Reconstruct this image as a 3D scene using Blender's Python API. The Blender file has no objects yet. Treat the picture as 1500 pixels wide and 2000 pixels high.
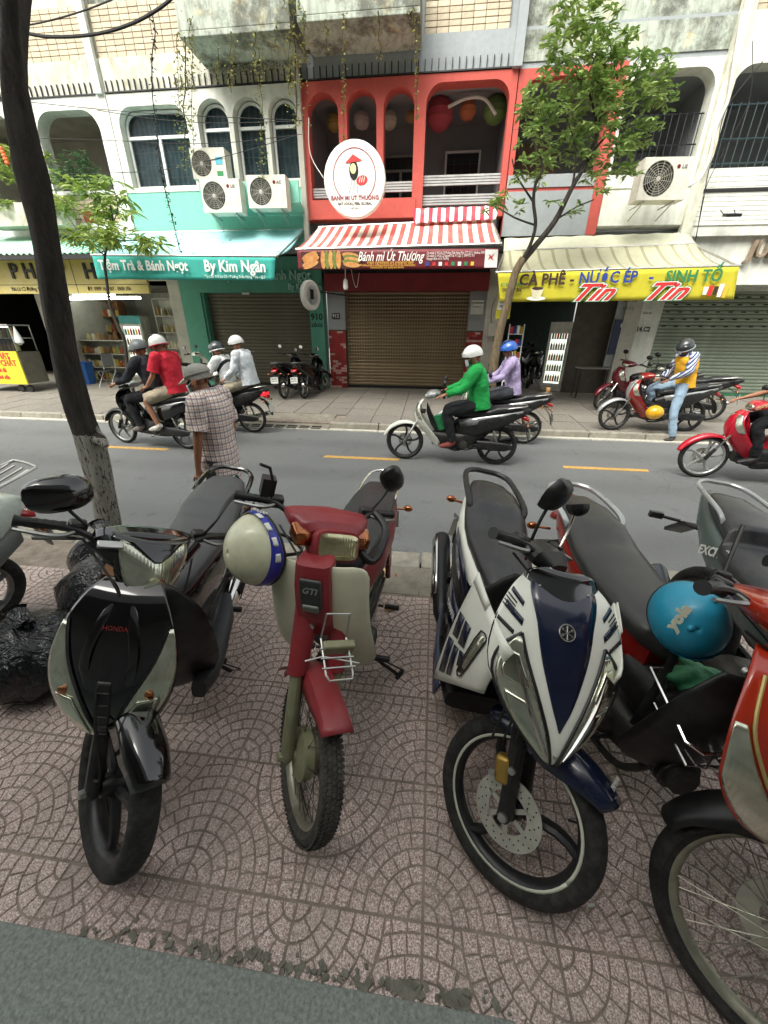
import bpy, bmesh, math, random
from mathutils import Vector, Matrix, Euler, Quaternion
from mathutils.geometry import tessellate_polygon
from bisect import bisect_right
R_ = math.radians
PI = math.pi
random.seed(11)
sc = bpy.context.scene
COL = sc.collection

# ------------------------------------------------------------------ camera, sky, sun, exposure
F_PX, PITCH, ROLL, YAW, CAM_H = 740.0, R_(25.3), R_(.5), R_(6.7), 1.65
cF = Vector((-math.sin(YAW)*math.cos(PITCH), math.cos(YAW)*math.cos(PITCH), -math.sin(PITCH)))
_r0 = Vector((math.cos(YAW), math.sin(YAW), 0)); _u0 = _r0.cross(cF)
cR = _r0*math.cos(ROLL) + _u0*math.sin(ROLL)
cU = -_r0*math.sin(ROLL) + _u0*math.cos(ROLL)
CAM = Vector((0, 0, CAM_H))
cam_d = bpy.data.cameras.new('camera'); cam = bpy.data.objects.new('camera', cam_d); COL.objects.link(cam)
cam.matrix_world = Matrix(((cR.x, cU.x, -cF.x, 0), (cR.y, cU.y, -cF.y, 0), (cR.z, cU.z, -cF.z, CAM_H), (0, 0, 0, 1)))
cam_d.sensor_fit = 'HORIZONTAL'; cam_d.sensor_width = 36; cam_d.lens = 36*F_PX/1500
cam_d.clip_start = .02; cam_d.clip_end = 500
sc.camera = cam
SUN_EL, SUN_AZ = 52, 205      # the sun stands high behind the camera's building, through thin cloud
w = bpy.data.worlds.new('World'); sc.world = w; w.use_nodes = True
nt = w.node_tree; sky = nt.nodes.new('ShaderNodeTexSky'); sky.sky_type = 'NISHITA'; sky.sun_disc = False
sky.sun_elevation = R_(SUN_EL); sky.sun_rotation = R_(SUN_AZ); sky.air_density = 1.0; sky.dust_density = 4.0; sky.ozone_density = .6
hs = nt.nodes.new('ShaderNodeHueSaturation'); hs.inputs['Saturation'].default_value = .22     # thin cloud takes the blue out of the sky
wm = nt.nodes.new('ShaderNodeMix'); wm.data_type = 'RGBA'; wm.blend_type = 'MULTIPLY'; wm.inputs[0].default_value = 1; wm.inputs[7].default_value = (1, .985, .93, 1)
nt.links.new(sky.outputs[0], hs.inputs['Color']); nt.links.new(hs.outputs[0], wm.inputs[6])
nt.links.new(wm.outputs[2], nt.nodes['Background'].inputs[0]); nt.nodes['Background'].inputs[1].default_value = .15
sd = bpy.data.lights.new('sun', 'SUN'); so = bpy.data.objects.new('sun', sd); COL.objects.link(so)
sd.energy = 1.5; sd.angle = R_(45); sd.color = (1, .97, .91)
az = R_(SUN_AZ); el = R_(SUN_EL)
sdir = Vector((math.sin(az)*math.cos(el), math.cos(az)*math.cos(el), math.sin(el)))
so.rotation_euler = sdir.to_track_quat('Z', 'Y').to_euler()
so.location = (0, -5, 20)
sc.view_settings.view_transform = 'Standard'; sc.view_settings.look = 'None'
sc.view_settings.gamma = 1; sc.view_settings.use_curve_mapping = False
sc.view_settings.exposure = 1.42
sc.cycles.max_bounces = 6; sc.cycles.diffuse_bounces = 3; sc.cycles.glossy_bounces = 3
sc.cycles.transmission_bounces = 4; sc.cycles.transparent_max_bounces = 8

def ray(x, y): return cF*F_PX + cR*(x-750) - cU*(y-1000)
def G(x, y, z=0.):            # photo pixel -> point on the level z
    d = ray(x, y); return CAM + d*((z-CAM_H)/d.z)
def P(x, y, Y):               # photo pixel -> point on the upright plane at depth Y
    d = ray(x, y); return CAM + d*(Y/d.y)

# ------------------------------------------------------------------ materials
MATS = {}
def srgb(h):
    if isinstance(h, str):
        h = h.lstrip('#'); c = [int(h[i:i+2], 16)/255 for i in (0, 2, 4)]
        return tuple(((v+.055)/1.055)**2.4 if v > .04045 else v/12.92 for v in c)
    return tuple(h)
class NB:
    def __init__(s, name):
        s.m = bpy.data.materials.new(name); s.m.use_nodes = True; s.t = s.m.node_tree
        s.b = s.t.nodes['Principled BSDF']; s.tc = s.n('ShaderNodeTexCoord')
    def n(s, ty, **k):
        o = s.t.nodes.new(ty)
        for a, v in k.items():
            if a.startswith('i_'):
                key = a[2:]; key = int(key) if key.isdigit() else key.replace('_', ' ')
                if isinstance(v, (bpy.types.NodeSocket,)): s.t.links.new(v, o.inputs[key])
                else: o.inputs[key].default_value = v
            else: setattr(o, a, v)
        return o
    def l(s, a, b): s.t.links.new(a, b)
    def noise(s, sc_, det=4, co=None, rough=.55):
        o = s.n('ShaderNodeTexNoise', i_Scale=sc_, i_Detail=det, i_Roughness=rough); s.l(co or s.tc.outputs['Object'], o.inputs['Vector']); return o.outputs[0]
    def ramp(s, fac, stops):
        o = s.n('ShaderNodeValToRGB'); e = o.color_ramp.elements
        while len(e) > 2: e.remove(e[-1])
        while len(e) < len(stops): e.new(.5)
        for k, (p, c) in zip(e, stops): k.position = p; k.color = (*c, 1) if len(c) == 3 else c
        s.l(fac, o.inputs[0]); return o.outputs[0]
    def mix(s, f, a, b, mode='MIX'):
        o = s.n('ShaderNodeMix', data_type='RGBA', blend_type=mode)
        for sock, v in ((o.inputs[0], f), (o.inputs[6], a), (o.inputs[7], b)):
            if isinstance(v, bpy.types.NodeSocket): s.l(v, sock)
            elif isinstance(v, (tuple, list)): sock.default_value = (*v, 1) if len(v) == 3 else v
            else: sock.default_value = v
        return o.outputs[2]
    def math(s, op, a, b=0.):
        o = s.n('ShaderNodeMath', operation=op)
        for i, v in enumerate((a, b)):
            if isinstance(v, bpy.types.NodeSocket): s.l(v, o.inputs[i])
            else: o.inputs[i].default_value = v
        return o.outputs[0]
    def sep(s, co): o = s.n('ShaderNodeSeparateXYZ'); s.l(co, o.inputs[0]); return o.outputs
    def bump(s, h, st, d=.01):
        o = s.n('ShaderNodeBump', i_Strength=st, i_Distance=d); s.l(h, o.inputs['Height']); s.l(o.outputs[0], s.b.inputs['Normal'])
    def set(s, col=None, rough=None, metal=None, **k):
        for key, v in (('Base Color', col), ('Roughness', rough), ('Metallic', metal)):
            if v is None: continue
            if isinstance(v, bpy.types.NodeSocket): s.l(v, s.b.inputs[key])
            else: s.b.inputs[key].default_value = (*v, 1) if isinstance(v, (tuple, list)) and len(v) == 3 else v
        for key, v in k.items(): s.b.inputs[key.replace('_', ' ')].default_value = v
        return s.m

def mk(name, col, rough=.5, metal=0., var=.18, sc_=6., bump=0., bs=60., coat=0., dirt=0., dcol=(.10, .085, .06), spec=.5, trans=0., alpha=1.):
    """painted / plastic / cloth surface: base colour with worn patches, dust and fine relief"""
    if name in MATS: return MATS[name]
    c = srgb(col); B = NB(name)
    a = B.noise(sc_, 5)
    lo = tuple(v*(1-var) for v in c); hi = tuple(min(1, v*(1+var)) for v in c)
    colr = B.ramp(a, [(.3, lo), (.7, hi)])
    if dirt > 0:
        d = B.noise(sc_*2.3, 8, rough=.7)
        colr = B.mix(B.ramp(d, [(.45, (0, 0, 0)), (.75, (dirt,)*3)]), colr, dcol)
    rr = B.ramp(B.noise(sc_*1.7, 4), [(.3, (max(0, rough-.06),)*3), (.7, (min(1, rough+.1),)*3)])
    B.set(colr, rr, metal, Coat_Weight=coat, Coat_Roughness=.06, Specular_IOR_Level=spec, Transmission_Weight=trans, Alpha=alpha)
    if bump > 0: B.bump(B.noise(bs, 6), bump, .01)
    MATS[name] = B.m
    return B.m

def emit(name, col, st):
    if name in MATS: return MATS[name]
    B = NB(name); m = B.set(srgb(col), .4, 0); B.b.inputs['Emission Color'].default_value = (*srgb(col), 1); B.b.inputs['Emission Strength'].default_value = st
    MATS[name] = m; return m

def glassy(name, col=(.8, .85, .85), rough=.05, alpha=.35):
    """thin pane: mostly see-through with a reflecting skin"""
    if name in MATS: return MATS[name]
    B = NB(name)
    t = B.n('ShaderNodeBsdfTransparent', i_Color=(*[.55+.45*v for v in col], 1))
    fr = B.n('ShaderNodeLayerWeight', i_Blend=.5)
    mx = B.n('ShaderNodeMixShader'); f = B.math('ADD', B.math('MULTIPLY', B.math('POWER', fr.outputs['Facing'], 4.), .6), alpha+.05)
    B.set(col, rough, 0)
    B.l(f, mx.inputs[0]); B.l(t.outputs[0], mx.inputs[1]); B.l(B.b.outputs[0], mx.inputs[2])
    B.l(mx.outputs[0], B.t.nodes['Material Output'].inputs['Surface'])
    MATS[name] = B.m; return B.m

# ------------------------------------------------------------------ mesh builder
def frame_rings(pts, r, n, up=None):
    pts = [Vector(p) for p in pts]; k = len(pts)
    rs = r if isinstance(r, (list, tuple)) else [r]*k
    rings = []; nrm = None
    for i, p in enumerate(pts):
        t = (pts[min(i+1, k-1)] - pts[max(i-1, 0)])
        t = t.normalized() if t.length > 1e-9 else Vector((0, 0, 1))
        if nrm is None:
            ref = Vector(up) if up else (Vector((0, 0, 1)) if abs(t.z) < .9 else Vector((1, 0, 0)))
            nrm = (ref - t*ref.dot(t)).normalized()
        else:
            q = nrm - t*nrm.dot(t); nrm = q.normalized() if q.length > 1e-6 else nrm
        bn = t.cross(nrm); rr = rs[i]
        ra, rb = rr if isinstance(rr, tuple) else (rr, rr)
        rings.append([p + nrm*(math.cos(a)*ra) + bn*(math.sin(a)*rb) for a in [2*PI*j/n for j in range(n)]])
    return rings
def smooth_path(pts, per=5):
    pts = [Vector(p) for p in pts]; out = []
    for i in range(len(pts)-1):
        p0, p1, p2, p3 = pts[max(i-1, 0)], pts[i], pts[i+1], pts[min(i+2, len(pts)-1)]
        for k in range(per):
            t = k/per
            out.append(.5*((2*p1) + (p2-p0)*t + (2*p0-5*p1+4*p2-p3)*t*t + (3*p1-p0-3*p2+p3)*t**3))
    out.append(pts[-1]); return out

class MB:
    def __init__(s, M=None): s.v = []; s.f = []; s.M = M or Matrix()
    def add(s, vs, fs):
        n = len(s.v); s.v += [s.M @ Vector(v) for v in vs]; s.f += [tuple(i+n for i in f) for f in fs]; return s
    def box(s, c, d, rot=None):
        c = Vector(c); x, y, z = [v/2 for v in d]
        vs = [Vector(p) for p in ((-x,-y,-z),(x,-y,-z),(x,y,-z),(-x,y,-z),(-x,-y,z),(x,-y,z),(x,y,z),(-x,y,z))]
        if rot is not None:
            m = Euler(rot).to_matrix() if isinstance(rot, (tuple, Euler)) else rot
            vs = [m @ v for v in vs]
        return s.add([c+v for v in vs], [(0,3,2,1),(4,5,6,7),(0,1,5,4),(1,2,6,5),(2,3,7,6),(3,0,4,7)])
    def bx(s, x0, x1, y0, y1, z0, z1): return s.box(((x0+x1)/2, (y0+y1)/2, (z0+z1)/2), (abs(x1-x0), abs(y1-y0), abs(z1-z0)))
    def loft(s, rings, caps=True, closed=False):
        n = len(rings[0]); vs = [p for r in rings for p in r]; fs = []
        k = len(rings)
        for i in range(k if closed else k-1):
            a, b = i*n, ((i+1) % k)*n
            for j in range(n): fs.append((a+j, a+(j+1) % n, b+(j+1) % n, b+j))
        if caps and not closed: fs.append(tuple(reversed(range(n)))); fs.append(tuple(range((k-1)*n, k*n)))
        return s.add(vs, fs)
    def tube(s, pts, r, n=8, caps=True, closed=False, sm=0):
        if sm: 
            if isinstance(r, (list, tuple)):
                m = len(pts)-1; r = [q if isinstance(q, tuple) else (q, q) for q in r]; r = [tuple(lerp(r[min(i//sm, m)][k], r[min(i//sm+1, m)][k], (i % sm)/sm) for k in (0, 1)) for i in range(m*sm+1)]
            pts = smooth_path(pts, sm)
        return s.loft(frame_rings(pts, r, n), caps, closed)
    def ring(s, c, R, r, axis='Y', n=24, m=8):
        pts = []
        for i in range(n):
            a = 2*PI*i/n; u, v = math.cos(a)*R, math.sin(a)*R
            pts.append(Vector(c) + Vector({'Y': (u, 0, v), 'X': (0, u, v), 'Z': (u, v, 0)}[axis]))
        rings = []
        ax = {'Y': Vector((0,1,0)), 'X': Vector((1,0,0)), 'Z': Vector((0,0,1))}[axis]
        for p in pts:
            rad = (p-Vector(c)).normalized()
            rings.append([p + rad*math.cos(b)*r + ax*math.sin(b)*r for b in [2*PI*j/m for j in range(m)]])
        return s.loft(rings, False, True)
    def lathe(s, prof, c=(0,0,0), axis='Y', n=24, caps=True):
        """prof: (radius, along axis)"""
        rings = []
        for r, h in prof:
            rr = []
            for j in range(n):
                a = 2*PI*j/n; u, v = math.cos(a)*r, math.sin(a)*r
                rr.append(Vector(c) + Vector({'Y': (u, h, v), 'X': (h, u, v), 'Z': (u, v, h)}[axis]))
            rings.append(rr)
        return s.loft(rings, caps)
    def prism(s, poly, y0, y1, plane='XZ'):
        """outline extruded between two depths"""
        f = {'XZ': lambda a, b, d: (a, d, b), 'XY': lambda a, b, d: (a, b, d), 'YZ': lambda a, b, d: (d, a, b)}[plane]
        n = len(poly); vs = [f(a, b, y0) for a, b in poly] + [f(a, b, y1) for a, b in poly]
        tri = tessellate_polygon([[Vector((a, b, 0)) for a, b in poly]])
        fs = [tuple(t) for t in tri] + [tuple(i+n for i in reversed(t)) for t in tri]
        fs += [(i, (i+1) % n, n+(i+1) % n, n+i) for i in range(n)]
        return s.add(vs, fs)
    def wall(s, outer, holes, y0, y1):
        loops = [outer]+holes; flat = [p for l in loops for p in l]; n = len(flat)
        tri = tessellate_polygon([[Vector((a, b, 0)) for a, b in l] for l in loops])
        vs = [(a, y0, b) for a, b in flat] + [(a, y1, b) for a, b in flat]
        fs = [tuple(t) for t in tri] + [tuple(i+n for i in reversed(t)) for t in tri]; o = 0
        for l in loops:
            m = len(l); fs += [(o+i, o+(i+1) % m, n+o+(i+1) % m, n+o+i) for i in range(m)]; o += m
        return s.add(vs, fs)
    def grid(s, rows, closed_u=False):
        m = len(rows[0]); vs = [p for r in rows for p in r]; fs = []
        for i in range(len(rows)-1):
            for j in range(m if closed_u else m-1):
                fs.append((i*m+j, i*m+(j+1) % m, (i+1)*m+(j+1) % m, (i+1)*m+j))
        return s.add(vs, fs)
    def ball(s, c, r, n=12, m=8, sq=1.0, top=None):
        rx, ry, rz = r if isinstance(r, (tuple, list)) else (r, r, r)
        rings = []
        for i in range(1, m):
            th = PI*i/m
            rings.append([Vector(c)+Vector((rx*math.sin(th)*math.cos(a), ry*math.sin(th)*math.sin(a), rz*math.cos(th))) for a in [2*PI*j/n for j in range(n)]])
        k = len(s.v); s.loft(rings, False)
        a = len(s.v); s.v += [s.M@(Vector(c)+Vector((0,0,rz))), s.M@(Vector(c)-Vector((0,0,rz)))]
        for j in range(n):
            s.f.append((a, k+(j+1) % n, k+j)); s.f.append((a+1, k+(m-2)*n+j, k+(m-2)*n+(j+1) % n))
        return s
    def mesh(s, name, mat, smooth=True):
        me = bpy.data.meshes.new(name); me.from_pydata([tuple(v) for v in s.v], [], s.f)
        bm = bmesh.new(); bm.from_mesh(me); bmesh.ops.recalc_face_normals(bm, faces=bm.faces); bm.to_mesh(me); bm.free()
        for m in (mat if isinstance(mat, list) else [mat]): me.materials.append(m)
        if smooth: me.polygons.foreach_set('use_smooth', [True]*len(me.polygons))
        me.update(); return me
    def build(s, name, mat, parent=None, smooth=True, sub=0, bev=0, solid=0, ang=35, **k):
        me = s.mesh(name, mat, smooth); o = obj(name, me, parent, **k)
        if solid: md = o.modifiers.new('solid', 'SOLIDIFY'); md.thickness = solid; md.offset = 0
        if bev: md = o.modifiers.new('bevel', 'BEVEL'); md.width = bev; md.segments = 2; md.limit_method = 'ANGLE'; md.angle_limit = R_(40)
        if sub: md = o.modifiers.new('sub', 'SUBSURF'); md.levels = sub; md.render_levels = sub
        elif smooth:
            sharpen(me, ang)
        return o
def sharpen(me, ang):
    bm = bmesh.new(); bm.from_mesh(me); a = R_(ang)
    for e in bm.edges:
        if len(e.link_faces) == 2 and e.calc_face_angle(0) > a: e.smooth = False
    bm.to_mesh(me); bm.free()
def obj(name, data, parent=None, loc=None, rot=None, label=None, cat=None, group=None, kind=None, mw=None):
    o = bpy.data.objects.new(name, data); COL.objects.link(o)
    if parent: o.parent = parent
    if loc is not None: o.location = loc
    if rot is not None: o.rotation_euler = rot
    if mw is not None: o.matrix_local = mw
    if label: o['label'] = label
    if cat: o['category'] = cat
    if group: o['group'] = group
    if kind: o['kind'] = kind
    return o
def thing(name, label, cat, loc=(0,0,0), rot=(0,0,0), group=None, mw=None):
    return obj(name, None, None, loc, rot, label, cat, group, None, mw)
def kids(o): return [c for c in bpy.data.objects if c.parent == o]
def copy_tree(o, parent=None, depth=0):
    c = o.copy(); COL.objects.link(c); c.parent = parent if depth else None
    for ch in CH.get(o.name, []) or o.children: copy_tree(ch, c, depth+1)
    return c
CH = {}
def text(body, loc, size, mat, parent, rot=(PI/2, 0, 0), ext=.002, off=0., shear=0., sx=1., align='CENTER', name='lettering', sp=1.0, label=None, mw=None):
    cu = bpy.data.curves.new(name, 'FONT'); cu.body = body; cu.size = size; cu.extrude = ext; cu.offset = off; cu.shear = shear
    cu.align_x = align; cu.align_y = 'CENTER'; cu.space_character = sp; cu.resolution_u = 2
    cu.materials.append(mat)
    tmp = bpy.data.objects.new('tmp', cu); COL.objects.link(tmp); dg = bpy.context.evaluated_depsgraph_get(); dg.update()
    me = bpy.data.meshes.new_from_object(tmp.evaluated_get(dg)); bpy.data.objects.remove(tmp)
    me.transform(Matrix.Diagonal((sx, 1, 1, 1)))
    return obj(name, me, parent, loc, rot, label=label, mw=mw)
def lerp(a, b, t): return a+(b-a)*t
# ------------------------------------------------------------------ shared materials
def asphalt():
    B = NB('asphalt'); a = B.noise(1.1, 6); b = B.noise(320, 2); c = B.noise(7, 8, rough=.7)
    v = B.n('ShaderNodeTexVoronoi', i_Scale=190.); B.l(B.tc.outputs['Object'], v.inputs['Vector'])
    col = B.mix(.5, B.ramp(a, [(.3, (.125, .132, .132)), (.7, (.165, .173, .172))]), B.ramp(b, [(.3, (.07, .075, .075)), (.72, (.29, .30, .295))]))
    col = B.mix(B.ramp(c, [(.6, (0,0,0)), (.8, (.45,)*3)]), col, (.09, .093, .092))
    d = B.noise(.35, 3); col = B.mix(B.ramp(d, [(.45, (0,0,0)), (.6, (.35,)*3)]), col, (.165, .168, .16))
    col = B.mix(B.ramp(B.noise(60, 3), [(.68, (0,0,0)), (.72, (.6,)*3)]), col, (.36, .36, .34))
    wp = B.n('ShaderNodeVectorMath', operation='ADD'); nn = B.n('ShaderNodeTexNoise', i_Scale=1.6, i_Detail=6.); B.l(B.tc.outputs['Object'], nn.inputs['Vector']); B.l(B.tc.outputs['Object'], wp.inputs[0]); B.l(nn.outputs['Color'], wp.inputs[1])
    cr = B.n('ShaderNodeTexVoronoi', i_Scale=.55, feature='DISTANCE_TO_EDGE'); B.l(wp.outputs[0], cr.inputs['Vector'])
    col = B.mix(B.ramp(cr.outputs['Distance'], [(0, (.35,)*3), (.005, (0,)*3)]), col, (.035, .035, .034))
    yy = B.sep(B.tc.outputs['Object'])[1]; tr = B.math('SINE', B.math('MULTIPLY', yy, 4.2)); col = B.mix(B.ramp(B.math('MULTIPLY', tr, B.noise(.8, 4)), [(.1, (0,0,0)), (.6, (.35,)*3)]), col, (.085, .088, .087))
    col = B.mix(B.ramp(B.noise(2.3, 6, rough=.75), [(.60, (0,0,0)), (.66, (.35,)*3)]), col, (.07, .07, .068))
    m = B.set(col, .86, 0); B.bump(v.outputs[0], .55, .004); return m
def terrazzo():
    B = NB('pressed_granite_paver'); oi = B.n('ShaderNodeObjectInfo')
    mp = B.n('ShaderNodeVectorMath', operation='ADD'); B.l(B.tc.outputs['Object'], mp.inputs[0]); B.l(oi.outputs['Location'], mp.inputs[1])
    co = mp.outputs[0]
    v = B.noise(210, 2, co, .6); s2 = B.noise(110, 4, co, .7); a = B.noise(3.2, 5, co)
    base = B.ramp(v, [(.38, (.30, .205, .18)), (.50, (.62, .485, .435)), (.62, (.92, .81, .75))])
    base = B.mix(B.ramp(s2, [(.42, (0,0,0)), (.64, (.6,)*3)]), base, (.16, .095, .08))
    base = B.mix(B.ramp(a, [(.38, (0,0,0)), (.75, (.5,)*3)]), base, (.27, .255, .21))
    base = B.mix(B.ramp(B.noise(1.1, 4, co), [(.5, (0,0,0)), (.75, (.4,)*3)]), base, (.12, .075, .06))
    tone = B.ramp(oi.outputs['Random'], [(0, (.93,)*3), (1, (1.05,)*3)])
    base = B.mix(1., base, tone, 'MULTIPLY')
    m = B.set(base, B.ramp(a, [(.3, (.5,)*3), (.7, (.75,)*3)]), 0); B.bump(v, .25, .003); return m
def stained(name, c1, c2, c3, s=1.2, amt=.6, blk=0.):
    """plaster with grime streaks and peeled patches"""
    B = NB(name)
    mp = B.n('ShaderNodeMapping'); mp.inputs['Scale'].default_value = (2.5, 1, .35); B.l(B.tc.outputs['Object'], mp.inputs[0])
    st = B.noise(s*3, 7, mp.outputs[0], .65); pt = B.noise(s*1.6, 9, rough=.68)
    col = B.mix(B.ramp(st, [(.42, (0,0,0)), (.75, (amt,)*3)]), srgb(c1), srgb(c2))
    col = B.mix(B.ramp(pt, [(.56, (0,0,0)), (.64, (amt,)*3)]), col, srgb(c3))
    col = B.mix(.35, col, B.ramp(B.noise(14, 6), [(.35, tuple(v*.75 for v in srgb(c1))), (.7, srgb(c1))]))
    if blk: col = B.mix(B.ramp(B.noise(s*.9, 10, rough=.74), [(.47, (0,0,0)), (.60, (blk,)*3)]), col, (.075, .078, .06))
    m = B.set(col, .85, 0); B.bump(B.noise(45, 6), .25, .01); return m
def objtone(name, c, rough=.8, spread=.25, sp=60, c2=None):
    """one colour per piece, varying from piece to piece"""
    B = NB(name); oi = B.n('ShaderNodeObjectInfo'); c = srgb(c)
    base = B.ramp(B.noise(sp, 4), [(.3, tuple(v*.8 for v in c)), (.7, tuple(min(1, v*1.15) for v in c))])
    if c2: base = B.mix(B.ramp(oi.outputs['Random'], [(.62, (0,0,0)), (.7, (1,1,1))]), base, srgb(c2))
    base = B.mix(1., base, B.ramp(oi.outputs['Random'], [(0, (1-spread,)*3), (1, (1+spread*.4,)*3)]), 'MULTIPLY')
    m = B.set(base, rough, 0); B.bump(B.noise(sp*2, 5), .2, .004); return m
M_asph = asphalt(); M_terr = terrazzo()
M_kerb = mk('kerb_concrete', '#9b978a', .9, var=.25, sc_=5, bump=.5, bs=70, dirt=.5)
M_conc = mk('concrete', '#888376', .9, var=.22, sc_=3, bump=.5, bs=50, dirt=.55)
M_grout = mk('grout', '#8a8074', .95, var=.3, sc_=9, bump=.4, dirt=.5)
M_slab = objtone('far_paving_slab', '#7f7a71', .85, .12, 14)
M_step = mk('doorstep_terrazzo', '#888f88', .8, var=.32, sc_=95, bump=.6, bs=160, dirt=.55, dcol=(.07, .09, .075))
M_yel = mk('road_paint_yellow', '#cfa557', .8, var=.15, sc_=20, dirt=.75, dcol=(.12, .11, .09))
M_wht = mk('road_paint_white', '#c3c1b4', .8, var=.12, sc_=14, dirt=.75, dcol=(.14, .13, .115))
M_white = stained('white_plaster', '#e6ebe6', '#a5a591', '#c9c2a6', 1.0, .75, .18)
M_whitec = stained('clean_white_plaster', '#dde0d6', '#a5a898', '#cac9b6', .9, .8, .12)
M_cream = stained('cream_stained_plaster', '#dcdccc', '#7e7a5c', '#b9b186', 1.3, .95, .35)
M_mould = stained('mouldy_concrete', '#b4bdb0', '#565c48', '#cdbf92', 1.6, 1., .85)
M_grey = stained('grey_paint', '#9aa1a3', '#868d8f', '#a9aeae', .8, .5)
M_dgrey = mk('dark_grey_wall', '#8f9293', .8, var=.1, sc_=2)
M_room = mk('dim_room_wall', '#b3b0a4', .9, var=.12, sc_=2, dirt=.3)
M_teal = stained('teal_paint', '#80c4b0', '#6db09d', '#93d0bf', .8, .5)
M_teald = stained('teal_paint_lower', '#5c9e88', '#4e8a74', '#66a893', .8, .5)
M_red = stained('red_paint', '#b9544a', '#a9473e', '#c66357', .8, .5)
M_redb = mk('maroon_board', '#7a2226', .6, var=.15, sc_=3)
M_btile = objtone('beige_facing_tile', '#c3b59a', .6, .22, 30)
M_mortar = mk('dark_mortar', '#5d5645', .95, var=.3, sc_=20)
M_brick = objtone('red_brick_paint', '#a52d2f', .75, .35, 35, '#bb938a')
M_shutb = mk('shutter_brown', '#8d7c60', .55, .3, var=.12, sc_=2, dirt=.3, dcol=(.16, .13, .09))
M_shutk = mk('shutter_taupe', '#6b6455', .6, .2, var=.12, sc_=2, dirt=.3)
M_shutg = mk('shutter_green_grey', '#7f8a7a', .5, .35, var=.12, sc_=2, dirt=.3, dcol=(.10, .12, .08))
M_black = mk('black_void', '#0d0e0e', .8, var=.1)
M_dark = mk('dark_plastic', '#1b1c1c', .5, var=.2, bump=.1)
M_steel = mk('steel', '#b8b8b4', .35, .9, var=.15, sc_=20)
M_chrome = mk('chrome', '#d8d8d4', .14, 1., var=.08, sc_=15, dirt=.2)
M_wframe = mk('white_frame', '#dfe2de', .5, var=.06, sc_=8, dirt=.15)
M_wplast = mk('white_plastic', '#d9dad2', .45, var=.06, sc_=8, dirt=.15)

# ------------------------------------------------------------------ ground
ROAD_Z = -.12
def far_z(y): return 0.0 if y < 7.62 else .2*(y-7.62)/(11.1-7.62)
rd = MB(); rd.bx(-60, 60, 2.74, 7.48, -.42, ROAD_Z); rd.build('road', M_asph, None, smooth=False, kind='structure')
g = MB(); g.bx(-80, 80, -40, 60, -.9, -.43); g.build('ground', M_grout, None, smooth=False, kind='structure')
pv = MB(); pv.bx(-20, 20, -6, 2.50, -.42, -.0046); pave = pv.build('near_pavement', M_grout, None, smooth=False, kind='structure')
# lane dashes and the pale gutter line
def sheet(name, pts, z, mat, th=.004, **k):
    m = MB(); m.prism([(p[0], p[1]) for p in pts], z, z+th, 'XY'); return m.build(name, mat, None, smooth=False, **k)
dy = 5.62
for i, (x0, x1) in enumerate(((-5.42, -4.28), (-1.63, -.45), (1.98, 3.16), (-9.1, -7.95), (5.7, 6.9), (9.4, 10.6))):
    sheet('lane_dash', [(x0, dy-.055), (x1, dy-.055), (x1+.03, dy+.055), (x0+.03, dy+.055)], ROAD_Z+.001, M_yel, kind='structure')
m = MB()
x = -16
while x < 14:
    L = 1.0; m.bx(x, x+L-.012, 7.33, 7.478, ROAD_Z-.1, ROAD_Z+.012+random.uniform(0, .006)); x += L
m.build('gutter', M_wht, None, smooth=False, kind='structure')
def kerb(name, y0, y1, ztop, L=1.0, x0=-16, x1=14, mat=M_kerb):
    e = obj(name, None, kind='structure'); k = MB(); k.bx(0, L-.012, y0, y1, -.4, ztop)
    me = k.mesh('kerb_stone', mat, False); x = x0
    while x < x1:
        if y0 > 7 and x in (-4, -3): x += L; continue
        o = obj('kerb_stone', me, e, (x, random.uniform(-.006, .006), random.uniform(-.006, .004)))
        md = o.modifiers.new('b', 'BEVEL'); md.width = .018; md.segments = 2; x += L
kerb('near_kerb', 2.50, 2.74, 0.0)
kerb('far_kerb', 7.48, 7.62, 0.0)
# concrete strip between kerb and tiles, in bays
st = obj('pavement_strip', None, kind='structure'); x = -12
k = 0
while x < 10:
    L = 1.2; m = MB(); m.bx(x, x+L-.01, 2.155, 2.495, -.1, -.004+random.uniform(-.003, .003)); m.build('concrete_slab', M_conc, st, smooth=False); x += L
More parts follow.
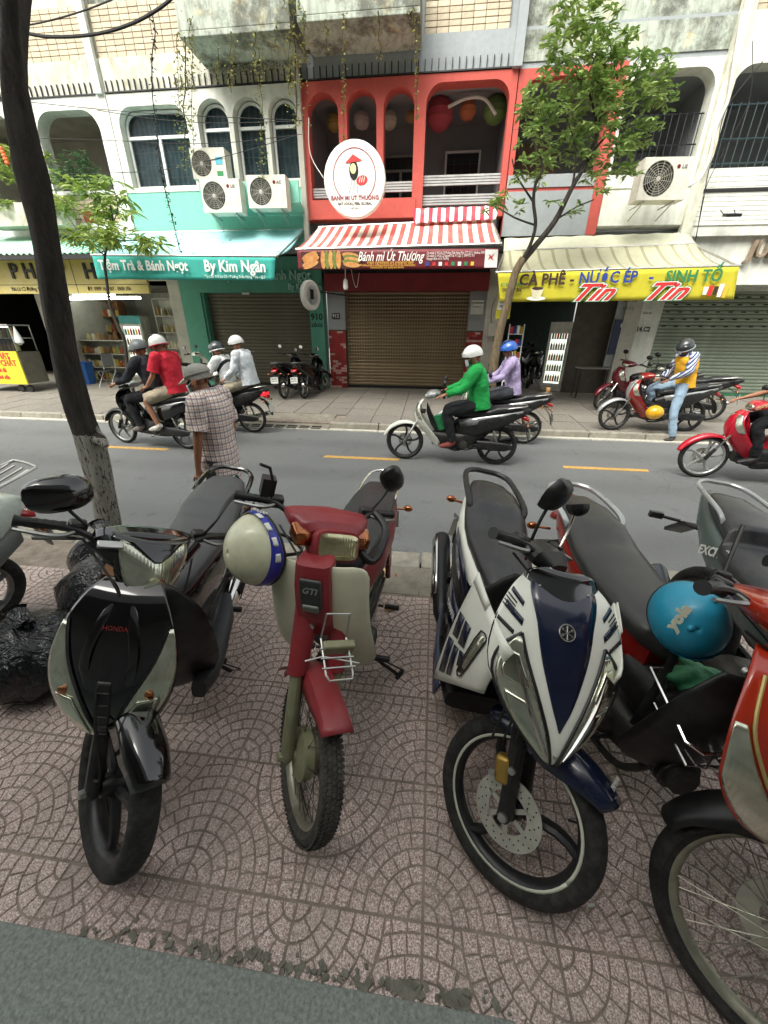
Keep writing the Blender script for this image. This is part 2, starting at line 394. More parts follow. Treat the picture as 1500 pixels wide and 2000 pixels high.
# fan-patterned pavers
def clip(poly, a, b, c):      # keep a*x+b*y<=c
    out = []
    for i in range(len(poly)):
        p, q = poly[i], poly[(i+1) % len(poly)]; dp = a*p[0]+b*p[1]-c; dq = a*q[0]+b*q[1]-c
        if dp <= 0: out.append(p)
        if dp*dq < 0: t = dp/(dp-dq); out.append((p[0]+(q[0]-p[0])*t, p[1]+(q[1]-p[1])*t))
    return out
def shrink(poly, d):
    n = len(poly); cx = sum(p[0] for p in poly)/n; cy = sum(p[1] for p in poly)/n; out = []
    for x, y in poly:
        L = math.hypot(x-cx, y-cy); k = max(.25, (L-d*1.25)/L) if L > 0 else 1
        out.append((cx+(x-cx)*k, cy+(y-cy)*k))
    return out
T = .40
def fan_tile(seed):
    """square paver pressed with a fan of setts round one corner and a smaller one round the opposite corner"""
    rnd = random.Random(seed); m = MB(); h = T/2; dr = .047; RA = dr*6
    m.bx(-h+.0015, h-.0015, -h+.0015, h-.0015, -.03, -.0095)
    for flip in (0, 1):
        r = 0.; lim = RA-.001 if not flip else T*.98
        while r < lim:
            rm = r+dr/2; n = max(1, round(PI/2*rm/.048))
            for j in range(n):
                a0, a1 = PI/2*j/n, PI/2*(j+1)/n; seg = 3
                poly = [(math.cos(lerp(a0, a1, t/seg))*(r+.0001), math.sin(lerp(a0, a1, t/seg))*(r+.0001)) for t in range(seg+1)] + \
                    [(math.cos(lerp(a1, a0, t/seg))*(r+dr), math.sin(lerp(a1, a0, t/seg))*(r+dr)) for t in range(seg+1)]
                if r == 0: poly = poly[seg:]
                if flip:
                    poly = [(T-x, T-y) for x, y in poly]; cx = sum(p[0] for p in poly)/len(poly); cy = sum(p[1] for p in poly)/len(poly)
                    d = math.hypot(cx, cy); poly = clip(poly, -cx/d, -cy/d, -RA-.002)
                for cl in ((-1, 0, -.002), (0, -1, -.002), (1, 0, T-.002), (0, 1, T-.002)):
                    if len(poly) >= 3: poly = clip(poly, *cl)
                if len(poly) < 3: continue
                ar = abs(sum(poly[i][0]*poly[(i+1) % len(poly)][1]-poly[(i+1) % len(poly)][0]*poly[i][1] for i in range(len(poly))))/2
                if ar < .00035: continue
                lo = shrink(poly, .0026); hi = shrink(poly, .0054); dz = rnd.uniform(-.0014, .0004); k = len(lo)
                vs = [(x-h, y-h, -.0085) for x, y in lo] + [(x-h, y-h, -.0018+dz) for x, y in lo] + [(x-h, y-h, .0+dz) for x, y in hi]
                fs = [(i, (i+1) % k, k+(i+1) % k, k+i) for i in range(k)] + [(k+i, k+(i+1) % k, 2*k+(i+1) % k, 2*k+i) for i in range(k)] + [tuple(range(2*k, 3*k))]
                m.add(vs, fs)
            r += dr
    return m.mesh('paving_tile', M_terr, False)
tiles = [fan_tile(s) for s in range(4)]
rnd = random.Random(5)
for i in range(-13, 12):
    for j in range(-1, 5):
        if j < 0 and (i*T+.2 < .32): continue
        cx, cy = i*T+.27, .33+j*T+.0
        rot = {(0, 0): 0, (1, 0): PI/2, (1, 1): PI, (0, 1): 3*PI/2}[(i % 2, j % 2)]
        rot = {0: PI, 1: 3*PI/2}[i % 2] if rnd.random() < .8 else rot
        o = obj('paving_tile', tiles[rnd.randrange(4)], pave, (cx, cy, rnd.uniform(-.0012, .0012)), (rnd.uniform(-.003, .003), rnd.uniform(-.003, .003), rot))
# doorstep of the building the camera stands in front of, with crumbled mortar along its edge
m = MB(); m.bx(-6, .318, -3, .372, -.2, .012); m.build('doorstep', M_step, None, bev=.006, smooth=False, kind='structure')
m = MB(); rnd = random.Random(8)
for i in range(150):
    x = rnd.gauss(-.25, .3) if rnd.random() < .6 else rnd.uniform(-.95, .31); q = abs(rnd.gauss(0, .022)); r = rnd.uniform(.002, .011)*(1 if q < .03 else .5)
    if x > .31 or x < -.95: continue
    m.box((x, .378+q, .001), (r*2.2, r*1.6, r*.8), (rnd.uniform(-.5, .5), rnd.uniform(-.5, .5), rnd.uniform(0, 3)))
for i in range(2):
    x = rnd.uniform(-.1, .28); w_ = rnd.uniform(.02, .06); m.prism([(x+math.cos(a)*w_*rnd.uniform(.7, 1.2), .392+math.sin(a)*.022*rnd.uniform(.5, 1.2)) for a in [2*PI*k/9 for k in range(9)]], -.006, rnd.uniform(.0, .006), 'XY')
m.build('crumbled_mortar', mk('mortar_rubble', '#77766a', .95, var=.3, sc_=30, bump=.7, bs=90, dirt=.4), None, smooth=False, kind='stuff')
# far pavement: sloping bed with slabs, an apron in front of the doors
m = MB(); m.add([(-20,7.62,-.03),(16,7.62,-.03),(16,11.2,.17),(-20,11.2,.17),(-20,7.62,-.4),(16,7.62,-.4),(16,11.2,-.4),(-20,11.2,-.4)],
    [(0,1,2,3),(4,7,6,5),(0,4,5,1),(1,5,6,2),(2,6,7,3),(3,7,4,0)])
fp = m.build('far_pavement', M_grout, None, smooth=False, kind='structure')
sl = MB(); sl.box((0,0,-.02), (.588, .572, .04)); me = sl.mesh('paving_slab', M_slab, False)
slope = math.atan(.2/3.48)
for i in range(-22, 16):
    for j in range(6):
        y = 7.62+.29+j*.58
        if -2.0 > i*.6 > -4.5 and j == 0: continue
        obj('paving_slab', me, fp, (i*.6+.3+(j % 2)*.3*0, y, far_z(y)+rnd.uniform(-.004, .004)), (slope+rnd.uniform(-.004,.004), rnd.uniform(-.004,.004), 0))
m = MB(); m.bx(-20, 16, 11.1, 18, -.4, .2); m.build('shop_floor', M_conc, None, smooth=False, kind='structure')
# kerb ramp with a slotted drain grate
t = thing('drain_grate', 'concrete drain ramp with black slots at the far kerb below the parked black scooters', 'drain', (-3.0, 7.6, 0))
m = MB(); m.add([(-1.0,-.24,-.112),(.985,-.24,-.112),(.985,.55,.04),(-1.0,.55,.04),(-1.0,-.24,-.3),(.985,-.24,-.3),(.985,.55,-.3),(-1.0,.55,-.3)],
    [(0,1,2,3),(4,7,6,5),(0,4,5,1),(1,5,6,2),(2,6,7,3),(3,7,4,0)]); m.build('ramp_slab', M_conc, t, smooth=False)
m = MB()
for yy in (-.20, -.11):
    for i in range(7): m.box((-.80+i*.255, yy, -.112+(yy+.24)*.192+.001), (.20, .05, .012), (.19, 0, 0))
m.build('slot', M_black, t, smooth=False, kind='stuff')
# ------------------------------------------------------------------ the row of shop-houses across the road
YU, YS = 9.9, 11.35
def rect(x0, x1, z0, z1): return [(x0, z0), (x1, z0), (x1, z1), (x0, z1)]
def arch(x0, x1, z0, z1, r=None, n=9):
    r = r or (x1-x0)/2; r = min(r, (x1-x0)/2-.001); pts = [(x0, z0), (x1, z0)]
    for i in range(n+1): a = PI/2*i/n; pts.append((x1-r+math.cos(PI/2-a+0)*0 + r*math.cos(a), z1-r+r*math.sin(a)))
    for i in range(n+1): a = PI/2+PI/2*i/n; pts.append((x0+r+r*math.cos(a), z1-r+r*math.sin(a)))
    return pts
TW, TH = .205, .083
_t = MB(); _t.box((0, 0, 0), (TW-.014, .02, TH-.014)); ME_TILE = _t.mesh('facing_tile', M_btile, False)
_t = MB(); _t.box((0, 0, 0), (.145, .022, .052)); ME_BRICK = _t.mesh('brick', M_brick, False)
def tile_field(parent, x0, x1, z0, z1, y):
    m = MB(); m.bx(x0, x1, y+.01, y+.1, z0, z1); bed = m.build('tile_bed', M_mortar, parent, smooth=False)
    nx = round((x1-x0)/TW); nz = round((z1-z0)/TH); dx = (x1-x0)/nx; dz = (z1-z0)/nz
    for i in range(nx):
        for j in range(nz):
            o = obj('facing_tile', ME_TILE, bed, (x0+(i+.5)*dx, y+random.uniform(-.002, .002), z0+(j+.5)*dz)); o.scale = ((dx-.012)/(TW-.014), 1, (dz-.012)/(TH-.014))
def brick_field(parent, x0, x1, z0, z1, y):
    m = MB(); m.bx(x0, x1, y+.008, y+.05, z0, z1); bed = m.build('brick_bed', M_mortar, parent, smooth=False)
    j = 0; z = z0+.032
    while z < z1-.02:
        n = round((x1-x0)/.155); d = (x1-x0)/n; off = d/2 if j % 2 else 0
        for i in range(n+(1 if j % 2 else 0)):
            a = max(x0, x0+i*d-off); b = min(x1, x0+(i+1)*d-off)
            if b-a < .03: continue
            o = obj('brick', ME_BRICK, bed, ((a+b)/2, y+random.uniform(-.004, .003), z)); o.scale = ((b-a-.01)/.145, 1, 1)
        j += 1; z += .062
def shutter(parent, x0, x1, z0, z1, y, mat, pitch=.075, holes=None, bottom=None):
    me = MB(); w_ = x1-x0
    pr = [(0, 0), (-.012, .012), (-.016, pitch*.5), (-.012, pitch-.012), (0, pitch-.002)]
    me.grid([[(-w_/2, a, b), (w_/2, a, b)] for a, b in pr]); mesh = me.mesh('shutter_slat', mat, True)
    m = MB(); m.bx(x0, x1, y+.02, y+.05, z0, z1); door = m.build('roller_shutter', M_dark, parent, smooth=False)
    z = z0+.07
    while z < z1: obj('slat', mesh, door, ((x0+x1)/2, y, z)); z += pitch
    m = MB(); m.bx(x0, x1, y-.025, y+.02, z0, z0+.07); m.build('bottom_rail', bottom or M_dark, door, smooth=False)
    return door
def spikes(parent, x0, x1, z, y, mat):
    m = MB(); x = x0
    while x < x1: m.bx(x, x+.014, y-.012, y+.02, z, z+.17); x += .125
    m.bx(x0-.05, x1+.05, y-.02, y+.02, z-.02, z+.0); m.build('fin_row', mat, parent, smooth=False, kind='stuff')
def loggia(parent, x0, x1, z0, z1, depth, mw, mc=None, back=True):
    y0, y1 = YU+.3, YU+.3+depth
    m = MB(); m.bx(x0, x1, y1, y1+.1, z0, z1); m.bx(x0-.1, x0, y0, y1, z0, z1); m.bx(x1, x1+.1, y0, y1, z0, z1); m.bx(x0, x1, y0, y1, z1, z1+.1); m.bx(x0, x1, y0, y1, z0-.1, z0)
    return m.build('loggia_wall', mw, parent, smooth=False)
def upper_shell(parent, x0, x1, mat_band, mat_top, ztop=8.4):
    m = MB(); m.bx(x0, x1, YU+.02, YU+.28, 6.02, 6.55); m.build('upper_band', mat_band, parent, smooth=False)
    m = MB(); m.bx(x0, x1, YU+.1, YU+2.6, 6.551, ztop); m.build('upper_wall', mat_top, parent, smooth=False)
    m = MB(); m.bx(x0, x1, YU+.25, YS+.1, 3.46, 3.6); m.bx(x0, x1, YS+.05, YU+2.6, 2.3+.6, 3.46); m.build('floor_slab', M_grey, parent, smooth=False)
Z0 = .2
M_bar = mk('iron_bar', '#22262a', .5, .4)
M_curt = None
def curtain_mat():
    B = NB('blue_curtain'); x = B.sep(B.tc.outputs['Object'])[0]
    wv = B.math('SINE', B.math('ADD', B.math('MULTIPLY', x, 55.), B.math('MULTIPLY', B.noise(3, 3), 9.)))
    col = B.mix(B.ramp(wv, [(.0, (0,0,0)), (1, (1,1,1))]), srgb('#4f8ba3'), srgb('#a9d0dc')); col = B.mix(.35, col, B.ramp(B.noise(4, 5), [(.4, srgb('#2f5a6c')), (.62, srgb('#bddde6'))]))
    return B.set(col, .9, 0)
M_curt = curtain_mat()
M_pane = glassy('window_glass', (.10, .12, .12), .04, .06)
M_paned = glassy('dark_glass', (.2, .22, .24), .05, .35)
def window(parent, x0, x1, z0, z1, y, parts, top_arch=0, mat=M_wframe, curtain=True, grille=True):
    """casement: frame, panes, curtain behind, thin grille"""
    f = .045
    m = MB(); o_ = arch(x0, x1, z0, z1, top_arch) if top_arch else rect(x0, x1, z0, z1)
    i_ = arch(x0+f, x1-f, z0+f, z1-f, max(.01, top_arch-f)) if top_arch else rect(x0+f, x1-f, z0+f, z1-f)
    m.wall(o_, [i_], y, y+.06)
    zt = z1-parts.get('top', 0)
    if parts.get('top'): m.bx(x0+f, x1-f, y-.008, y+.052, zt-.025, zt+.025)
    for q in parts.get('v', []): X = lerp(x0, x1, q); m.bx(X-.028, X+.028, y-.012, y+.05, z0+f, zt-.025)
    fr = m.build('window', mat, parent, smooth=False)
    m = MB(); m.wall(i_, [], y+.03, y+.034); m.build('pane', M_pane, fr, smooth=False)
    if curtain:
        m = MB(); m.bx(x0, x1, y+.10, y+.11, z0, z1); m.build('curtain', M_curt, fr, smooth=False)
    if grille:
        m = MB(); n = int((x1-x0)/.17)
        for i in range(1, n): X = lerp(x0+f, x1-f, i/n); m.tube([(X, y+.075, z0+f), (X, y+.075, z1-f-.06)], .004, 4)
        for k in range(1, 4): Z = lerp(z0, zt, k/4); m.tube([(x0+f, y+.077, Z), (x1-f, y+.077, Z)], .004, 4)
        m.build('grille', M_wframe, fr, smooth=False)
    return fr

# --- unit A2 (far left, mostly outside) and unit A: white arches with plants, yellow sign below
def unit(name, label, x0): return thing(name, label, 'building', (0, 0, 0))
for (nm, lb, xa, xb) in (('shop_house', 'white shop-house at the left edge, dark open ground floor behind the food cart', -15.2, -11.15),
                         ('shop_house', 'white shop-house with open arches, beige tiles and a lit shop below, behind the big tree', -11.13, -7.0)):
    t = thing(nm, lb, 'building')
    ar = [arch(xa+.25, xa+.25+1.55, 3.9, 5.85, .38), arch(xb-1.75, xb-.28, 3.9, 5.82, .38)] if xa > -12 else [arch(xa+.3, xb-.3, 3.9, 5.85, .4)]
    m = MB(); m.wall(rect(xa, xb, 3.45, 6.02), ar, YU, YU+.28); m.build('arcade_wall', M_white, t, smooth=False)
    upper_shell(t, xa, xb, M_cream, M_cream)
    loggia(t, xa+.1, xb-.1, 3.6, 5.98, 1.5, M_room)
    spikes(t, xa+.1, xb-.25, 6.04, YU, M_dark)
    m = MB(); m.bx(xb-.17, xb-.02, YU-.06, YU+.02, 6.02, 8.4); m.build('pilaster', M_white, t, smooth=False)
    # ground floor piers
    for q in ((xa, xa+.28), (xb-.34, xb)): m = MB(); m.bx(*q, YS-.15, YS+.25, Z0, 2.9); m.build('pier', M_room, t, smooth=False)
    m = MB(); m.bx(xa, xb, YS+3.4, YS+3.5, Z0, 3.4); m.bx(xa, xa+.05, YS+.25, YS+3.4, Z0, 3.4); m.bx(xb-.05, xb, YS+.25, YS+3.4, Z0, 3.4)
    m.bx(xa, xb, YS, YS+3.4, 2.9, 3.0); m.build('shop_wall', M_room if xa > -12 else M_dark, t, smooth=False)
    tile_field(t, xa+.0, xb-.2, 6.56, 7.3, YU+.06)
    if xa > -12:
        tile_field(t, xb-1.75, xb-.28, 3.72, 4.42, YU+.05)
        m = MB(); m.bx(xb-1.75, xb-.28, YU+.04, YU+.2, 4.43, 4.5); m.build('sill', M_white, t, smooth=False)
        m = MB(); m.bx(xa+.25, xa+1.8, YU+.02, YU+.2, 3.6, 4.3); m.build('parapet', M_cream, t, smooth=False)
        m = MB(); m.bx(-7.75, -7.35, YU+1.72, YU+1.79, 3.6, 5.0); m.build('door', mk('brown_door', '#4a3b2e', .6), t, smooth=False)
UA = t
# planter box on brackets outside A
t = thing('planter_box', 'long pale planter box with bushy plants on the left white balcony', 'planter', (-9.3, 9.55, 3.75))
m = MB(); m.wall(rect(-.95, 1.0, 0, .42), [], -.2, .2); m.build('box', M_cream, t, smooth=False, bev=.01)

# --- unit B: teal
t = thing('shop_house', 'teal shop-house with white arched windows, blue curtains and a closed taupe shutter', 'building'); xa, xb = -6.98, -2.92
A = [arch(-6.82, -5.32, 4.5, 5.82, .3), arch(-5.08, -4.42, 4.56, 5.87, .33), arch(-4.32, -3.66, 4.56, 5.87, .33), arch(-3.57, -2.98, 4.56, 5.87, .295)]
m = MB(); m.wall(rect(xa, xb, 4.42, 6.02), A, YU, YU+.28); m.build('arcade_wall', M_whitec, t, smooth=False)
m = MB(); m.bx(xa, xb, YU+.01, YU+.28, 3.45, 4.419); m.build('parapet', M_teal, t, smooth=False)
m = MB(); m.prism([(YU-.02, 3.95), (YU-.42, 4.06), (YU-.42, 4.42), (YU-.38, 4.42), (YU-.38, 4.1), (YU-.02, 4.0)], -5.05, xb, 'YZ'); m.build('ledge', M_teal, t, smooth=False)
upper_shell(t, xa, xb, M_cream, M_mould); spikes(t, xa+.05, xb-.05, 6.05, YU, M_dark)
loggia(t, xa+.1, xb-.1, 3.6, 5.98, .6, M_room)
window(t, -6.8, -5.34, 4.52, 5.8, YU+.16, {'top': .42, 'v': [.5]}, .29)
for a, b in ((-5.06, -4.44), (-4.3, -3.68), (-3.55, -3.0)): window(t, a, b, 4.58, 5.85, YU+.16, {'top': .40}, (b-a)/2)
tile_field(t, xa, -4.75, 6.56, 7.3, YU+.06); tile_field(t, -4.72, -2.95, 6.30, 6.72, YU+.0)
m = MB(); m.bx(xb-.04, xb+.06, YU-.1, YU+.02, 3.45, 8); m.build('downpipe', M_room, t, smooth=False)
m = MB(); m.bx(xa-.02, -6.42, YS-.15, YS+.25, Z0, 2.6); m.bx(-3.38, xb-.08, YS-.15, YS+.25, Z0, 2.6); m.bx(xa-.02, xb-.08, YS-.16, YS+.25, 2.601, 3.4); m.build('shop_front', M_teald, t, smooth=False)
m = MB(); m.bx(-6.42, -6.36, YS-.1, YS+.3, Z0, 2.6); m.build('reveal', M_teald, t, smooth=False)
d = shutter(t, -6.36, -3.38, Z0, 2.6, YS+.12, M_shutk, .09)
m = MB(); m.bx(-5.2, -5.0, YS-.2, YS-.16, 2.55, 2.6); m.build('lamp', M_wplast, t, smooth=False)
text('Tiệm Trà & Bánh Ngọt', (-4.55, YS-.2, 2.98), .3, mk('sign_letter_pale', '#9fc9bb', .5), t, sx=.9, ext=.02, off=.004)
text('By Kim Ngân', (-3.45, YS-.2, 2.72), .2, MATS['sign_letter_pale'], t, sx=.85, ext=.02, off=.003)
text('910', (-3.19, YS-.16, 2.02), .22, mk('number_dark', '#13251f', .5), t, off=.006)
text('LÔ.C2', (-3.19, YS-.16, 1.82), .11, MATS['number_dark'], t, off=.004)
UB = t
# --- unit C: red
t = thing('shop_house', 'red arched shop-house with a closed brown shutter between red brick piers', 'building'); xa, xb = -2.90, 1.24
A = [arch(-2.76, -2.14, 4.2, 5.86, .31), arch(-1.97, -1.38, 4.2, 5.88, .29), arch(-1.24, -.64, 4.2, 5.88, .3), arch(-.42, 1.13, 3.95, 5.9, .3)]
m = MB(); m.wall(rect(xa, xb, 3.85, 6.02), A, YU, YU+.26); m.build('arcade_wall', M_red, t, smooth=False)
m = MB(); m.bx(-2.8, -.56, YU-.02, YU+.2, 3.86, 4.19); m.build('parapet', M_red, t, smooth=False)
upper_shell(t, xa, xb, M_grey, M_grey); spikes(t, xa+.05, xb-.05, 6.05, YU, M_dark)
loggia(t, xa+.06, xb-.06, 3.6, 5.98, 1.6, M_dgrey)
tile_field(t, -.5, 1.0, 6.56, 7.3, YU+.06); tile_field(t, -2.85, -.55, 6.44, 6.6, YU-.0)
m = MB()
for a, b, zz in ((-.42, 1.13, 4.40), (-.42, 1.13, 4.08), (-2.76, -2.14, 4.25), (-1.24, -.64, 4.32)):
    for k in range(4): m.bx(a, b, YU+.08, YU+.12, zz+k*.045, zz+k*.045+.032)
m.build('rail_slat', mk('grey_slat', '#a7a9a8', .6), t, smooth=False, kind='stuff')
window(t, .0, .82, 4.62, 5.48, YU+1.73, {}, 0, curtain=False); m = MB(); m.bx(.05, .78, YU+1.82, YU+1.83, 4.66, 5.3); m.build('red_cloth', mk('red_cloth', '#8c3b40', .9), t, smooth=False)
window(t, -1.45, -.62, 4.6, 5.45, YU+1.73, {'top': .3, 'v': [.5]}, 0, mat=mk('grey_frame', '#8b8b84', .6), curtain=False)
m = MB(); m.tube([(.0, YU+.5, 5.75), (.35, YU+.5, 5.86), (.7, YU+.5, 5.84), (.95, YU+.5, 5.6)], .03, 8, sm=4); m.build('ceiling_pipe', M_wplast, t)
for q in ((xa, -2.42), (.84, xb+.02)): m = MB(); m.bx(*q, YS-.1, YS+.25, 1.72, 2.62); m.build('pier', M_dgrey, t, smooth=False)
for q in ((xa, -2.42), (.84, xb+.02)): m = MB(); m.bx(*q, YS-.06, YS+.25, Z0, 1.719); m.build('pier_core', M_mortar, t, smooth=False)
brick_field(t, xa, -2.42, Z0, 1.72, YS-.09); brick_field(t, .84, xb+.02, Z0, 1.72, YS-.09)
m = MB(); m.bx(xa, xb+.02, YS-.3, YS+.25, 2.62, 3.0); m.build('fascia', M_redb, t, smooth=False)
m = MB(); m.bx(xa, xb, YS-.2, YS+.2, 3.0, 3.5); m.build('header', M_dark, t, smooth=False)
shutter(t, -2.42, .84, Z0, 2.62, YS+.1, M_shutb, .085)
m = MB()        # see-through upper slats read as a grid of small slots
for j in range(22):
    z = .2+.07+.085*(j+7)
    if z > 2.55: break
    for i in range(44): m.bx(-2.36+i*.073, -2.36+i*.073+.045, YS+.080, YS+.0835, z+.035, z+.062)
m.build('shutter_slot', mk('slot_dark', '#3b3424', .8), t, smooth=False, kind='stuff')
m = MB(); m.bx(-2.78, -2.56, YS-.125, YS-.10, 1.98, 2.12); m.build('number_plate', mk('plate_black', '#1a1d20', .4), t, smooth=False)
text('912', (-2.67, YS-.13, 2.05), .12, M_wplast, t, off=.002)
m = MB(); m.bx(.88, 1.2, YS-.125, YS-.10, 2.1, 2.42); m.build('notice', M_wplast, t, smooth=False)
text('CHO THUÊ PHÒNG', (1.04, YS-.128, 2.36), .05, M_dark, t, sx=.7, off=.001); text('LH 0909 365 912', (1.04, YS-.128, 2.27), .035, M_dark, t, sx=.8)
UC = t
# --- unit D: red-framed left bay, white right bay; cafe below
t = thing('shop_house', 'shop-house above the yellow cafe banner, red post beside a white barred arch', 'building'); xa, xb = 1.26, 4.84
m = MB(); m.wall([(1.26, 3.5), (3.12, 3.5), (3.12, 6.02), (1.26, 6.02)], [arch(1.36, 2.93, 4.3, 5.9, .3)], YU+.02, YU+.26); m.build('red_bay', M_red, t, smooth=False)
m = MB(); m.bx(1.27, 2.94, YU-.01, YU+.3, 3.5, 4.24); m.build('parapet', M_grey, t, smooth=False)
m = MB(); m.bx(2.94, 3.13, YU-.03, YU+.3, 3.5, 6.02); m.build('red_post', M_red, t, smooth=False)
m = MB(); m.bx(1.27, 2.94, YU+.0, YU+.1, 4.3, 4.5); m.build('rail', M_grey, t, smooth=False)
m = MB(); m.wall([(3.14, 3.62), (4.84, 3.62), (4.84, 6.02), (3.14, 6.02)], [arch(3.2, 4.66, 4.45, 5.9, .3)], YU, YU+.28); m.build('white_bay', M_whitec, t, smooth=False)
m = MB(); m.bx(3.14, 4.72, YU-.02, YU-.001, 4.24, 4.42); m.bx(3.14, 4.72, YU-.03, YU-.001, 3.64, 4.18); m.build('parapet_panel', M_whitec, t, smooth=False)
upper_shell(t, xa, xb, M_grey, M_mould)
m = MB(); m.bx(xa+.02, xb, YU+.0, YU+.018, 6.1, 6.5); m.build('stained_band', M_mould, t, smooth=False)
m = MB(); m.bx(xa-.14, xa+.02, YU-.08, YU+.02, 6.02, 8.4); m.build('pilaster', M_grey, t, smooth=False)
loggia(t, xa+.06, xb-.06, 3.6, 5.98, 1.5, M_dgrey)
m = MB()
for i in range(12): X = lerp(3.24, 4.62, i/11); m.tube([(X, YU+.12, 4.45), (X, YU+.12, 5.35)], .009, 5)
for Z in (4.52, 4.9, 5.33): m.tube([(3.2, YU+.12, Z), (4.66, YU+.12, Z)], .011, 5)
m.build('grille', M_bar, t, smooth=False)
m = MB(); m.wall(rect(3.8, 4.7, 4.7, 5.4), [rect(3.86, 4.64, 4.76, 5.34)], YU+1.72, YU+1.78); m.build('window_frame', mk('grey_frame', '#8b8b84', .6), t, smooth=False)
m = MB(); m.bx(1.6, 2.5, YU+1.6, YU+1.66, 4.5, 5.5); m.build('lattice_window', mk('lattice', '#8d7568', .8, var=.4, sc_=30), t, smooth=False)
for q in ((xa, 1.6), (4.62, 4.98)): m = MB(); m.bx(*q, YS-.2, YS+.2, Z0, 3.4); m.build('pier', M_room, t, smooth=False)
m = MB(); m.bx(1.6, 4.62, YS-.1, YS+.2, 2.75, 3.4); m.build('lintel', M_room, t, smooth=False)
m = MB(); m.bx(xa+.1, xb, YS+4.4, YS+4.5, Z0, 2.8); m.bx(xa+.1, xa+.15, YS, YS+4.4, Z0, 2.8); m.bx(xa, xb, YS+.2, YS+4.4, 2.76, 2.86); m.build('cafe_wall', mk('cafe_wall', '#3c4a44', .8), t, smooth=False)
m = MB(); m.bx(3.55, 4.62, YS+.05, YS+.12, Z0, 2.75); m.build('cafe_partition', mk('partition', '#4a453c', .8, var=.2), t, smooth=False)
UD = t
# --- unit E: white, big grey-green shutter
t = thing('shop_house', 'white shop-house with raised JULI letters above a wide grey-green shutter', 'building'); xa, xb = 4.86, 11.2
m = MB(); m.wall(rect(xa, xb, 4.44, 6.02), [arch(4.95, 6.5, 4.5, 5.9, .3), arch(6.75, 8.4, 4.5, 5.9, .3)], YU, YU+.28); m.build('arcade_wall', M_whitec, t, smooth=False)
m = MB()
for k in range(11): m.bx(xa+.02, xb, YU-.02, YU+.0, 3.62+k*.075, 3.62+k*.075+.068)
m.build('ribbed_parapet', M_whitec, t, smooth=False, kind='stuff')
m = MB(); m.bx(xa, xb, YU-.001, YU+.28, 3.45, 4.439); m.build('parapet', M_whitec, t, smooth=False)
m = MB(); m.bx(xa, xb, YU-.04, YU-.021, 4.14, 4.19); m.build('shadow_strip', M_dark, t, smooth=False)  # solid dark strip over the ribs, coloured as the shadow of a gap
m = MB(); m.bx(xa+.02, xb, YU+.12, YU+.4, 2.62, 3.5); m.build('sign_wall', M_whitec, t, smooth=False)
upper_shell(t, xa, xb, M_whitec, M_cream); loggia(t, xa+.06, xb-.06, 3.6, 5.98, 1.5, M_dgrey)
m = MB(); m.bx(xa-.14, xa+.06, YU-.1, YU+.02, 3.45, 8.4); m.build('pilaster', M_cream, t, smooth=False)
m = MB()
for c0, c1 in ((4.95, 6.5), (6.75, 8.4)):
    for i in range(12): X = lerp(c0, c1, i/11); m.tube([(X, YU+.12, 4.5), (X, YU+.12, 5.45)], .01, 5)
    for Z in (4.6, 4.95, 5.42): m.tube([(c0, YU+.12, Z), (c1, YU+.12, Z)], .013, 5)
m.build('grille', mk('teal_bar', '#2c3e42', .5), t, smooth=False)
tile_field(t, xa+.1, xa+1.5, 6.56, 7.1, YU+.06)
m = MB(); m.bx(4.98, 5.5, YS-.12, YS+.3, Z0, 3.45); m.bx(4.98, xb, YS-.1, YS+.3, 2.62, 3.45); m.build('pier', M_whitec, t, smooth=False)
shutter(t, 5.5, 10.6, Z0, 2.62, YS+.15, M_shutg, .085, bottom=mk('shutter_foot', '#2f6a4c', .6))
m = MB()
for j in range(5):
    for i in range(17): m.box((5.75+i*.29+(j % 2)*.145, YS+.131, 1.86+j*.16), (.10, .004, .028))
m.build('shutter_slot', M_black, t, smooth=False, kind='stuff')
text('JULI', P(1446, 490, YU+.1)+Vector((.12, -.06, 0)), .42, mk('raised_letter_bronze', '#8f7f6d', .4, .4), t, ext=.05, off=.006, align='LEFT', shear=.12, sx=.85)
m = MB(); m.bx(4.42, 4.96, YS-.155, YS-.121, .9, 2.5); m.build('notice_panel', mk('pale_panel', '#8f9490', .7), t, smooth=False)
text('CÀ PHÊ', (4.66, YS-.20, 2.42), .12, M_dark, t, off=.003, sx=.8); text('LÔ C2', (4.66, YS-.20, 2.24), .09, M_dark, t)
m = MB(); m.bx(4.44, 4.92, YS-.19, YS-.156, 1.2, 2.0); m.build('lot_sign', mk('navy_sign', '#27324c', .5), t, smooth=False)
text('C2', (4.68, YS-.195, 1.86), .17, M_wplast, t, off=.002)
m = MB(); m.bx(5.02, 5.3, YS-.13, YS-.122, 1.98, 2.22); m.build('small_notice', M_wplast, t, smooth=False)
text('14.C2', (5.17, YS-.125, 1.78), .15, M_dark, t, off=.004, sx=.9); text('SỬA XE', (5.16, YS-.134, 2.14), .06, M_dark, t)
UE = t
# balcony troughs on the storey above
for lb, a, b, z0 in (('mouldy concrete balcony trough over the teal shop-house, trailing vines', -4.72, -2.72, 6.27), ('pale concrete balcony trough over the red shop-house, trailing vines', -2.6, -.54, 6.34)):
    t = thing('balcony_trough', lb, 'balcony', ((a+b)/2, 9.45, z0)); h = (b-a)/2
    m = MB(); m.bx(-h, h, -.45, .45, 0, .08); m.bx(-h, h, -.45, -.37, .08, .9); m.bx(-h, -h+.08, -.37, .45, .08, .9); m.bx(h-.08, h, -.37, .45, .08, .9); m.build('trough', M_mould, t, smooth=False, bev=.01)
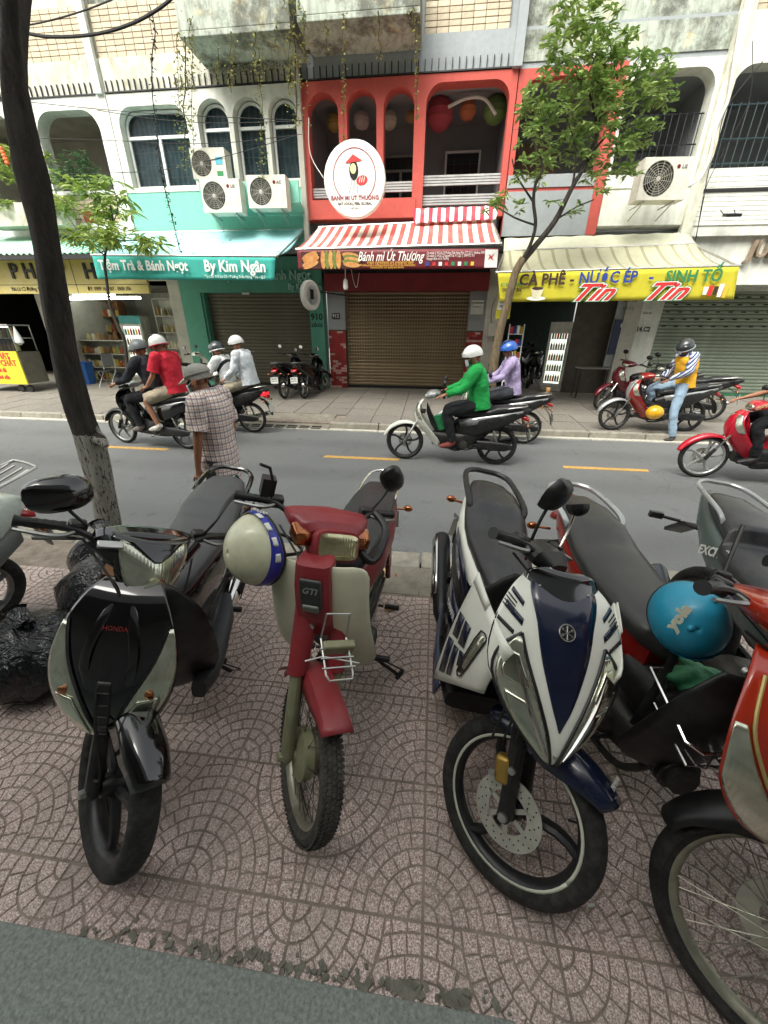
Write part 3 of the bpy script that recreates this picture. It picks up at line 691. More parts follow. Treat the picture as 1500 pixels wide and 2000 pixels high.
# the building behind the camera, whose canopy shades the near pavement
t = thing('near_building', 'plain building and deep canopy behind the photographer, shading the near pavement', 'building', (0, -2, 0))
m = MB(); m.bx(-14, 14, -1.2, -.9, 0, 12); m.build('wall', M_dgrey, t, smooth=False)
m = MB(); m.bx(-14, 14, -.9, 1.15, 3.3, 3.45); m.build('canopy', M_dgrey, t, smooth=False)
# ------------------------------------------------------------------ awnings and banners
def rel(loc): return MB(Matrix.Translation(-Vector(loc)))
def awning(label, bl, br, fl, fr, mat, drop=.05, n=24, rails=True, belly=.10):
    """cloth awning between its back edge (bl, br) and front edge (fl, fr)"""
    c = (Vector(bl)+Vector(br))/2; t = thing('awning', label, 'awning', c)
    bl, br, fl, fr = [Vector(v)-c for v in (bl, br, fl, fr)]
    m = MB(); rows = []
    for j in range(9):
        v = j/8; row = []
        for i in range(n+1):
            u = i/n; p = (bl.lerp(br, u)).lerp(fl.lerp(fr, u), v)
            p.z -= belly*math.sin(PI*v)*(.8+.2*math.cos(u*PI*6)) ; p.z += .008*math.sin(u*47+v*3)
            row.append(p)
        rows.append(row)
    m.grid(rows); m.build('canvas', mat, t, solid=.008)
    m = MB(); m.tube([fl, fr], .022, 8); m.tube([bl, br], .02, 8)
    for a, b in ((bl, fl), (br, fr)): m.tube([a+Vector((0, 0, -.03)), b+Vector((0, 0, -.02))], .018, 6)
    if rails: m.build('frame_tube', M_steel, t)
    return t
def stripes(name, c1, c2, freq, off=0., axis=0, dirtc=(.35, .33, .25), w=0., duty=.5):
    B = NB(name); x = B.sep(B.tc.outputs['Object'])[axis]
    v = B.math('FRACT', B.math('ADD', B.math('MULTIPLY', x, freq), off))
    col = B.mix(B.ramp(v, [(duty-.02, (0,0,0)), (duty+.02, (1,1,1))]), srgb(c1), srgb(c2))
    col = B.mix(B.ramp(B.noise(3.5, 8, rough=.7), [(.48, (0,0,0)), (.8, (.6,)*3)]), col, dirtc)
    m = B.set(col, .8, 0); B.bump(B.noise(25, 4), .15, .01); return m
M_strp = stripes('red_white_stripe', '#c25450', '#e9e2cf', 5.2, .1)
M_strp2 = stripes('red_white_stripe_vivid', '#cf2f45', '#ece8e6', 5.8, .2)
def blotch(name, c1, c2, s=2., amt=.6, rough=.8):
    B = NB(name); col = B.mix(B.ramp(B.noise(s, 8, rough=.7), [(.4, (0,0,0)), (.75, (amt,)*3)]), srgb(c1), srgb(c2))
    m = B.set(col, rough, 0); B.bump(B.noise(s*9, 5), .3, .01); return m
M_awt = blotch('teal_canvas', '#9fd2d2', '#78b9bd', 1.5, .6); M_awd = stripes('grey_green_canvas', '#b5b396', '#918f74', 3.6, 0, dirtc=(.25, .24, .17), duty=.8)
M_awdp = blotch('pale_canvas', '#c7c8b0', '#9c9c82', 2, .6)
M_corr = stripes('green_corrugated', '#a9cdb9', '#3f8f72', 7.5, 0, dirtc=(.3, .35, .3))
FY = 8.4
awning('teal canvas awning strewn with dead leaves over the cake shop banner', P(252, 455, 9.86), P(592, 448, 9.86), P(178, 498, FY), P(540, 500, FY), M_awt)
awning('red and white striped awning over the brown shutter', P(622, 444, 9.86), P(962, 428, 9.86), P(578, 487, FY), P(980, 476, FY), M_strp, belly=.04)
a2 = P(808, 408, 9.75); b2 = P(976, 402, 9.75)
awning('small vivid red and white striped cloth tied to the red balcony rail', a2, b2, P(808, 436, 9.6), P(968, 428, 9.6), M_strp2, belly=.0, rails=False)
awning('long grey-green ribbed canvas awning above the yellow cafe banner', P(985, 490, 9.5), P(1358, 476, 9.5), P(968, 532, FY), P(1446, 519, FY), M_awd, belly=.12)
awning('pale canvas flap rolled over the top of the cafe awning', P(985, 466, 9.86), P(1345, 454, 9.86), P(983, 496, 9.45), P(1362, 480, 9.45), M_awdp, belly=0, rails=False)
t = thing('corrugated_roof', 'green and white corrugated sheet awning above the yellow shop sign at left', 'awning', (-8.6, 9.2, 3.3))
m = rel((-8.6, 9.2, 3.3)); a, b, c, d = Vector((-13, 9.9, 3.66)), Vector((-7.05, 9.9, 3.66)), Vector((-13, 8.6, 3.1)), Vector((-7.15, 8.6, 3.1)); rows = []
for v in (0, 1):
    rows.append([(a.lerp(b, i/240).lerp(c.lerp(d, i/240), v)) + Vector((0, 0, .018*math.sin(i*2*PI/5.6))) for i in range(241)])
m.grid(rows); m.build('corrugated_sheet', M_corr, t, solid=.003); m = rel((-8.6, 9.2, 3.3)); m.bx(-13, -7.1, 8.6, 8.66, 3.0, 3.07); m.build('purlin', M_dark, t, smooth=False)

def banner(label, tl, tr, bl, br, mat, wav=.012, name='banner', cat='banner', n=40):
    c = (tl+tr+bl+br)/4; t = thing(name, label, cat, c); m = MB(); rows = []
    for j in range(7):
        v = j/6; rows.append([(tl.lerp(tr, i/n)).lerp(bl.lerp(br, i/n), v)-c + Vector((0, wav*math.sin(i*.55+v*1.3)*v*.6-.0, -.01*math.sin(PI*i/n)*0)) for i in range(n+1)])
    m.grid(rows); m.build('cloth', mat, t, solid=.004); t['c'] = tuple(c)
    del t['c']
    ux = (tr-tl).normalized(); L = (tr-tl).length; H = (tl-bl).length
    ang = math.atan2(ux.z, ux.x)
    def T(body, u, v, size, mt, **k):     # lettering at u,v of the cloth (v from top)
        p = (tl.lerp(tr, u)).lerp(bl.lerp(br, u), v)-c + Vector((0, -.045-k.pop('dy', 0.), 0))
        return text(body, p, size, mt, t, rot=(PI/2, -ang, 0), ext=.001, **k)
    return t, T, L, H
M_pr_w = mk('print_white', '#e8ebe4', .6, var=.06, dirt=.15); M_pr_r = mk('print_red', '#c62f2c', .6, var=.06); M_pr_g = mk('print_green', '#2e7d4a', .6, var=.06)
M_pr_b = mk('print_blue', '#27418f', .6, var=.06); M_pr_k = mk('print_brown_black', '#3b2721', .6, var=.06); M_pr_y = mk('print_yellow', '#e0b13d', .6, var=.06)
M_bt = blotch('teal_banner_cloth', '#3aa799', '#2b8c82', 2.2, .6); M_bm = mk('maroon_banner_cloth', '#6d1c24', .55, var=.12, sc_=3); M_by = blotch('yellow_banner_cloth', '#c8bd30', '#9fa028', 1.6, .6)
t, T, L, H = banner('teal cloth banner reading Tiệm Trà & Bánh Ngọt By Kim Ngân', P(180, 500, FY-.03), P(538, 503, FY-.03), P(190, 545, FY-.03), P(536, 548, FY-.03), M_bt, .02)
T('Tiệm Trà & Bánh Ngọt', .285, .42, .235, M_pr_w, off=.007, sx=.86); T('By Kim Ngân', .79, .42, .27, M_pr_w, off=.007, sx=.88)
T('Địa Chỉ: 910 Lô C2 - Đường Trần Hưng Đạo - Q.5', .79, .86, .07, M_pr_w, sx=.85)
t, T, L, H = banner('maroon banner reading Bánh mì Út Thương with three sandwich pictures', P(580, 489, FY-.03), P(975, 485, FY-.03), P(583, 527, FY-.03), P(972, 525, FY-.03), M_bm, .004)
T('Bánh mì Út Thương', .475, .38, .21, M_pr_w, shear=.35, sx=.72, off=.002); T('Fresh ingredients are prepared daily', .475, .66, .075, M_pr_y, shear=.3, sx=.8)
T('We take pride in serving premium banh mi to the international', .46, .80, .055, M_pr_y, sx=.75); T('community for our quality and service', .46, .91, .055, M_pr_y, sx=.75)
for k, s_ in enumerate(('Chi nhánh 1: 912 Lô C2 Đường Trần Hưng Đạo, P.7, Q.5  |  Hotline: 0909 912 912', 'Chi nhánh 2: 14 Lô C2 Nguyễn Trãi, P.7, Q.5  |  0909 912 913', 'Fanpage: Bánh mì Út Thương')):
    T(s_, .655, .22+k*.14, .055, M_pr_w, sx=.62, align='LEFT')
cc = t.location
def pt(u, v): return (Vector(P(580, 489, FY-.03)).lerp(P(975, 485, FY-.03), u)).lerp(Vector(P(583, 527, FY-.03)).lerp(P(972, 525, FY-.03), u), v)-cc
M_br1 = blotch('bread_crust', '#b8783c', '#e2b877', 14, .8); M_br2 = mk('salad_green', '#6a7a34', .8, var=.3, sc_=30); M_br3 = mk('plate_dark', '#43251d', .8, var=.4, sc_=20)
for k in range(3):
    u0 = .02+k*.105; q = [pt(u0, .08), pt(u0+.098, .08), pt(u0+.098, .95), pt(u0, .95)]
    m = MB(); m.add([v+Vector((0, -.014, 0)) for v in q], [(0, 1, 2, 3)]); fr = m.build('sandwich_picture', M_br3, t, smooth=False)
    for s in range(5):
        m = MB(); ctr = pt(u0+.049, .28+s*.12 if k != 1 else .5) + Vector((((s % 3)-1)*.02 if k != 1 else (s-2)*.075, -.017-.001*s, 0)); A_ = .16 if k != 1 else .05; B_ = .045 if k != 1 else .15; tilt = (.35, 0, -.1)[k]
        m.add([ctr+Vector((math.cos(a)*A_*math.cos(tilt)-math.sin(a)*B_*math.sin(tilt), 0, math.cos(a)*A_*math.sin(tilt)+math.sin(a)*B_*math.cos(tilt))) for a in [2*PI*i/14 for i in range(14)]], [tuple(range(14))])
        m.build('printed_bread', M_br1 if s % 2 == 0 or k == 0 else M_br2, fr, smooth=False)
for k, cmat in enumerate((M_pr_b, M_pr_r, M_pr_w, M_pr_r, M_pr_g, M_pr_w, M_pr_g, M_pr_y)):
    p = pt(.66+k*.031, .74); m = MB(); m.bx(p.x-.03, p.x+.03, p.y-.018, p.y-.016, p.z-.03, p.z+.03); m.build('printed_icon', cmat, t, smooth=False)
q = [pt(.935, .06), pt(.995, .06), pt(.995, .94), pt(.935, .94)]
m = MB(); m.add([v+Vector((0, -.014, 0)) for v in q], [(0, 1, 2, 3)]); m.build('printed_badge', M_pr_w, t, smooth=False)
p = pt(.965, .42); m = MB(); m.add([p+Vector((x, -.017, z)) for x, z in ((-.05, .05), (.0, .01), (.06, .06), (.02, -.01), (.05, -.06), (-.01, -.02), (-.06, -.05), (-.03, 0))], [tuple(range(8))]); m.build('printed_mark', M_pr_r, t, smooth=False)
yl, yr, ybl, ybr = P(972, 534, FY-.04), P(1444, 521, FY-.04), P(977, 590, FY-.04), P(1432, 585, FY-.04)
t, T, L, H = banner('yellow cafe banner reading CÀ PHÊ - NƯỚC ÉP - SINH TỐ, Tin Tin in red script', yl, yr, ybl, ybr, M_by, .018)
T('CÀ PHÊ', .19, .27, .25, M_pr_k, off=.007, sx=.95); T('-', .32, .27, .25, M_pr_k, off=.006); T('NƯỚC ÉP', .47, .25, .25, M_pr_b, off=.007, sx=.92); T('-', .65, .25, .25, M_pr_b, off=.006); T('SINH TỐ', .82, .27, .25, M_pr_g, off=.007, sx=.95)
for u in (.395, .70):
    for mt, of, dy_ in ((M_pr_g, .030, 0), (M_pr_w, .020, .004), (M_pr_r, .008, .008)): T('Tin', u, .74, .37, mt, off=of, shear=.6, sx=1.45, dy=dy_)
T('0909 367 866', .055, .6, .09, M_pr_k, off=.002, sx=.7); T('ĐT ĐẶT HÀNG', .055, .42, .08, M_pr_g, off=.002, sx=.7)
def bp(u, v): return (yl.lerp(yr, u)).lerp(ybl.lerp(ybr, u), v)-t.location
def flat(name, ctr, pts, mat, dy_): m = MB(); m.add([ctr+Vector((x, -dy_, z)) for x, z in pts], [tuple(range(len(pts)))]); return m.build(name, mat, t, smooth=False)
c0 = bp(.165, .70); flat('printed_saucer', c0+Vector((0, -.02, -.09)), [(math.cos(a)*.17, math.sin(a)*.035) for a in [2*PI*i/16 for i in range(16)]], M_pr_w, .024)
flat('printed_cup', c0+Vector((0, -.02, 0)), [(-.11, .07), (.11, .07), (.09, -.03), (.05, -.09), (-.05, -.09), (-.09, -.03)], mk('cup_cream', '#d5cfae', .6), .027); flat('printed_coffee', c0+Vector((0, -.02, .07)), [(math.cos(a)*.1, math.sin(a)*.025) for a in [2*PI*i/16 for i in range(16)]], M_pr_k, .030)
for k, (u, h_, cm) in enumerate(((.875, .12, M_pr_w), (.895, .16, M_pr_r), (.915, .13, M_pr_k), (.935, .2, M_pr_w), (.955, .22, M_pr_y))):
    flat('printed_drink', bp(u, .72)+Vector((0, -.02, 0)), [(-.03, -h_/2), (.03, -h_/2), (.04, h_/2), (-.04, h_/2)], cm, .024+.001*k)
# small side banner behind the cafe tree
t = thing('hanging_notice', 'small yellow and white phone notice hanging beside the maroon fascia', 'notice', P(985, 590, 8.9)+Vector((0, 0, 0)))
m = MB(); m.bx(-.14, .14, -.01, .01, -.3, .3); m.build('board', M_by, t, smooth=False); m = MB(); m.bx(-.12, .12, -.014, -.011, -.14, .08); m.build('white_field', M_pr_w, t, smooth=False)
text('0127.966', (0, -.018, .0), .07, M_dark, t, sx=.7); text('0908.999', (0, -.018, -.08), .07, M_dark, t, sx=.7)

# yellow shop sign of the left shop
t = thing('shop_sign', 'yellow shop sign with black letters PHÁP HOA behind the tree trunk', 'sign', (-8.6, 9.1, 2.75))
M_ysg = blotch('sign_yellow', '#cdb94e', '#e3dcae', .5, .9, .5)
m = MB(); m.bx(-3.0, 2.2, -.03, .03, -.34, .34); m.build('board', M_ysg, t, smooth=False)
m = MB(); m.bx(-3.0, 2.2, -.035, -.031, -.17, -.16); m.bx(.45, .46, -.035, -.031, -.34, .34); m.build('dividing_line', M_dark, t, smooth=False)
for s_, x in (('P', -1.0), ('H', -.62), ('Á', -.22), ('P', .18)): text(s_, (x, -.04, .09), .42, M_dark, t, ext=.02, off=.008)
text('HOA', (1.2, -.04, .08), .42, M_dark, t, ext=.02, off=.008)
text('906 Lô C2 Đường Trần Hưng Đạo', (-.6, -.04, -.25), .11, M_pr_k, t, sx=.8); text('ĐT: 0909 365 367 - 0909 306', (1.25, -.04, -.25), .11, M_pr_k, t, sx=.8)
# LED sign and strip lights
t = thing('led_sign', 'black LED board with green glowing arrow tucked under the teal banner', 'sign', P(262, 552, 9.4))
m = MB(); m.bx(-.33, .33, -.05, .05, -.13, .12); m.build('case', M_black, t, smooth=False, bev=.01)
M_led = emit('led_green', '#38ff4a', 1.6)
m = MB(); m.prism([(-.05, .08), (-.05, -.02), (-.1, -.02), (-.02, -.10), (.06, -.02), (.02, -.02), (.02, .08)], -.056, -.052); m.build('arrow', M_led, t, smooth=False)
text('MỞ CỬA', (.17, -.055, .06), .08, M_led, t, off=.003)
M_tube = emit('tube_light', '#f4fbf0', 14.0)
for lb, a, b, yy in (('nearer long fluorescent tube glowing below the yellow sign', (122, 584), (274, 582), 9.7), ('shorter fluorescent tube glowing above and behind the long one', (142, 578), (224, 576), 11.9)):
    p, q = P(*a, yy), P(*b, yy); c = (p+q)/2; t = thing('tube_light', lb, 'lamp', c)
    m = MB(); m.tube([p-c, q-c], .019, 8); m.build('tube', M_tube, t); m = MB(); m.box((0, .02, .05), ((q-p).length, .06, .03)); m.build('fitting', M_wplast, t, smooth=False)
# ------------------------------------------------------------------ round signs
M_maroon = mk('print_maroon', '#8d2a3a', .6, var=.05)
t = thing('round_sign', 'big round white sign with conical-hat logo over BANH MI UT THUONG', 'sign', (-1.645, 8.9, 4.21), (0, 0, R_(2)))
m = MB(); m.lathe([(.0, -.06), (.56, -.06), (.575, -.045), (.575, .05), (.56, .06), (0, .06)], n=64, caps=False); m.build('light_box', M_wplast, t, ang=30)
m = MB(); n = 60; a0, a1 = R_(-52), R_(232); rows = [[(math.cos(lerp(a0, a1, i/n))*r, -.063, math.sin(lerp(a0, a1, i/n))*r*1.02+.05) for i in range(n+1)] for r in (.385, .40)]; m.grid(rows); m.build('logo_ring', M_maroon, t, smooth=False)
def fl(name, pts, mat, d): m = MB(); m.add([(x, -d, z) for x, z in pts], [tuple(range(len(pts)))]); return m.build(name, mat, t, smooth=False)
def ell(cx, cz, rx, rz, rot=0, n=20): return [(cx+math.cos(a)*rx*math.cos(rot)-math.sin(a)*rz*math.sin(rot), cz+math.cos(a)*rx*math.sin(rot)+math.sin(a)*rz*math.cos(rot)) for a in [2*PI*i/n for i in range(n)]]
fl('logo_hair', ell(-.01, .13, .085, .14), M_black, .064); fl('logo_face', ell(-.02, .16, .055, .075), mk('logo_cream', '#eadf9c', .6), .0665)
fl('logo_hat', [(-.17, .235), (-.02, .36), (.15, .27), (.0, .25)], M_pr_r, .069)
fl('logo_bread', ell(.14, -.01, .105, .07, .2), M_pr_r, .066)
for k in range(3): fl('logo_bread_cut', ell(.10+k*.04, .0, .006, .05, -.25, 8), M_pr_w, .0685)
m = MB(); m.tube([(-.05, -.063, .02), (-.07, -.063, -.1), (-.11, -.063, -.2)], .004, 4); m.tube([(.03, -.063, .02), (.05, -.063, -.1), (.05, -.063, -.2)], .004, 4); m.tube([(-.03, -.063, .0), (-.02, -.063, -.19)], .003, 4); m.tube([(.01, -.063, .0), (-.01, -.063, -.1), (.02, -.063, -.19)], .003, 4); m.build('logo_dress_line', mk('print_grey', '#8c8f90', .6), t)
text('BANH MI UT THUONG', (0, -.063, -.27), .092, M_maroon, t, off=.003, sx=.92, sp=1.05); text('EAT LOCAL, FEEL GLOBAL', (0, -.063, -.355), .055, mk('print_dark', '#4b3a3a', .6), t, off=.001); text('EST. 2018', (0, -.063, -.425), .035, MATS['print_grey'], t)
t = thing('round_sign', 'small round double-sided sign jutting out beside the 910 column', 'sign', P(606, 577, 9.9)+Vector((0, 0, 0)), (0, 0, R_(-24)))
m = MB(); m.lathe([(0, -.06), (.29, -.06), (.31, -.04), (.31, .04), (.29, .06), (0, .06)], axis='X', n=40, caps=False); m.build('light_box', M_wplast, t)
m = MB(); m.lathe([(0, 0), (.2, 0)], (.064, 0, 0), 'X', 24); m.build('printed_face', mk('pale_face', '#c7cbc8', .6), t, smooth=False); m = MB(); m.box((.07, -.02, .02), (.004, .12, .2)); m.build('printed_figure', M_dark, t, smooth=False)
m = MB(); m.tube([(0, .3, .1), (0, 1.4, .1)], .015, 6); m.build('bracket', M_dark, t)
t = thing('light_bulb', 'white capsule bulb hanging on a wire under the maroon banner', 'lamp', P(675, 556, 8.6))
m = MB(); m.lathe([(.0, .1), (.02, .1), (.045, .06), (.05, -.05), (.035, -.085), (0, -.09)], axis='Z', n=16, caps=False); m.build('bulb', M_wplast, t); m = MB(); m.tube([(0, 0, .1), (0, 0, .2), (.01, 0, .42)], .006, 5); m.tube([(.1, 0, .42), (.15, 0, .1), (.22, 0, -.05), (.28, 0, .2)], .003, 4, sm=4); m.build('wire', M_wplast, t)
# ------------------------------------------------------------------ air conditioners
def aircon(label, pc, w_=.8, h_=.56, logo='LG', mir=1, tag_=None, fc=-.14):
    t = thing('air_conditioner', label, 'air conditioner', pc, (0, 0, R_(3)), 'outdoor air conditioner units on the balconies')
    m = MB(); m.wall(rect(-w_/2, w_/2, -h_/2, h_/2), [ell(fc*mir, 0, h_*.43, h_*.43, n=32)], -.15, -.13); m.bx(-w_/2, w_/2, -.13, .15, h_/2-.012, h_/2); m.bx(-w_/2, w_/2, -.13, .15, -h_/2, -h_/2+.012)
    m.bx(-w_/2, -w_/2+.012, -.13, .15, -h_/2+.012, h_/2-.012); m.bx(w_/2-.012, w_/2, -.13, .15, -h_/2+.012, h_/2-.012); m.bx(-w_/2+.012, w_/2-.012, .13, .15, -h_/2+.012, h_/2-.012)
    m.build('case', mk('aircon_white', '#cfcdbf', .5, var=.08, sc_=5, dirt=.3), t, smooth=False)
    m = MB(); m.lathe([(0, -.02), (h_*.44, -.02)], (fc*mir, 0, 0), n=24); m.build('shroud', M_black, t, smooth=False)
    m = MB(); R0 = h_*.42
    for k in range(3):
        a = k*2*PI/3+.4; rows = []
        for r in (.05, R0*.95): rows.append([(fc*mir+math.cos(a+s)*r, -.05-.04*s, math.sin(a+s)*r) for s in (0, .3, .6, .9)])
        m.grid(rows)
    m.lathe([(0, -.09), (.05, -.09), (.05, -.03)], (fc*mir, 0, 0), n=12); m.build('fan', mk('fan_grey', '#4c4c48', .6), t)
    m = MB()
    for r in [R0*k/7 for k in range(1, 8)]: m.ring((fc*mir, -.145, 0), r, .004, n=28, m=4)
    for k in range(12): a = 2*PI*k/12; m.tube([(fc*mir+math.cos(a)*.03, -.146, math.sin(a)*.03), (fc*mir+math.cos(a+.35)*R0, -.146, math.sin(a+.35)*R0)], .004, 4)
    m.lathe([(0, -.156), (.035, -.152), (.04, -.145)], (fc*mir, 0, 0), n=12); m.build('grille', mk('grille_grey', '#a6a498', .5), t, kind='stuff')
    if logo: text(logo, (w_*.33*mir, -.153, h_*.27), .07, mk('logo_grey', '#55585a', .5), t, off=.002); m = MB(); m.lathe([(0, -.154), (.03, -.154)], (w_*.21*mir if mir > 0 else -w_*.45, 0, h_*.28), n=16); m.build('logo_dot', MATS['print_maroon'], t, smooth=False)
    else: m = MB(); m.bx(w_*.22, w_*.42, -.154, -.151, -.02, .1); m.build('energy_label', mk('label_blue', '#4fa6bb', .6), t, smooth=False); m = MB(); m.bx(w_*.22, w_*.40, -.154, -.151, -.2, -.12); m.build('rating_label', M_pr_g, t, smooth=False)
    for s in (-.26, .26): m = MB(); m.tube([(s, -.12, -h_/2-.02), (s, .38, -h_/2-.02)], .014, 6); m.tube([(s, -.1, -h_/2-.02), (s, .36, -h_/2-.2)], .012, 6); m.build('bracket', M_steel, t)
    return t
aircon('topmost of three white outdoor units on the teal house, with blue and green stickers', P(414, 325, 9.45), .70, .48, None)
aircon('LG outdoor unit with maroon logo, lower left of three on the teal ledge', P(438, 387, 9.3), .80, .54, 'LG')
aircon('outdoor unit right of the two others on the teal ledge, next to the red house', P(526, 379, 9.3), .78, .52, 'AC', fc=-.12)
aircon('lone LG outdoor unit on the white wall at right, hose running up beside it', P(1290, 355, 9.3), .84, .60, 'LG', fc=-.12)
t = thing('drain_hose', 'pale hose looping from the lone air conditioner up the cream pilaster', 'hose', P(1340, 360, 9.4)); c = t.location
m = rel(c); m.tube([P(1340, 365, 9.4), P(1365, 350, 9.5), P(1385, 310, 9.7), P(1398, 250, 9.75), P(1420, 200, 9.75), P(1432, 130, 9.75), P(1450, 20, 9.75)], .022, 8, sm=5); m.build('hose', M_wplast, t)
t = thing('flood_light', 'small black floodlight on the white wall above the JULI letters', 'lamp', P(1430, 420, 9.6)); m = MB(); m.box((0, 0, 0), (.26, .16, .05), (.25, 0, 0)); m.build('housing', M_dark, t, smooth=False, bev=.008); m = MB(); m.tube([(-.1, .05, 0), (-.12, .2, .12)], .008, 5); m.tube([(.1, .05, 0), (.12, .2, .12)], .008, 5); m.build('bracket', M_dark, t)
# paper lanterns
for lb, px, py, r, c in (('pink paper lantern, biggest in the red arches', 859, 223, 26, '#a8444f'), ('small orange paper lantern between pink and green', 914, 215, 16, '#b96e4a'), ('green paper lantern nearest the right red post', 967, 215, 22, '#6e8a4c'), ('white paper lantern in the third narrow red arch', 760, 235, 15, '#b5b2a0'), ('yellow paper lantern low in the first narrow red arch', 652, 240, 14, '#a0904f'), ('pale round lantern in the second narrow red arch', 706, 235, 15, '#b0a9a0'), ('orange-brown lantern at the edge of the third red arch', 802, 228, 10, '#9a7a4c')):
    p = P(px, py, 10.7); r *= (p-CAM).dot(cF)/F_PX; t = thing('paper_lantern', lb, 'lantern', p, group='paper lanterns in the red loggia')
    m = MB(); rings = []
    for i in range(13):
        th = PI*(i+.35)/13.7; rr = r*math.sin(th)*(1+.03*math.cos(i*PI)); rings.append([(rr*math.cos(a), rr*math.sin(a), r*math.cos(th)) for a in [2*PI*j/18 for j in range(18)]])
    m.loft(rings); m.build('shade', mk('paper_'+c[1:], c, .8, var=.08), t); m = MB(); m.tube([(0, 0, r), (0, 0, min(r+.3, 5.95-p.z))], .003, 4); m.build('cord', M_dark, t)
# ------------------------------------------------------------------ trees, plants, cables
def leafmat(name, c1, c2, c3, tr=.25):
    B = NB(name); n1 = B.noise(2.2, 4); n2 = B.noise(23, 2)
    col = B.mix(B.ramp(n1, [(.35, (0,0,0)), (.65, (1,1,1))]), srgb(c1), srgb(c2)); col = B.mix(B.ramp(n2, [(.55, (0,0,0)), (.7, (.7,)*3)]), col, srgb(c3))
    B.set(col, .45, 0); tl = B.n('ShaderNodeBsdfTranslucent'); B.l(col, tl.inputs[0]); mx = B.n('ShaderNodeMixShader', i_0=tr)
    B.l(B.b.outputs[0], mx.inputs[1]); B.l(tl.outputs[0], mx.inputs[2]); B.l(mx.outputs[0], B.t.nodes['Material Output'].inputs['Surface']); return B.m
M_lf = leafmat('green_leaf', '#74944e', '#9bb063', '#50703c'); M_lf2 = leafmat('yellowish_leaf', '#7f9a45', '#a3b35a', '#5a7a38'); M_lfd = leafmat('dark_leaf', '#3f5f3c', '#5a7a50', '#6a8a6c')
M_vine = leafmat('vine_leaf', '#7a8a44', '#8f8a52', '#4f5f30')
def leaf_verts(L, W):
    return [(0,0,0), (L*.3, W*.42, L*.04), (L*.68, W*.45, L*.02), (L, 0, -L*.1), (L*.68, -W*.45, L*.02), (L*.3, -W*.42, L*.04), (L*.35, 0, -W*.12), (L*.7, 0, -W*.13)], [(0,6,1), (1,6,7,2), (2,7,3), (0,5,6), (5,4,7,6), (4,3,7)]
def leaf_at(m, p, d, L, W, roll=0.):
    v, f = leaf_verts(L, W); q = Vector(d).to_track_quat('X', 'Z') @ Quaternion((1, 0, 0), roll); n = len(m.v)
    m.v += [m.M @ (Vector(p) + q @ Vector(x)) for x in v]; m.f += [tuple(i+n for i in t_) for t_ in f]
def rdir(rnd, up=.2, flat_=1.): 
    a = rnd.uniform(0, 2*PI); return Vector((math.cos(a), math.sin(a), rnd.uniform(-.6, .6)*flat_+up)).normalized()
def crown(parent, blobs, n, L, mat, seed=1, per=6, droop=-.15, name='foliage', W=.34, singles=0, twig=None):
    rnd = random.Random(seed); m = MB(); sing = []; tw = MB(); tot = sum(b[1]**2*1. for b in blobs)
    for c, r, sq in blobs:
        c = Vector(c)
        for k in range(int(n*r*r/tot)):
            u = rdir(rnd, 0, 1.6); rr = r*(rnd.random()**.45); p = c+Vector((u.x*rr, u.y*rr, u.z*rr*sq)); ax = (u+Vector((0, 0, .5))).normalized()
            if twig and rnd.random() < .4: tw.tube([p-ax*rnd.uniform(.1, .3), p], .003, 3)
            for j in range(per):
                d = rdir(rnd, droop, .8)+ax*.35; l_ = L*rnd.uniform(.6, 1.15)
                pj = p+rdir(rnd)*L*.25
                if len(sing) < singles and (u.y < -.2) and rnd.random() < .3: sing.append((pj, d, l_, rnd.uniform(-.6, .6)))
                else: leaf_at(m, pj, d, l_, l_*W, rnd.uniform(-.7, .7))
    off = parent.location
    for v in range(len(m.v)): m.v[v] = m.v[v]-off
    m.build(name, mat, parent, smooth=False, kind='stuff')
    if twig and tw.v:
        for v in range(len(tw.v)): tw.v[v] = tw.v[v]-off
        tw.build('twigs', twig, parent, kind='stuff')
    if sing:
        v, f = leaf_verts(1., W); lm = bpy.data.meshes.new('leaf'); lm.from_pydata(v, [], f); lm.materials.append(mat)
        for p, d, l_, ro in sing:
            o = obj('leaf', lm, parent, p-off); q = Vector(d).to_track_quat('X', 'Z') @ Quaternion((1, 0, 0), ro)
            o.rotation_mode = 'QUATERNION'; o.rotation_quaternion = q; o.scale = (l_,)*3
def pxpath(pts, Y, zoff=0):
    """(x, y, width) of a limb in the photo at depth Y -> points and radii"""
    P_, r_ = [], []
    for t_ in pts:
        x, y, w_ = t_[:3]; yy = t_[3] if len(t_) > 3 else Y
        p = P(x, y, yy); P_.append(p); dd = (p-CAM); r_.append(w_/2*dd.dot(cF)/F_PX*dd.dot(cF)/dd.length)
    return P_, r_
def bark(name, zt, c='#453f35', c2='#211e19', white='#b9bab0', amt=1.):
    B = NB(name); geo = B.n('ShaderNodeNewGeometry'); z = B.sep(geo.outputs['Position'])[2]
    mp = B.n('ShaderNodeMapping'); mp.inputs['Scale'].default_value = (1, 1, .22); B.l(geo.outputs['Position'], mp.inputs[0])
    n1 = B.noise(30, 7, mp.outputs[0], .7); n2 = B.noise(70, 5, mp.outputs[0], .7)
    col = B.ramp(n1, [(.35, srgb(c2)), (.7, srgb(c))])
    e = B.math('ADD', z, B.math('MULTIPLY', B.noise(9, 5, geo.outputs['Position']), -.35))
    wm_ = B.math('LESS_THAN', e, zt-.17); wm_ = B.math('MULTIPLY', wm_, B.math('MULTIPLY', B.math('GREATER_THAN', n2, .43), B.math('GREATER_THAN', n1, .36)))
    col = B.mix(B.math('MULTIPLY', wm_, amt), col, B.mix(n1, srgb(white), srgb('#8d8c80')))
    m = B.set(col, .9, 0); B.bump(B.math('ADD', n1, B.math('MULTIPLY', n2, .5)), 1., .05); return m
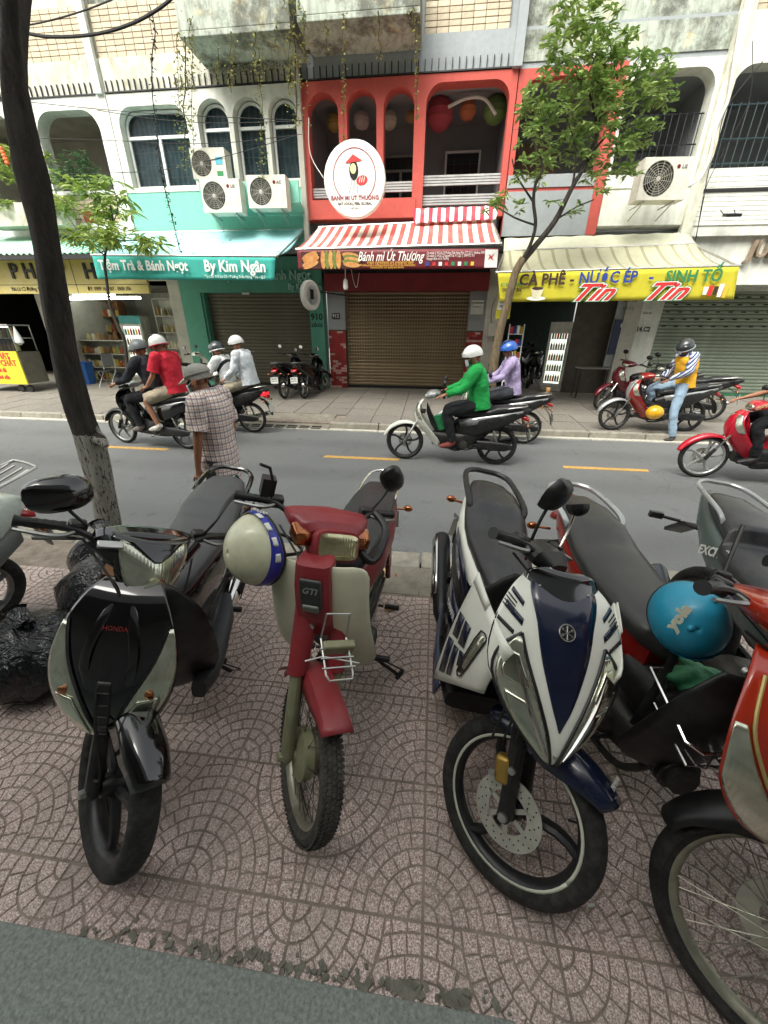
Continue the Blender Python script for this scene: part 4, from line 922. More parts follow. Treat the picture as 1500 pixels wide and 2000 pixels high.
# big trunk at left, limewashed foot
base = P(222, 1072, 2.45); zt = P(165, 845, 2.45).z
t = thing('street_tree', 'dark leaning tree trunk with whitewashed foot at the left kerb', 'tree', base); cb = base
pp, rr = pxpath([(226,1085,66),(221,1060,52),(208,985,50),(192,915,58),(176,862,62),(152,800,60),(132,725,58),(117,650,60),(100,540,64),(84,440,70),(62,340,84),(46,265,82),(28,160,70),(22,60,58),(20,-40,54),(10,-260,50)], 2.45)
rings = frame_rings(smooth_path(pp, 5), [lerp(rr[min(i//5, 15)], rr[min(i//5+1, 15)], (i % 5)/5) for i in range(76)], 20)
rnd = random.Random(3); ph = [rnd.uniform(0, 6) for _ in range(6)]
for i, rg in enumerate(rings):
    c = sum(rg, Vector())/len(rg)
    for j in range(len(rg)):
        a = 2*PI*j/len(rg); k = 1+.07*math.sin(3*a+ph[0]+i*.11)+.05*math.sin(5*a+ph[1]-i*.2)+.035*math.sin(i*.6+2*a+ph[2]); rg[j] = c+(rg[j]-c)*k
m = rel(cb); m.loft(rings); M_bark = bark('dark_bark', zt); m.build('trunk', M_bark, t, ang=80)
m = rel(cb); k_ = P(200, 862, 2.4); m.tube([P(190, 855, 2.45), k_, P(207, 872, 2.38)], [.05, .035, .02], 10, sm=4); m.build('branch_stub', M_bark, t)
m = rel(cb); q0 = P(46, 265, 2.45); m.tube([q0, P(30, 120, 2.6), P(60, -120, 2.9), P(140, -420, 3.2)], [.055, .05, .04, .03], 10, sm=4); m.tube([P(20, -40, 2.45), P(-40, -260, 2.2), P(-160, -500, 2.0)], [.05, .045, .035], 10, sm=4); m.build('limb', M_bark, t)
crown(t, [((-3.4, 2.3, 6.2), 1.1, .6), ((-2.2, 3.0, 6.8), 1.1, .6), ((-4.2, 3.4, 6.9), 1.2, .6)], 700, .16, M_lf, 4)
# cafe tree at right
M_bark2 = bark('pale_bark', -9, '#8b7a5e', '#5b4f3c', amt=0); M_bark3 = bark('grey_bark', -9, '#4a443a', '#2b2822', amt=0)
b0 = P(968, 700, 8.15); b0.z = .03
t = thing('street_tree', 'slim tree with bushy green crown in front of the yellow cafe banner', 'tree', b0)
pp, rr = pxpath([(962,730,20),(968,690,19),(978,640,18),(992,590,17),(1006,535,19),(1022,505,18)], 8.15); pp = [Vector((pp[0].x, pp[0].y, .0))]+pp; rr = [rr[0]*1.2]+rr
m = rel(b0); m.tube(pp, rr, 12, sm=4); m.build('trunk', M_bark2, t)
br = [[(1022,508,16),(1050,475,14),(1085,430,14),(1118,365,12),(1150,310,10),(1165,250,8),(1150,180,6),(1120,120,4)], [(1018,512,12),(1035,480,9),(1046,440,9),(1042,395,9),(1046,360,8),(1060,325,6),(1040,270,4)], [(1150,310,8),(1180,270,6),(1230,230,5),(1270,200,3)], [(1042,395,6),(1010,345,4),(1000,310,3)], [(1046,440,5),(1005,425,4),(965,400,3)],
      [(1118,365,7),(1125,300,5),(1110,240,4),(1090,180,3)], [(1085,430,5),(1125,405,4),(1160,390,3)], [(1125,300,4),(1065,280,3),(1030,240,2)], [(1165,250,5),(1200,150,4),(1190,80,3)]]
for i, b in enumerate(br):
    pp, rr = pxpath([(x, y, w_, 8.15+(k*.07*(-1)**i if i else 0)) for k, (x, y, w_) in enumerate(b)], 8.15); m = rel(b0); m.tube(pp, rr, 8, sm=4); m.build('branch', M_bark3, t)
def blob(x, y, r, Y, sq=1.): p = P(x, y, Y); return (p, r*(p-CAM).dot(cF)/F_PX, sq)
rnd = random.Random(6)
bl = [blob(1120,45,48,8.1), blob(1165,75,45,8.3), blob(1100,110,42,8.0), blob(1190,110,50,8.3), blob(1140,150,55,8.1), blob(1220,140,50,8.2), blob(1265,150,45,8.0), blob(1060,190,42,8.0), blob(1090,235,52,8.1), blob(1160,215,58,8.3), blob(1225,215,52,8.0), blob(1275,200,38,8.2),
      blob(1040,250,34,7.9), blob(1060,300,34,8.0), blob(1130,290,42,8.3), blob(1200,285,45,8.1), blob(1250,265,34,8.2), blob(1020,335,24,7.9), blob(1215,335,28,8.2), blob(1165,330,26,8.3), blob(985,385,22,7.9), blob(960,402,14,7.9), blob(1045,345,20,8.0), blob(1085,385,14,8.1), blob(1120,410,16,8.2), blob(1175,370,16,8.1), blob(1110,10,26,8.2), blob(1165,8,24,8.2), blob(1010,400,14,7.9), blob(1290,130,22,8.1)]
crown(t, bl, 640, .135, M_lf, 5, 7, singles=250, twig=M_bark3)
# thin pole-like tree at left with big drooping leaves
b0 = P(258, 757, 8.0); t = thing('street_tree', 'thin dark sapling with long drooping leaves over the teal awning', 'tree', b0)
pp, rr = pxpath([(262,770,8),(250,720,8),(243,665,8),(232,640,8),(216,600,7),(208,545,7),(205,500,6),(220,440,5),(215,400,4)], 8.0); m = rel(b0); m.tube(pp, rr, 8, sm=4)
for b in ([(205,500,4),(160,460,3),(130,420,2)], [(210,470,4),(270,470,3),(300,468,2)], [(220,440,3),(230,400,2),(215,350,2)], [(215,420,3),(180,380,2),(165,345,2)]): pp, rr = pxpath(b, 7.9); m.tube(pp, rr, 6, sm=3)
m.build('trunk', M_bark3, t)
crown(t, [blob(145,455,22,7.8), blob(185,460,26,7.7), blob(235,470,24,7.7), blob(280,472,24,7.6), blob(305,468,14,7.6), blob(210,445,20,7.8), blob(215,400,20,8), blob(250,385,14,8), blob(180,385,24,8), blob(150,360,18,8.1), blob(210,350,16,8.2), blob(130,400,20,8), blob(190,420,18,7.9), blob(250,420,12,7.9)], 170, .22, M_lf2, 9, 6, droop=-.35, W=.24)
# potted plants on the left balcony
M_pot = mk('terracotta', '#8d4a34', .8)
for lb, ss, n_, L_, mt, sd in (('dense dark-green shrub in the second white arch', [blob(150,330,30,9.95), blob(175,345,24,10.0), blob(135,350,24,9.9), blob(160,310,16,10)], 200, .09, M_lfd, 1), ('light green bush spilling over the planter box at left', [blob(85,380,26,9.5), blob(100,350,20,9.6), blob(120,400,20,9.4), blob(95,410,20,9.3)], 200, .10, M_lf, 2),
        ('feathery green plant behind the trunk with orange flowers', [blob(5,300,22,9.6), blob(15,340,22,9.5), blob(10,400,20,9.4), blob(85,310,16,9.9)], 190, .10, M_lf2, 3)):
    c = ss[0][0].copy(); c.z = 3.9; t = thing('balcony_plant', lb, 'plant', c, group='plants on the left balcony'); crown(t, ss, n_, L_, mt, sd, 6)
    m = MB(); m.lathe([(.10, 0), (.14, .22), (.15, .22), (.13, .2), (.0, .2)], axis='Z', n=14); m.build('pot', M_pot, t)
    if 'orange' in lb:
        m = MB(); 
        for k in range(5): p = P(2+k*3, 290+k*7, 9.4)-c; m.ball(p, (.05, .04, .04), 8, 5)
        m.build('flower', mk('orange_flower', '#e06a35', .6), t)
# vines that trail from the troughs
for i, (x, y0, y1, d) in enumerate(((345,60,215,.10),(362,70,330,.22),(372,30,300,.12),(452,60,180,.10),(508,95,345,.12),(497,60,140,.10),(575,-10,250,.30),(568,40,190,.12),(636,35,100,.07),(672,25,290,.05),(738,20,110,.08),(805,10,60,.05),(812,30,235,.04),(540,40,100,.06),(592,10,120,.10),(425,85,160,.06))):
    p0, p1 = P(x, y0, 8.95), P(x+(-2 if i % 2 else 4), y1, 9.1); rnd = random.Random(i)
    t = thing('trailing_vine', ['thick', 'thin', 'sparse', 'dry', 'long'][i % 5]+' vine hanging '+['at the far left end of the left trough', 'down past the first blue-curtained arch', 'beside the teal house wide window', 'under the middle of the left trough', 'in front of the middle curtained arch', 'short and second from the trough middle', 'in the gap between the two troughs', 'just left of the trough gap', 'under the left end of the right trough', 'down through the second narrow red arch to the round sign', 'under the middle of the right trough', 'at the right end of the right trough, short', 'down between narrow and wide red arches', 'short, near the right end of the left trough', 'just right of the trough gap', 'short, left of the trough middle'][i], 'vine', p0, group='vines trailing from the balcony troughs')
    m = MB(); path = [(p1-p0)*(k/8)+Vector((rnd.uniform(-.03, .03), rnd.uniform(-.02, .02), 0)) for k in range(9)]; m.tube(path, .005 if d < .2 else .012, 4, sm=2); m.build('stem', M_bark3, t)
    m = MB(); n_ = int((p0-p1).length*(40+260*d))
    for k in range(n_): q = (p1-p0)*rnd.random()+Vector((rnd.gauss(0, d*.35), rnd.gauss(0, d*.3), 0)); leaf_at(m, q, rdir(rnd, -.5), rnd.uniform(.035, .065), .035)
    if n_: m.build('foliage', M_vine, t, smooth=False, kind='stuff')
m = MB(); rnd = random.Random(77)
t = thing('ivy_patch', 'dry creeper patch over the stained band between left trough and curtained arches', 'plant', (-3.9, 9.8, 6.3))
for k in range(520): leaf_at(m, (rnd.gauss(.1, .5), -.02+rnd.uniform(-.05, .02), rnd.gauss(0, .12)), rdir(rnd, -.4), .05, .03)
m.build('foliage', leafmat('dry_creeper', '#5d5233', '#7a7350', '#3d3a22'), t, smooth=False, kind='stuff')
# cables
M_cab = mk('cable_black', '#151515', .6)
def cable(lb, pts, r, Y=7.0, mat=None, sm=8):
    q = [P(x, y, Y if len(t_) < 3 else t_[2]) for t_ in pts for x, y in [t_[:2]]]; t = thing('cable', lb, 'cable', q[0]); m = rel(q[0]); m.tube(q, r, 6, sm=sm); m.build('wire', mat or M_cab, t); return t
cable('thick black cable sagging across the top left from the trunk', [(-60,30),(50,64),(110,72),(190,66),(260,45),(320,10),(360,-30)], .018, 6.2)
cable('upper thin black cable rising to the right beside the trunk', [(-60,60),(60,48),(160,22),(240,-10)], .009, 6.2)
cable('wire running down across the white arches towards the red house', [(45,198),(180,212),(300,222),(420,228),(590,235)], .006, 9.3)
cable('second wire slightly lower across the curtained windows', [(190,215),(300,232),(420,240),(590,236)], .006, 9.3)
cable('wire across the middle of the blue curtained windows', [(80,270),(230,275),(330,280),(450,278),(590,262)], .005, 9.3)
cable('lowest wire across the curtained windows above the air conditioners', [(90,340),(215,338),(330,330),(460,300),(585,262)], .006, 9.3)
cable('thin wire down the left red post to the round sign', [(603,230),(606,300),(632,348)], .008, 9.5, M_wplast)
cable('tangled wires down the cream pilaster at right', [(1490,120),(1420,210),(1400,290),(1385,330),(1372,400),(1358,470)], .008, 9.6)
cable('thin drop wire at the right pilaster beside the tangled one', [(1470,80),(1462,200),(1400,320),(1375,380),(1360,465)], .006, 9.55)
t = cable('dead twisted vine cable hanging in front of the wide curtained window', [(292,10),(303,60),(297,110),(298,190),(305,240),(312,320),(322,370),(335,420),(352,492)], .008, 7.2)
m = rel(t.location); rnd = random.Random(31)
for k in range(130):
    u = rnd.random()**.7; i = u*8; pts = [(292,10),(303,60),(297,110),(298,190),(305,240),(312,320),(322,370),(335,420),(352,492)]; a = pts[int(min(i, 7.99))]; b = pts[int(min(i, 7.99))+1]; f = i-int(i)
    p = P(lerp(a[0], b[0], f)+rnd.uniform(-3, 3), lerp(a[1], b[1], f), 7.2); leaf_at(m, p, rdir(rnd, -.3), .05, .03)
m.build('dry_leaf', M_dark, t, smooth=False, kind='stuff')
# ------------------------------------------------------------------ motorbikes
M_rub = mk('tyre_rubber', '#1d1d1c', .85, var=.25, sc_=12, bump=.25, bs=90, dirt=.5, dcol=(.09, .085, .07))
M_rubd = mk('dusty_tyre_rubber', '#3a3833', .9, var=.3, sc_=12, bump=.3, bs=90, dirt=.7, dcol=(.14, .13, .11))
M_alloy = mk('alloy_grey', '#8d8f8c', .4, .8, var=.15, sc_=14, dirt=.4)
M_alloyb = mk('alloy_black', '#2b2c2e', .36, .4, var=.15, sc_=14, dirt=.25)
M_rimd = mk('dull_steel_rim', '#a3a291', .4, .7, var=.2, sc_=14, dirt=.5)
M_eng = mk('engine_metal', '#4b4b48', .5, .7, var=.3, sc_=18, bump=.3, dirt=.5)
M_seat = mk('seat_vinyl', '#28292b', .33, var=.12, sc_=5, bump=.12, bs=260, dirt=.25, dcol=(.12, .115, .105))
M_blk = mk('black_gloss', '#060608', .10, coat=.9, var=.2, sc_=4, dirt=.05, dcol=(.05, .048, .042))
M_blks = mk('black_satin', '#141516', .42, var=.2, sc_=7, dirt=.35, dcol=(.075, .07, .062))
M_cubr = mk('cub_red', '#86262d', .45, coat=.12, var=.14, sc_=4, dirt=.35, dcol=(.23, .10, .09))
M_cubw = mk('cub_ivory', '#d6d6bc', .45, var=.10, sc_=4, dirt=.4, dcol=(.42, .41, .30))
M_navy = mk('navy_gloss', '#0c1730', .2, coat=.5, var=.15, sc_=4, dirt=.15)
M_fwht = mk('fairing_white', '#e4e6da', .32, coat=.3, var=.05, sc_=4, dirt=.15, dcol=(.42, .40, .31))
M_redg = mk('red_gloss', '#8f1a14', .22, coat=.6, var=.2, sc_=3, dirt=.12)
M_oran = mk('orange_red_gloss', '#a92c14', .2, coat=.7, var=.2, sc_=3, dirt=.15)
M_mar = mk('maroon_gloss', '#5c1220', .22, coat=.6, var=.2, sc_=3, dirt=.12)
M_gry = mk('grey_green_gloss', '#4d5955', .3, coat=.3, var=.1, sc_=3, dirt=.2)
M_silv = mk('silver_paint', '#b2b5b4', .3, .5, coat=.3, var=.1, sc_=3, dirt=.25)
M_pinkr = mk('red_pink_gloss', '#c0152f', .25, coat=.5, var=.15, sc_=3, dirt=.1)
M_lens = None
def lensmat(name, c1, c2, s=22.):
    B = NB(name); mp = B.n('ShaderNodeMapping'); mp.inputs['Scale'].default_value = (.6, 1.6, .5); mp.inputs['Rotation'].default_value = (.5, .2, .3); B.l(B.tc.outputs['Object'], mp.inputs[0])
    y_ = B.sep(B.tc.outputs['Object'])[1]; fl_ = B.math('SINE', B.math('MULTIPLY', y_, 620.)); n3 = B.noise(26, 2)
    col = B.mix(B.ramp(n3, [(.30, (0,)*3), (.70, (.5,)*3)]), srgb(c1), srgb(c2))
    m = B.set(col, .16, .8, Coat_Weight=1., Coat_Roughness=.03); B.bump(fl_, .12, .0012); return m
M_lens = lensmat('headlight_lens', '#d3d6c3', '#8e917c'); M_bowl = mk('reflector_bowl', '#e4e6d2', .1, 1., var=.1, sc_=30); M_lensy = lensmat('yellowed_lens', '#c9c49a', '#6f6a45', 40); M_lenso = lensmat('amber_lens', '#b5682f', '#5e2f16', 60)
M_lensr = mk('red_lens', '#a0141c', .15, coat=.8, var=.2, sc_=20); M_pl = mk('plate_white', '#d5d7d0', .5, var=.05, dirt=.2)
M_gold = mk('caliper_gold', '#a98b45', .4, .7); M_mir = mk('mirror_glass', '#b8c2c4', .05, 1.)
M_disc = mk('brake_disc', '#cfcdc0', .38, .7, var=.15, sc_=20)

def spow(a, e): return math.copysign(abs(a)**e, a)
def hull_rings(st, n=20, e=.75):
    """stations (x, z, half width, half height[, y]) -> closed rings across the bike"""
    out = []
    for s in st:
        x, z, hw, hh = s[:4]; y0 = s[4] if len(s) > 4 else 0
        out.append([Vector((x, y0+hw*spow(math.cos(a), e), z+hh*spow(math.sin(a), e))) for a in [2*PI*j/n for j in range(n)]])
    return out
def densify(st, k=3):
    out = []
    for i in range(len(st)-1):
        for t in range(k):
            f = t/k; f = f*f*(3-2*f)*.5+f*.5
            out.append(tuple(lerp(a, b, f) for a, b in zip(st[i], st[i+1])))
    return out+[st[-1]]
def hull(name, st, mat, parent, e=.75, k=3, n=20, mw=None, **kw):
    m = MB(); m.loft(hull_rings(densify(st, k), n, e)); return m.build(name, mat, parent, mw=mw, **kw)
class Surf:
    """curved shell: rows (z, x, half width, bulge), top to bottom; u -1..1 across, v 0..1 down"""
    def __init__(s, rows, p=2.2, side=None): s.r = rows; s.p = p
    def row(s, v):
        t = max(0, min(.9999, v))*(len(s.r)-1); i = int(t); f = t-i; r = s.r; n = len(r)
        a, b, c, d = r[max(i-1, 0)], r[i], r[i+1], r[min(i+2, n-1)]
        return [.5*((2*b[k])+(c[k]-a[k])*f+(2*a[k]-5*b[k]+4*c[k]-d[k])*f*f+(3*b[k]-a[k]-3*c[k]+d[k])*f**3) for k in range(4)]
    def pt(s, u, v, off=0.):
        z, x, w_, b = s.row(v); p = Vector((x-b*abs(u)**s.p, w_*u, z))
        if off: p += s.nrm(u, v)*off
        return p
    def nrm(s, u, v):
        e = .01; a = s.pt(min(u+e, 1.2), v)-s.pt(max(u-e, -1.2), v); b = s.pt(u, min(v+e, 1))-s.pt(u, max(v-e, 0)); n = a.cross(b)
        n = n.normalized() if n.length > 1e-9 else Vector((1, 0, 0)); return n if n.x > 0 else -n
    def full(s, nu=24, nv=18): return [[s.pt(-1+2*i/nu, j/nv) for i in range(nu+1)] for j in range(nv+1)]
    def strip(s, edges, off, nu=8, nv=14):
        rows = []
        for j in range(nv+1):
            v = lerp(edges[0][0], edges[-1][0], j/nv); i = 0
            while i < len(edges)-2 and edges[i+1][0] < v: i += 1
            a, b = edges[i], edges[i+1]; f = (v-a[0])/(b[0]-a[0]) if b[0] != a[0] else 0; f = max(0, min(1, f))
            l, r_ = lerp(a[1], b[1], f), lerp(a[2], b[2], f)
            rows.append([s.pt(lerp(l, r_, k/nu), v, off) for k in range(nu+1)])
        return rows
def panel(name, S, edges, mat, parent, off=.004, mir=False, th=.004, mw=None, nu=8, nv=14, bev=0):
    out = []
    for s_ in ((1, -1) if mir else (1,)):
        e = [(v, a*s_, b*s_) for v, a, b in edges]; m = MB(); m.grid(S.strip(e, off, nu, nv)); out.append(m.build(name, mat, parent, solid=th, mw=mw))
    return out
def decal(body, S, u, v, size, mat, parent, ang=0., off=.006, mw=None, **k):
    p = S.pt(u, v, off); n = S.nrm(u, v); x = (S.pt(u+.02, v)-S.pt(u-.02, v)).normalized()
    if x.y < 0: x = -x
    y = n.cross(x).normalized(); x = y.cross(n)
    q = Matrix(((x.x, y.x, n.x, p.x), (x.y, y.y, n.y, p.y), (x.z, y.z, n.z, p.z), (0, 0, 0, 1))) @ Matrix.Rotation(ang, 4, 'Z')
    return text(body, (0, 0, 0), size, mat, parent, ext=.0006, mw=(mw @ q) if mw is not None else q, **k)
def text_at(body, p, xdir, ydir, size, mat, parent, mw=None, **k):
    x = Vector(xdir).normalized(); n = x.cross(Vector(ydir)).normalized(); y = n.cross(x); p = Vector(p)
    q = Matrix(((x.x, y.x, n.x, p.x), (x.y, y.y, n.y, p.y), (x.z, y.z, n.z, p.z), (0, 0, 0, 1)))
    return text(body, (0, 0, 0), size, mat, parent, ext=.0006, mw=(mw @ q) if mw is not None else q, **k)

def make_wheel(root, cx, r, kind='alloy', mw=None, tw=.042, rim=M_alloy, tyre=M_rub, disc=True, n=40, line=None, drum=False, tread=False, side=-1, name='wheel'):
    w_ = obj(name, None, root, mw=mw); c = (cx, 0, r); rr = r-tw*1.42
    m = MB(); rings = []
    for i in range(n):
        a = 2*PI*i/n; ca, sa = math.cos(a), math.sin(a)
        pr = [(r, 0), (r-.004, tw*.45), (r-.014, tw*.8), (r-.032, tw*1.02), (rr+.012, tw*.85), (rr, tw*.62), (rr+.004, 0), (rr, -tw*.62), (rr+.012, -tw*.85), (r-.032, -tw*1.02), (r-.014, -tw*.8), (r-.004, -tw*.45)]
        rings.append([Vector((cx+ca*q, y, r+sa*q)) for q, y in pr])
    m.loft(rings, False, True); m.build('tyre', tyre, w_, ang=60)
    if tread:
        m = MB()
        for i in range(96):
            a = 2*PI*i/96
            for q, (y, L) in enumerate(((0, .010), (tw*.42, .012), (-tw*.42, .012), (tw*.8, .013), (-tw*.8, .013))):
                da = (PI/96)*(1 if q in (1, 2) else 0); R2 = r+.001-(abs(y)/tw)**2*.013
                R_m = Euler((0, -(a+da)+PI/2, 0)).to_matrix(); m.box((cx+math.cos(a+da)*R2, y, r+math.sin(a+da)*R2), (.0125, L, .0035), R_m @ Euler((0, 0, .5*(1 if y > 0 else -1))).to_matrix())
        m.build('tread_block', tyre, w_, smooth=False, kind='stuff')
    m = MB(); rings = []
    for i in range(n):
        a = 2*PI*i/n; ca, sa = math.cos(a), math.sin(a)
        pr = [(rr+.008, tw*.68), (rr-.004, tw*.62), (rr-.014, tw*.3), (rr-.02, 0), (rr-.014, -tw*.3), (rr-.004, -tw*.62), (rr+.008, -tw*.68), (rr+.002, 0)]
        rings.append([Vector((cx+ca*q, y, r+sa*q)) for q, y in pr])
    m.loft(rings, False, True); m.build('rim', rim, w_, ang=70)
    if line:
        for s in (1, -1): m = MB(); m.grid([[(cx+math.cos(2*PI*i/48)*q, s*(tw*.71), r+math.sin(2*PI*i/48)*q) for i in range(49)] for q in (rr-.003, rr+.006)]); m.build('rim_stripe', line, w_, solid=.002)
    if kind == 'spoke':
        m = MB(); ns = 36
        for i in range(ns):
            s = 1 if i % 2 else -1; a = 2*PI*i/ns; h = .052 if drum else .03; b = a+(.5 if (i//2) % 2 else -.5)
            m.tube([(cx+math.cos(b)*h, s*.03, r+math.sin(b)*h), (cx+math.cos(a)*(rr-.012), s*.006, r+math.sin(a)*(rr-.012))], .0015, 4)
        m.build('spokes', M_rimd if not drum else M_eng, w_, kind='stuff')
        m = MB(); hd = .078 if drum else .04
        m.lathe([(0, -.055), (.02, -.055), (.025, -.04), (hd, -.038), (hd, -.03), (hd*.8, -.025), (hd*.8, .025), (hd, .03), (hd, .038), (.025, .045), (.02, .055), (0, .055)], c, n=28, caps=False); m.build('hub', mk('dusty_hub', '#8c8674', .6, .4, var=.2, sc_=20, dirt=.5) if drum else M_alloy, w_)
    else:
        ns = {'alloy3': 3, 'alloy': 5, 'alloy6': 6}[kind]
        for i in range(ns):
            a = 2*PI*i/ns+.35; m = MB(); pts = []
            for k in range(6):
                f = k/5; q = lerp(.03, rr-.008, f); aa = a+.16*math.sin(f*PI)
                pts.append((cx+math.cos(aa)*q, 0, r+math.sin(aa)*q))
            hwv = .024 if ns < 5 else .017
            m.tube(pts, [(.016, hwv*lerp(1.2, .8, k/5)) for k in range(6)], 8); m.build('spoke', rim, w_)
        m = MB(); m.lathe([(0, -.05), (.03, -.048), (.04, -.02), (.04, .02), (.03, .048), (0, .05)], c, n=20, caps=False); m.build('hub', rim, w_)
    if disc:
        m = MB(); y = side*.058; rings = []
        for q, yy in ((.062, y-.002), (.108, y-.002), (.108, y+.002), (.062, y+.002)): rings.append([Vector((cx+math.cos(2*PI*j/40)*q, yy, r+math.sin(2*PI*j/40)*q)) for j in range(40)])
        m.loft(rings, False, True)
        for k in range(6): a = 2*PI*k/6; m.box((cx+math.cos(a)*.05, y, r+math.sin(a)*.05), (.045, .004, .014), Euler((0, -a, 0)).to_matrix())
        d = m.build('brake_disc', M_disc, w_, ang=30)
        m = MB()
        for k in range(48): a = 2*PI*k/48; q = (.074, .086, .098)[k % 3]; m.lathe([(0, y+side*.003), (.0028, y+side*.003)], (cx+math.cos(a)*q, 0, r+math.sin(a)*q), n=6)
        m.build('disc_hole', M_black, w_, smooth=False, kind='stuff')
    return w_

def mirror_part(hb, base, top, ang, size=(.062, .042), side=1, shape='oval', mat=M_dark, stalk=None, tilt=0.):
    """stalk and mirror head; the glass faces the rider (-x)"""
    m = MB(); m.tube([base, (Vector(base)+Vector(top))/2+Vector((.0, side*.012, 0)), top], .0055, 6, sm=4); m.build('mirror_stalk', stalk or M_blks, hb)
    R = Euler(ang).to_matrix(); c = Vector(top); sx, sz = size; m = MB(); rings = []
    for x, k in ((-.012, .96), (-.010, 1.), (.006, .98), (.022, .80), (.032, .45), (.035, .1)):
        rg = []
        for j in range(20):
            a = 2*PI*j/20; e = .8
            if shape == 'hex': q = .86+.16*abs(math.cos(3*a)) if True else 1
            else: q = 1
            rg.append(c+R @ Vector((x, sx*k*q*spow(math.cos(a), e), sz*k*q*spow(math.sin(a), e))))
        rings.append(rg)
    m.loft(rings); mb = m.build('mirror', mat, hb)
    m = MB(); m.add([c+R @ Vector((-.0125, sx*.9*math.cos(a), sz*.9*math.sin(a))) for a in [2*PI*j/18 for j in range(18)]], [tuple(range(18))]); m.build('mirror_glass', M_mir, hb, smooth=False)

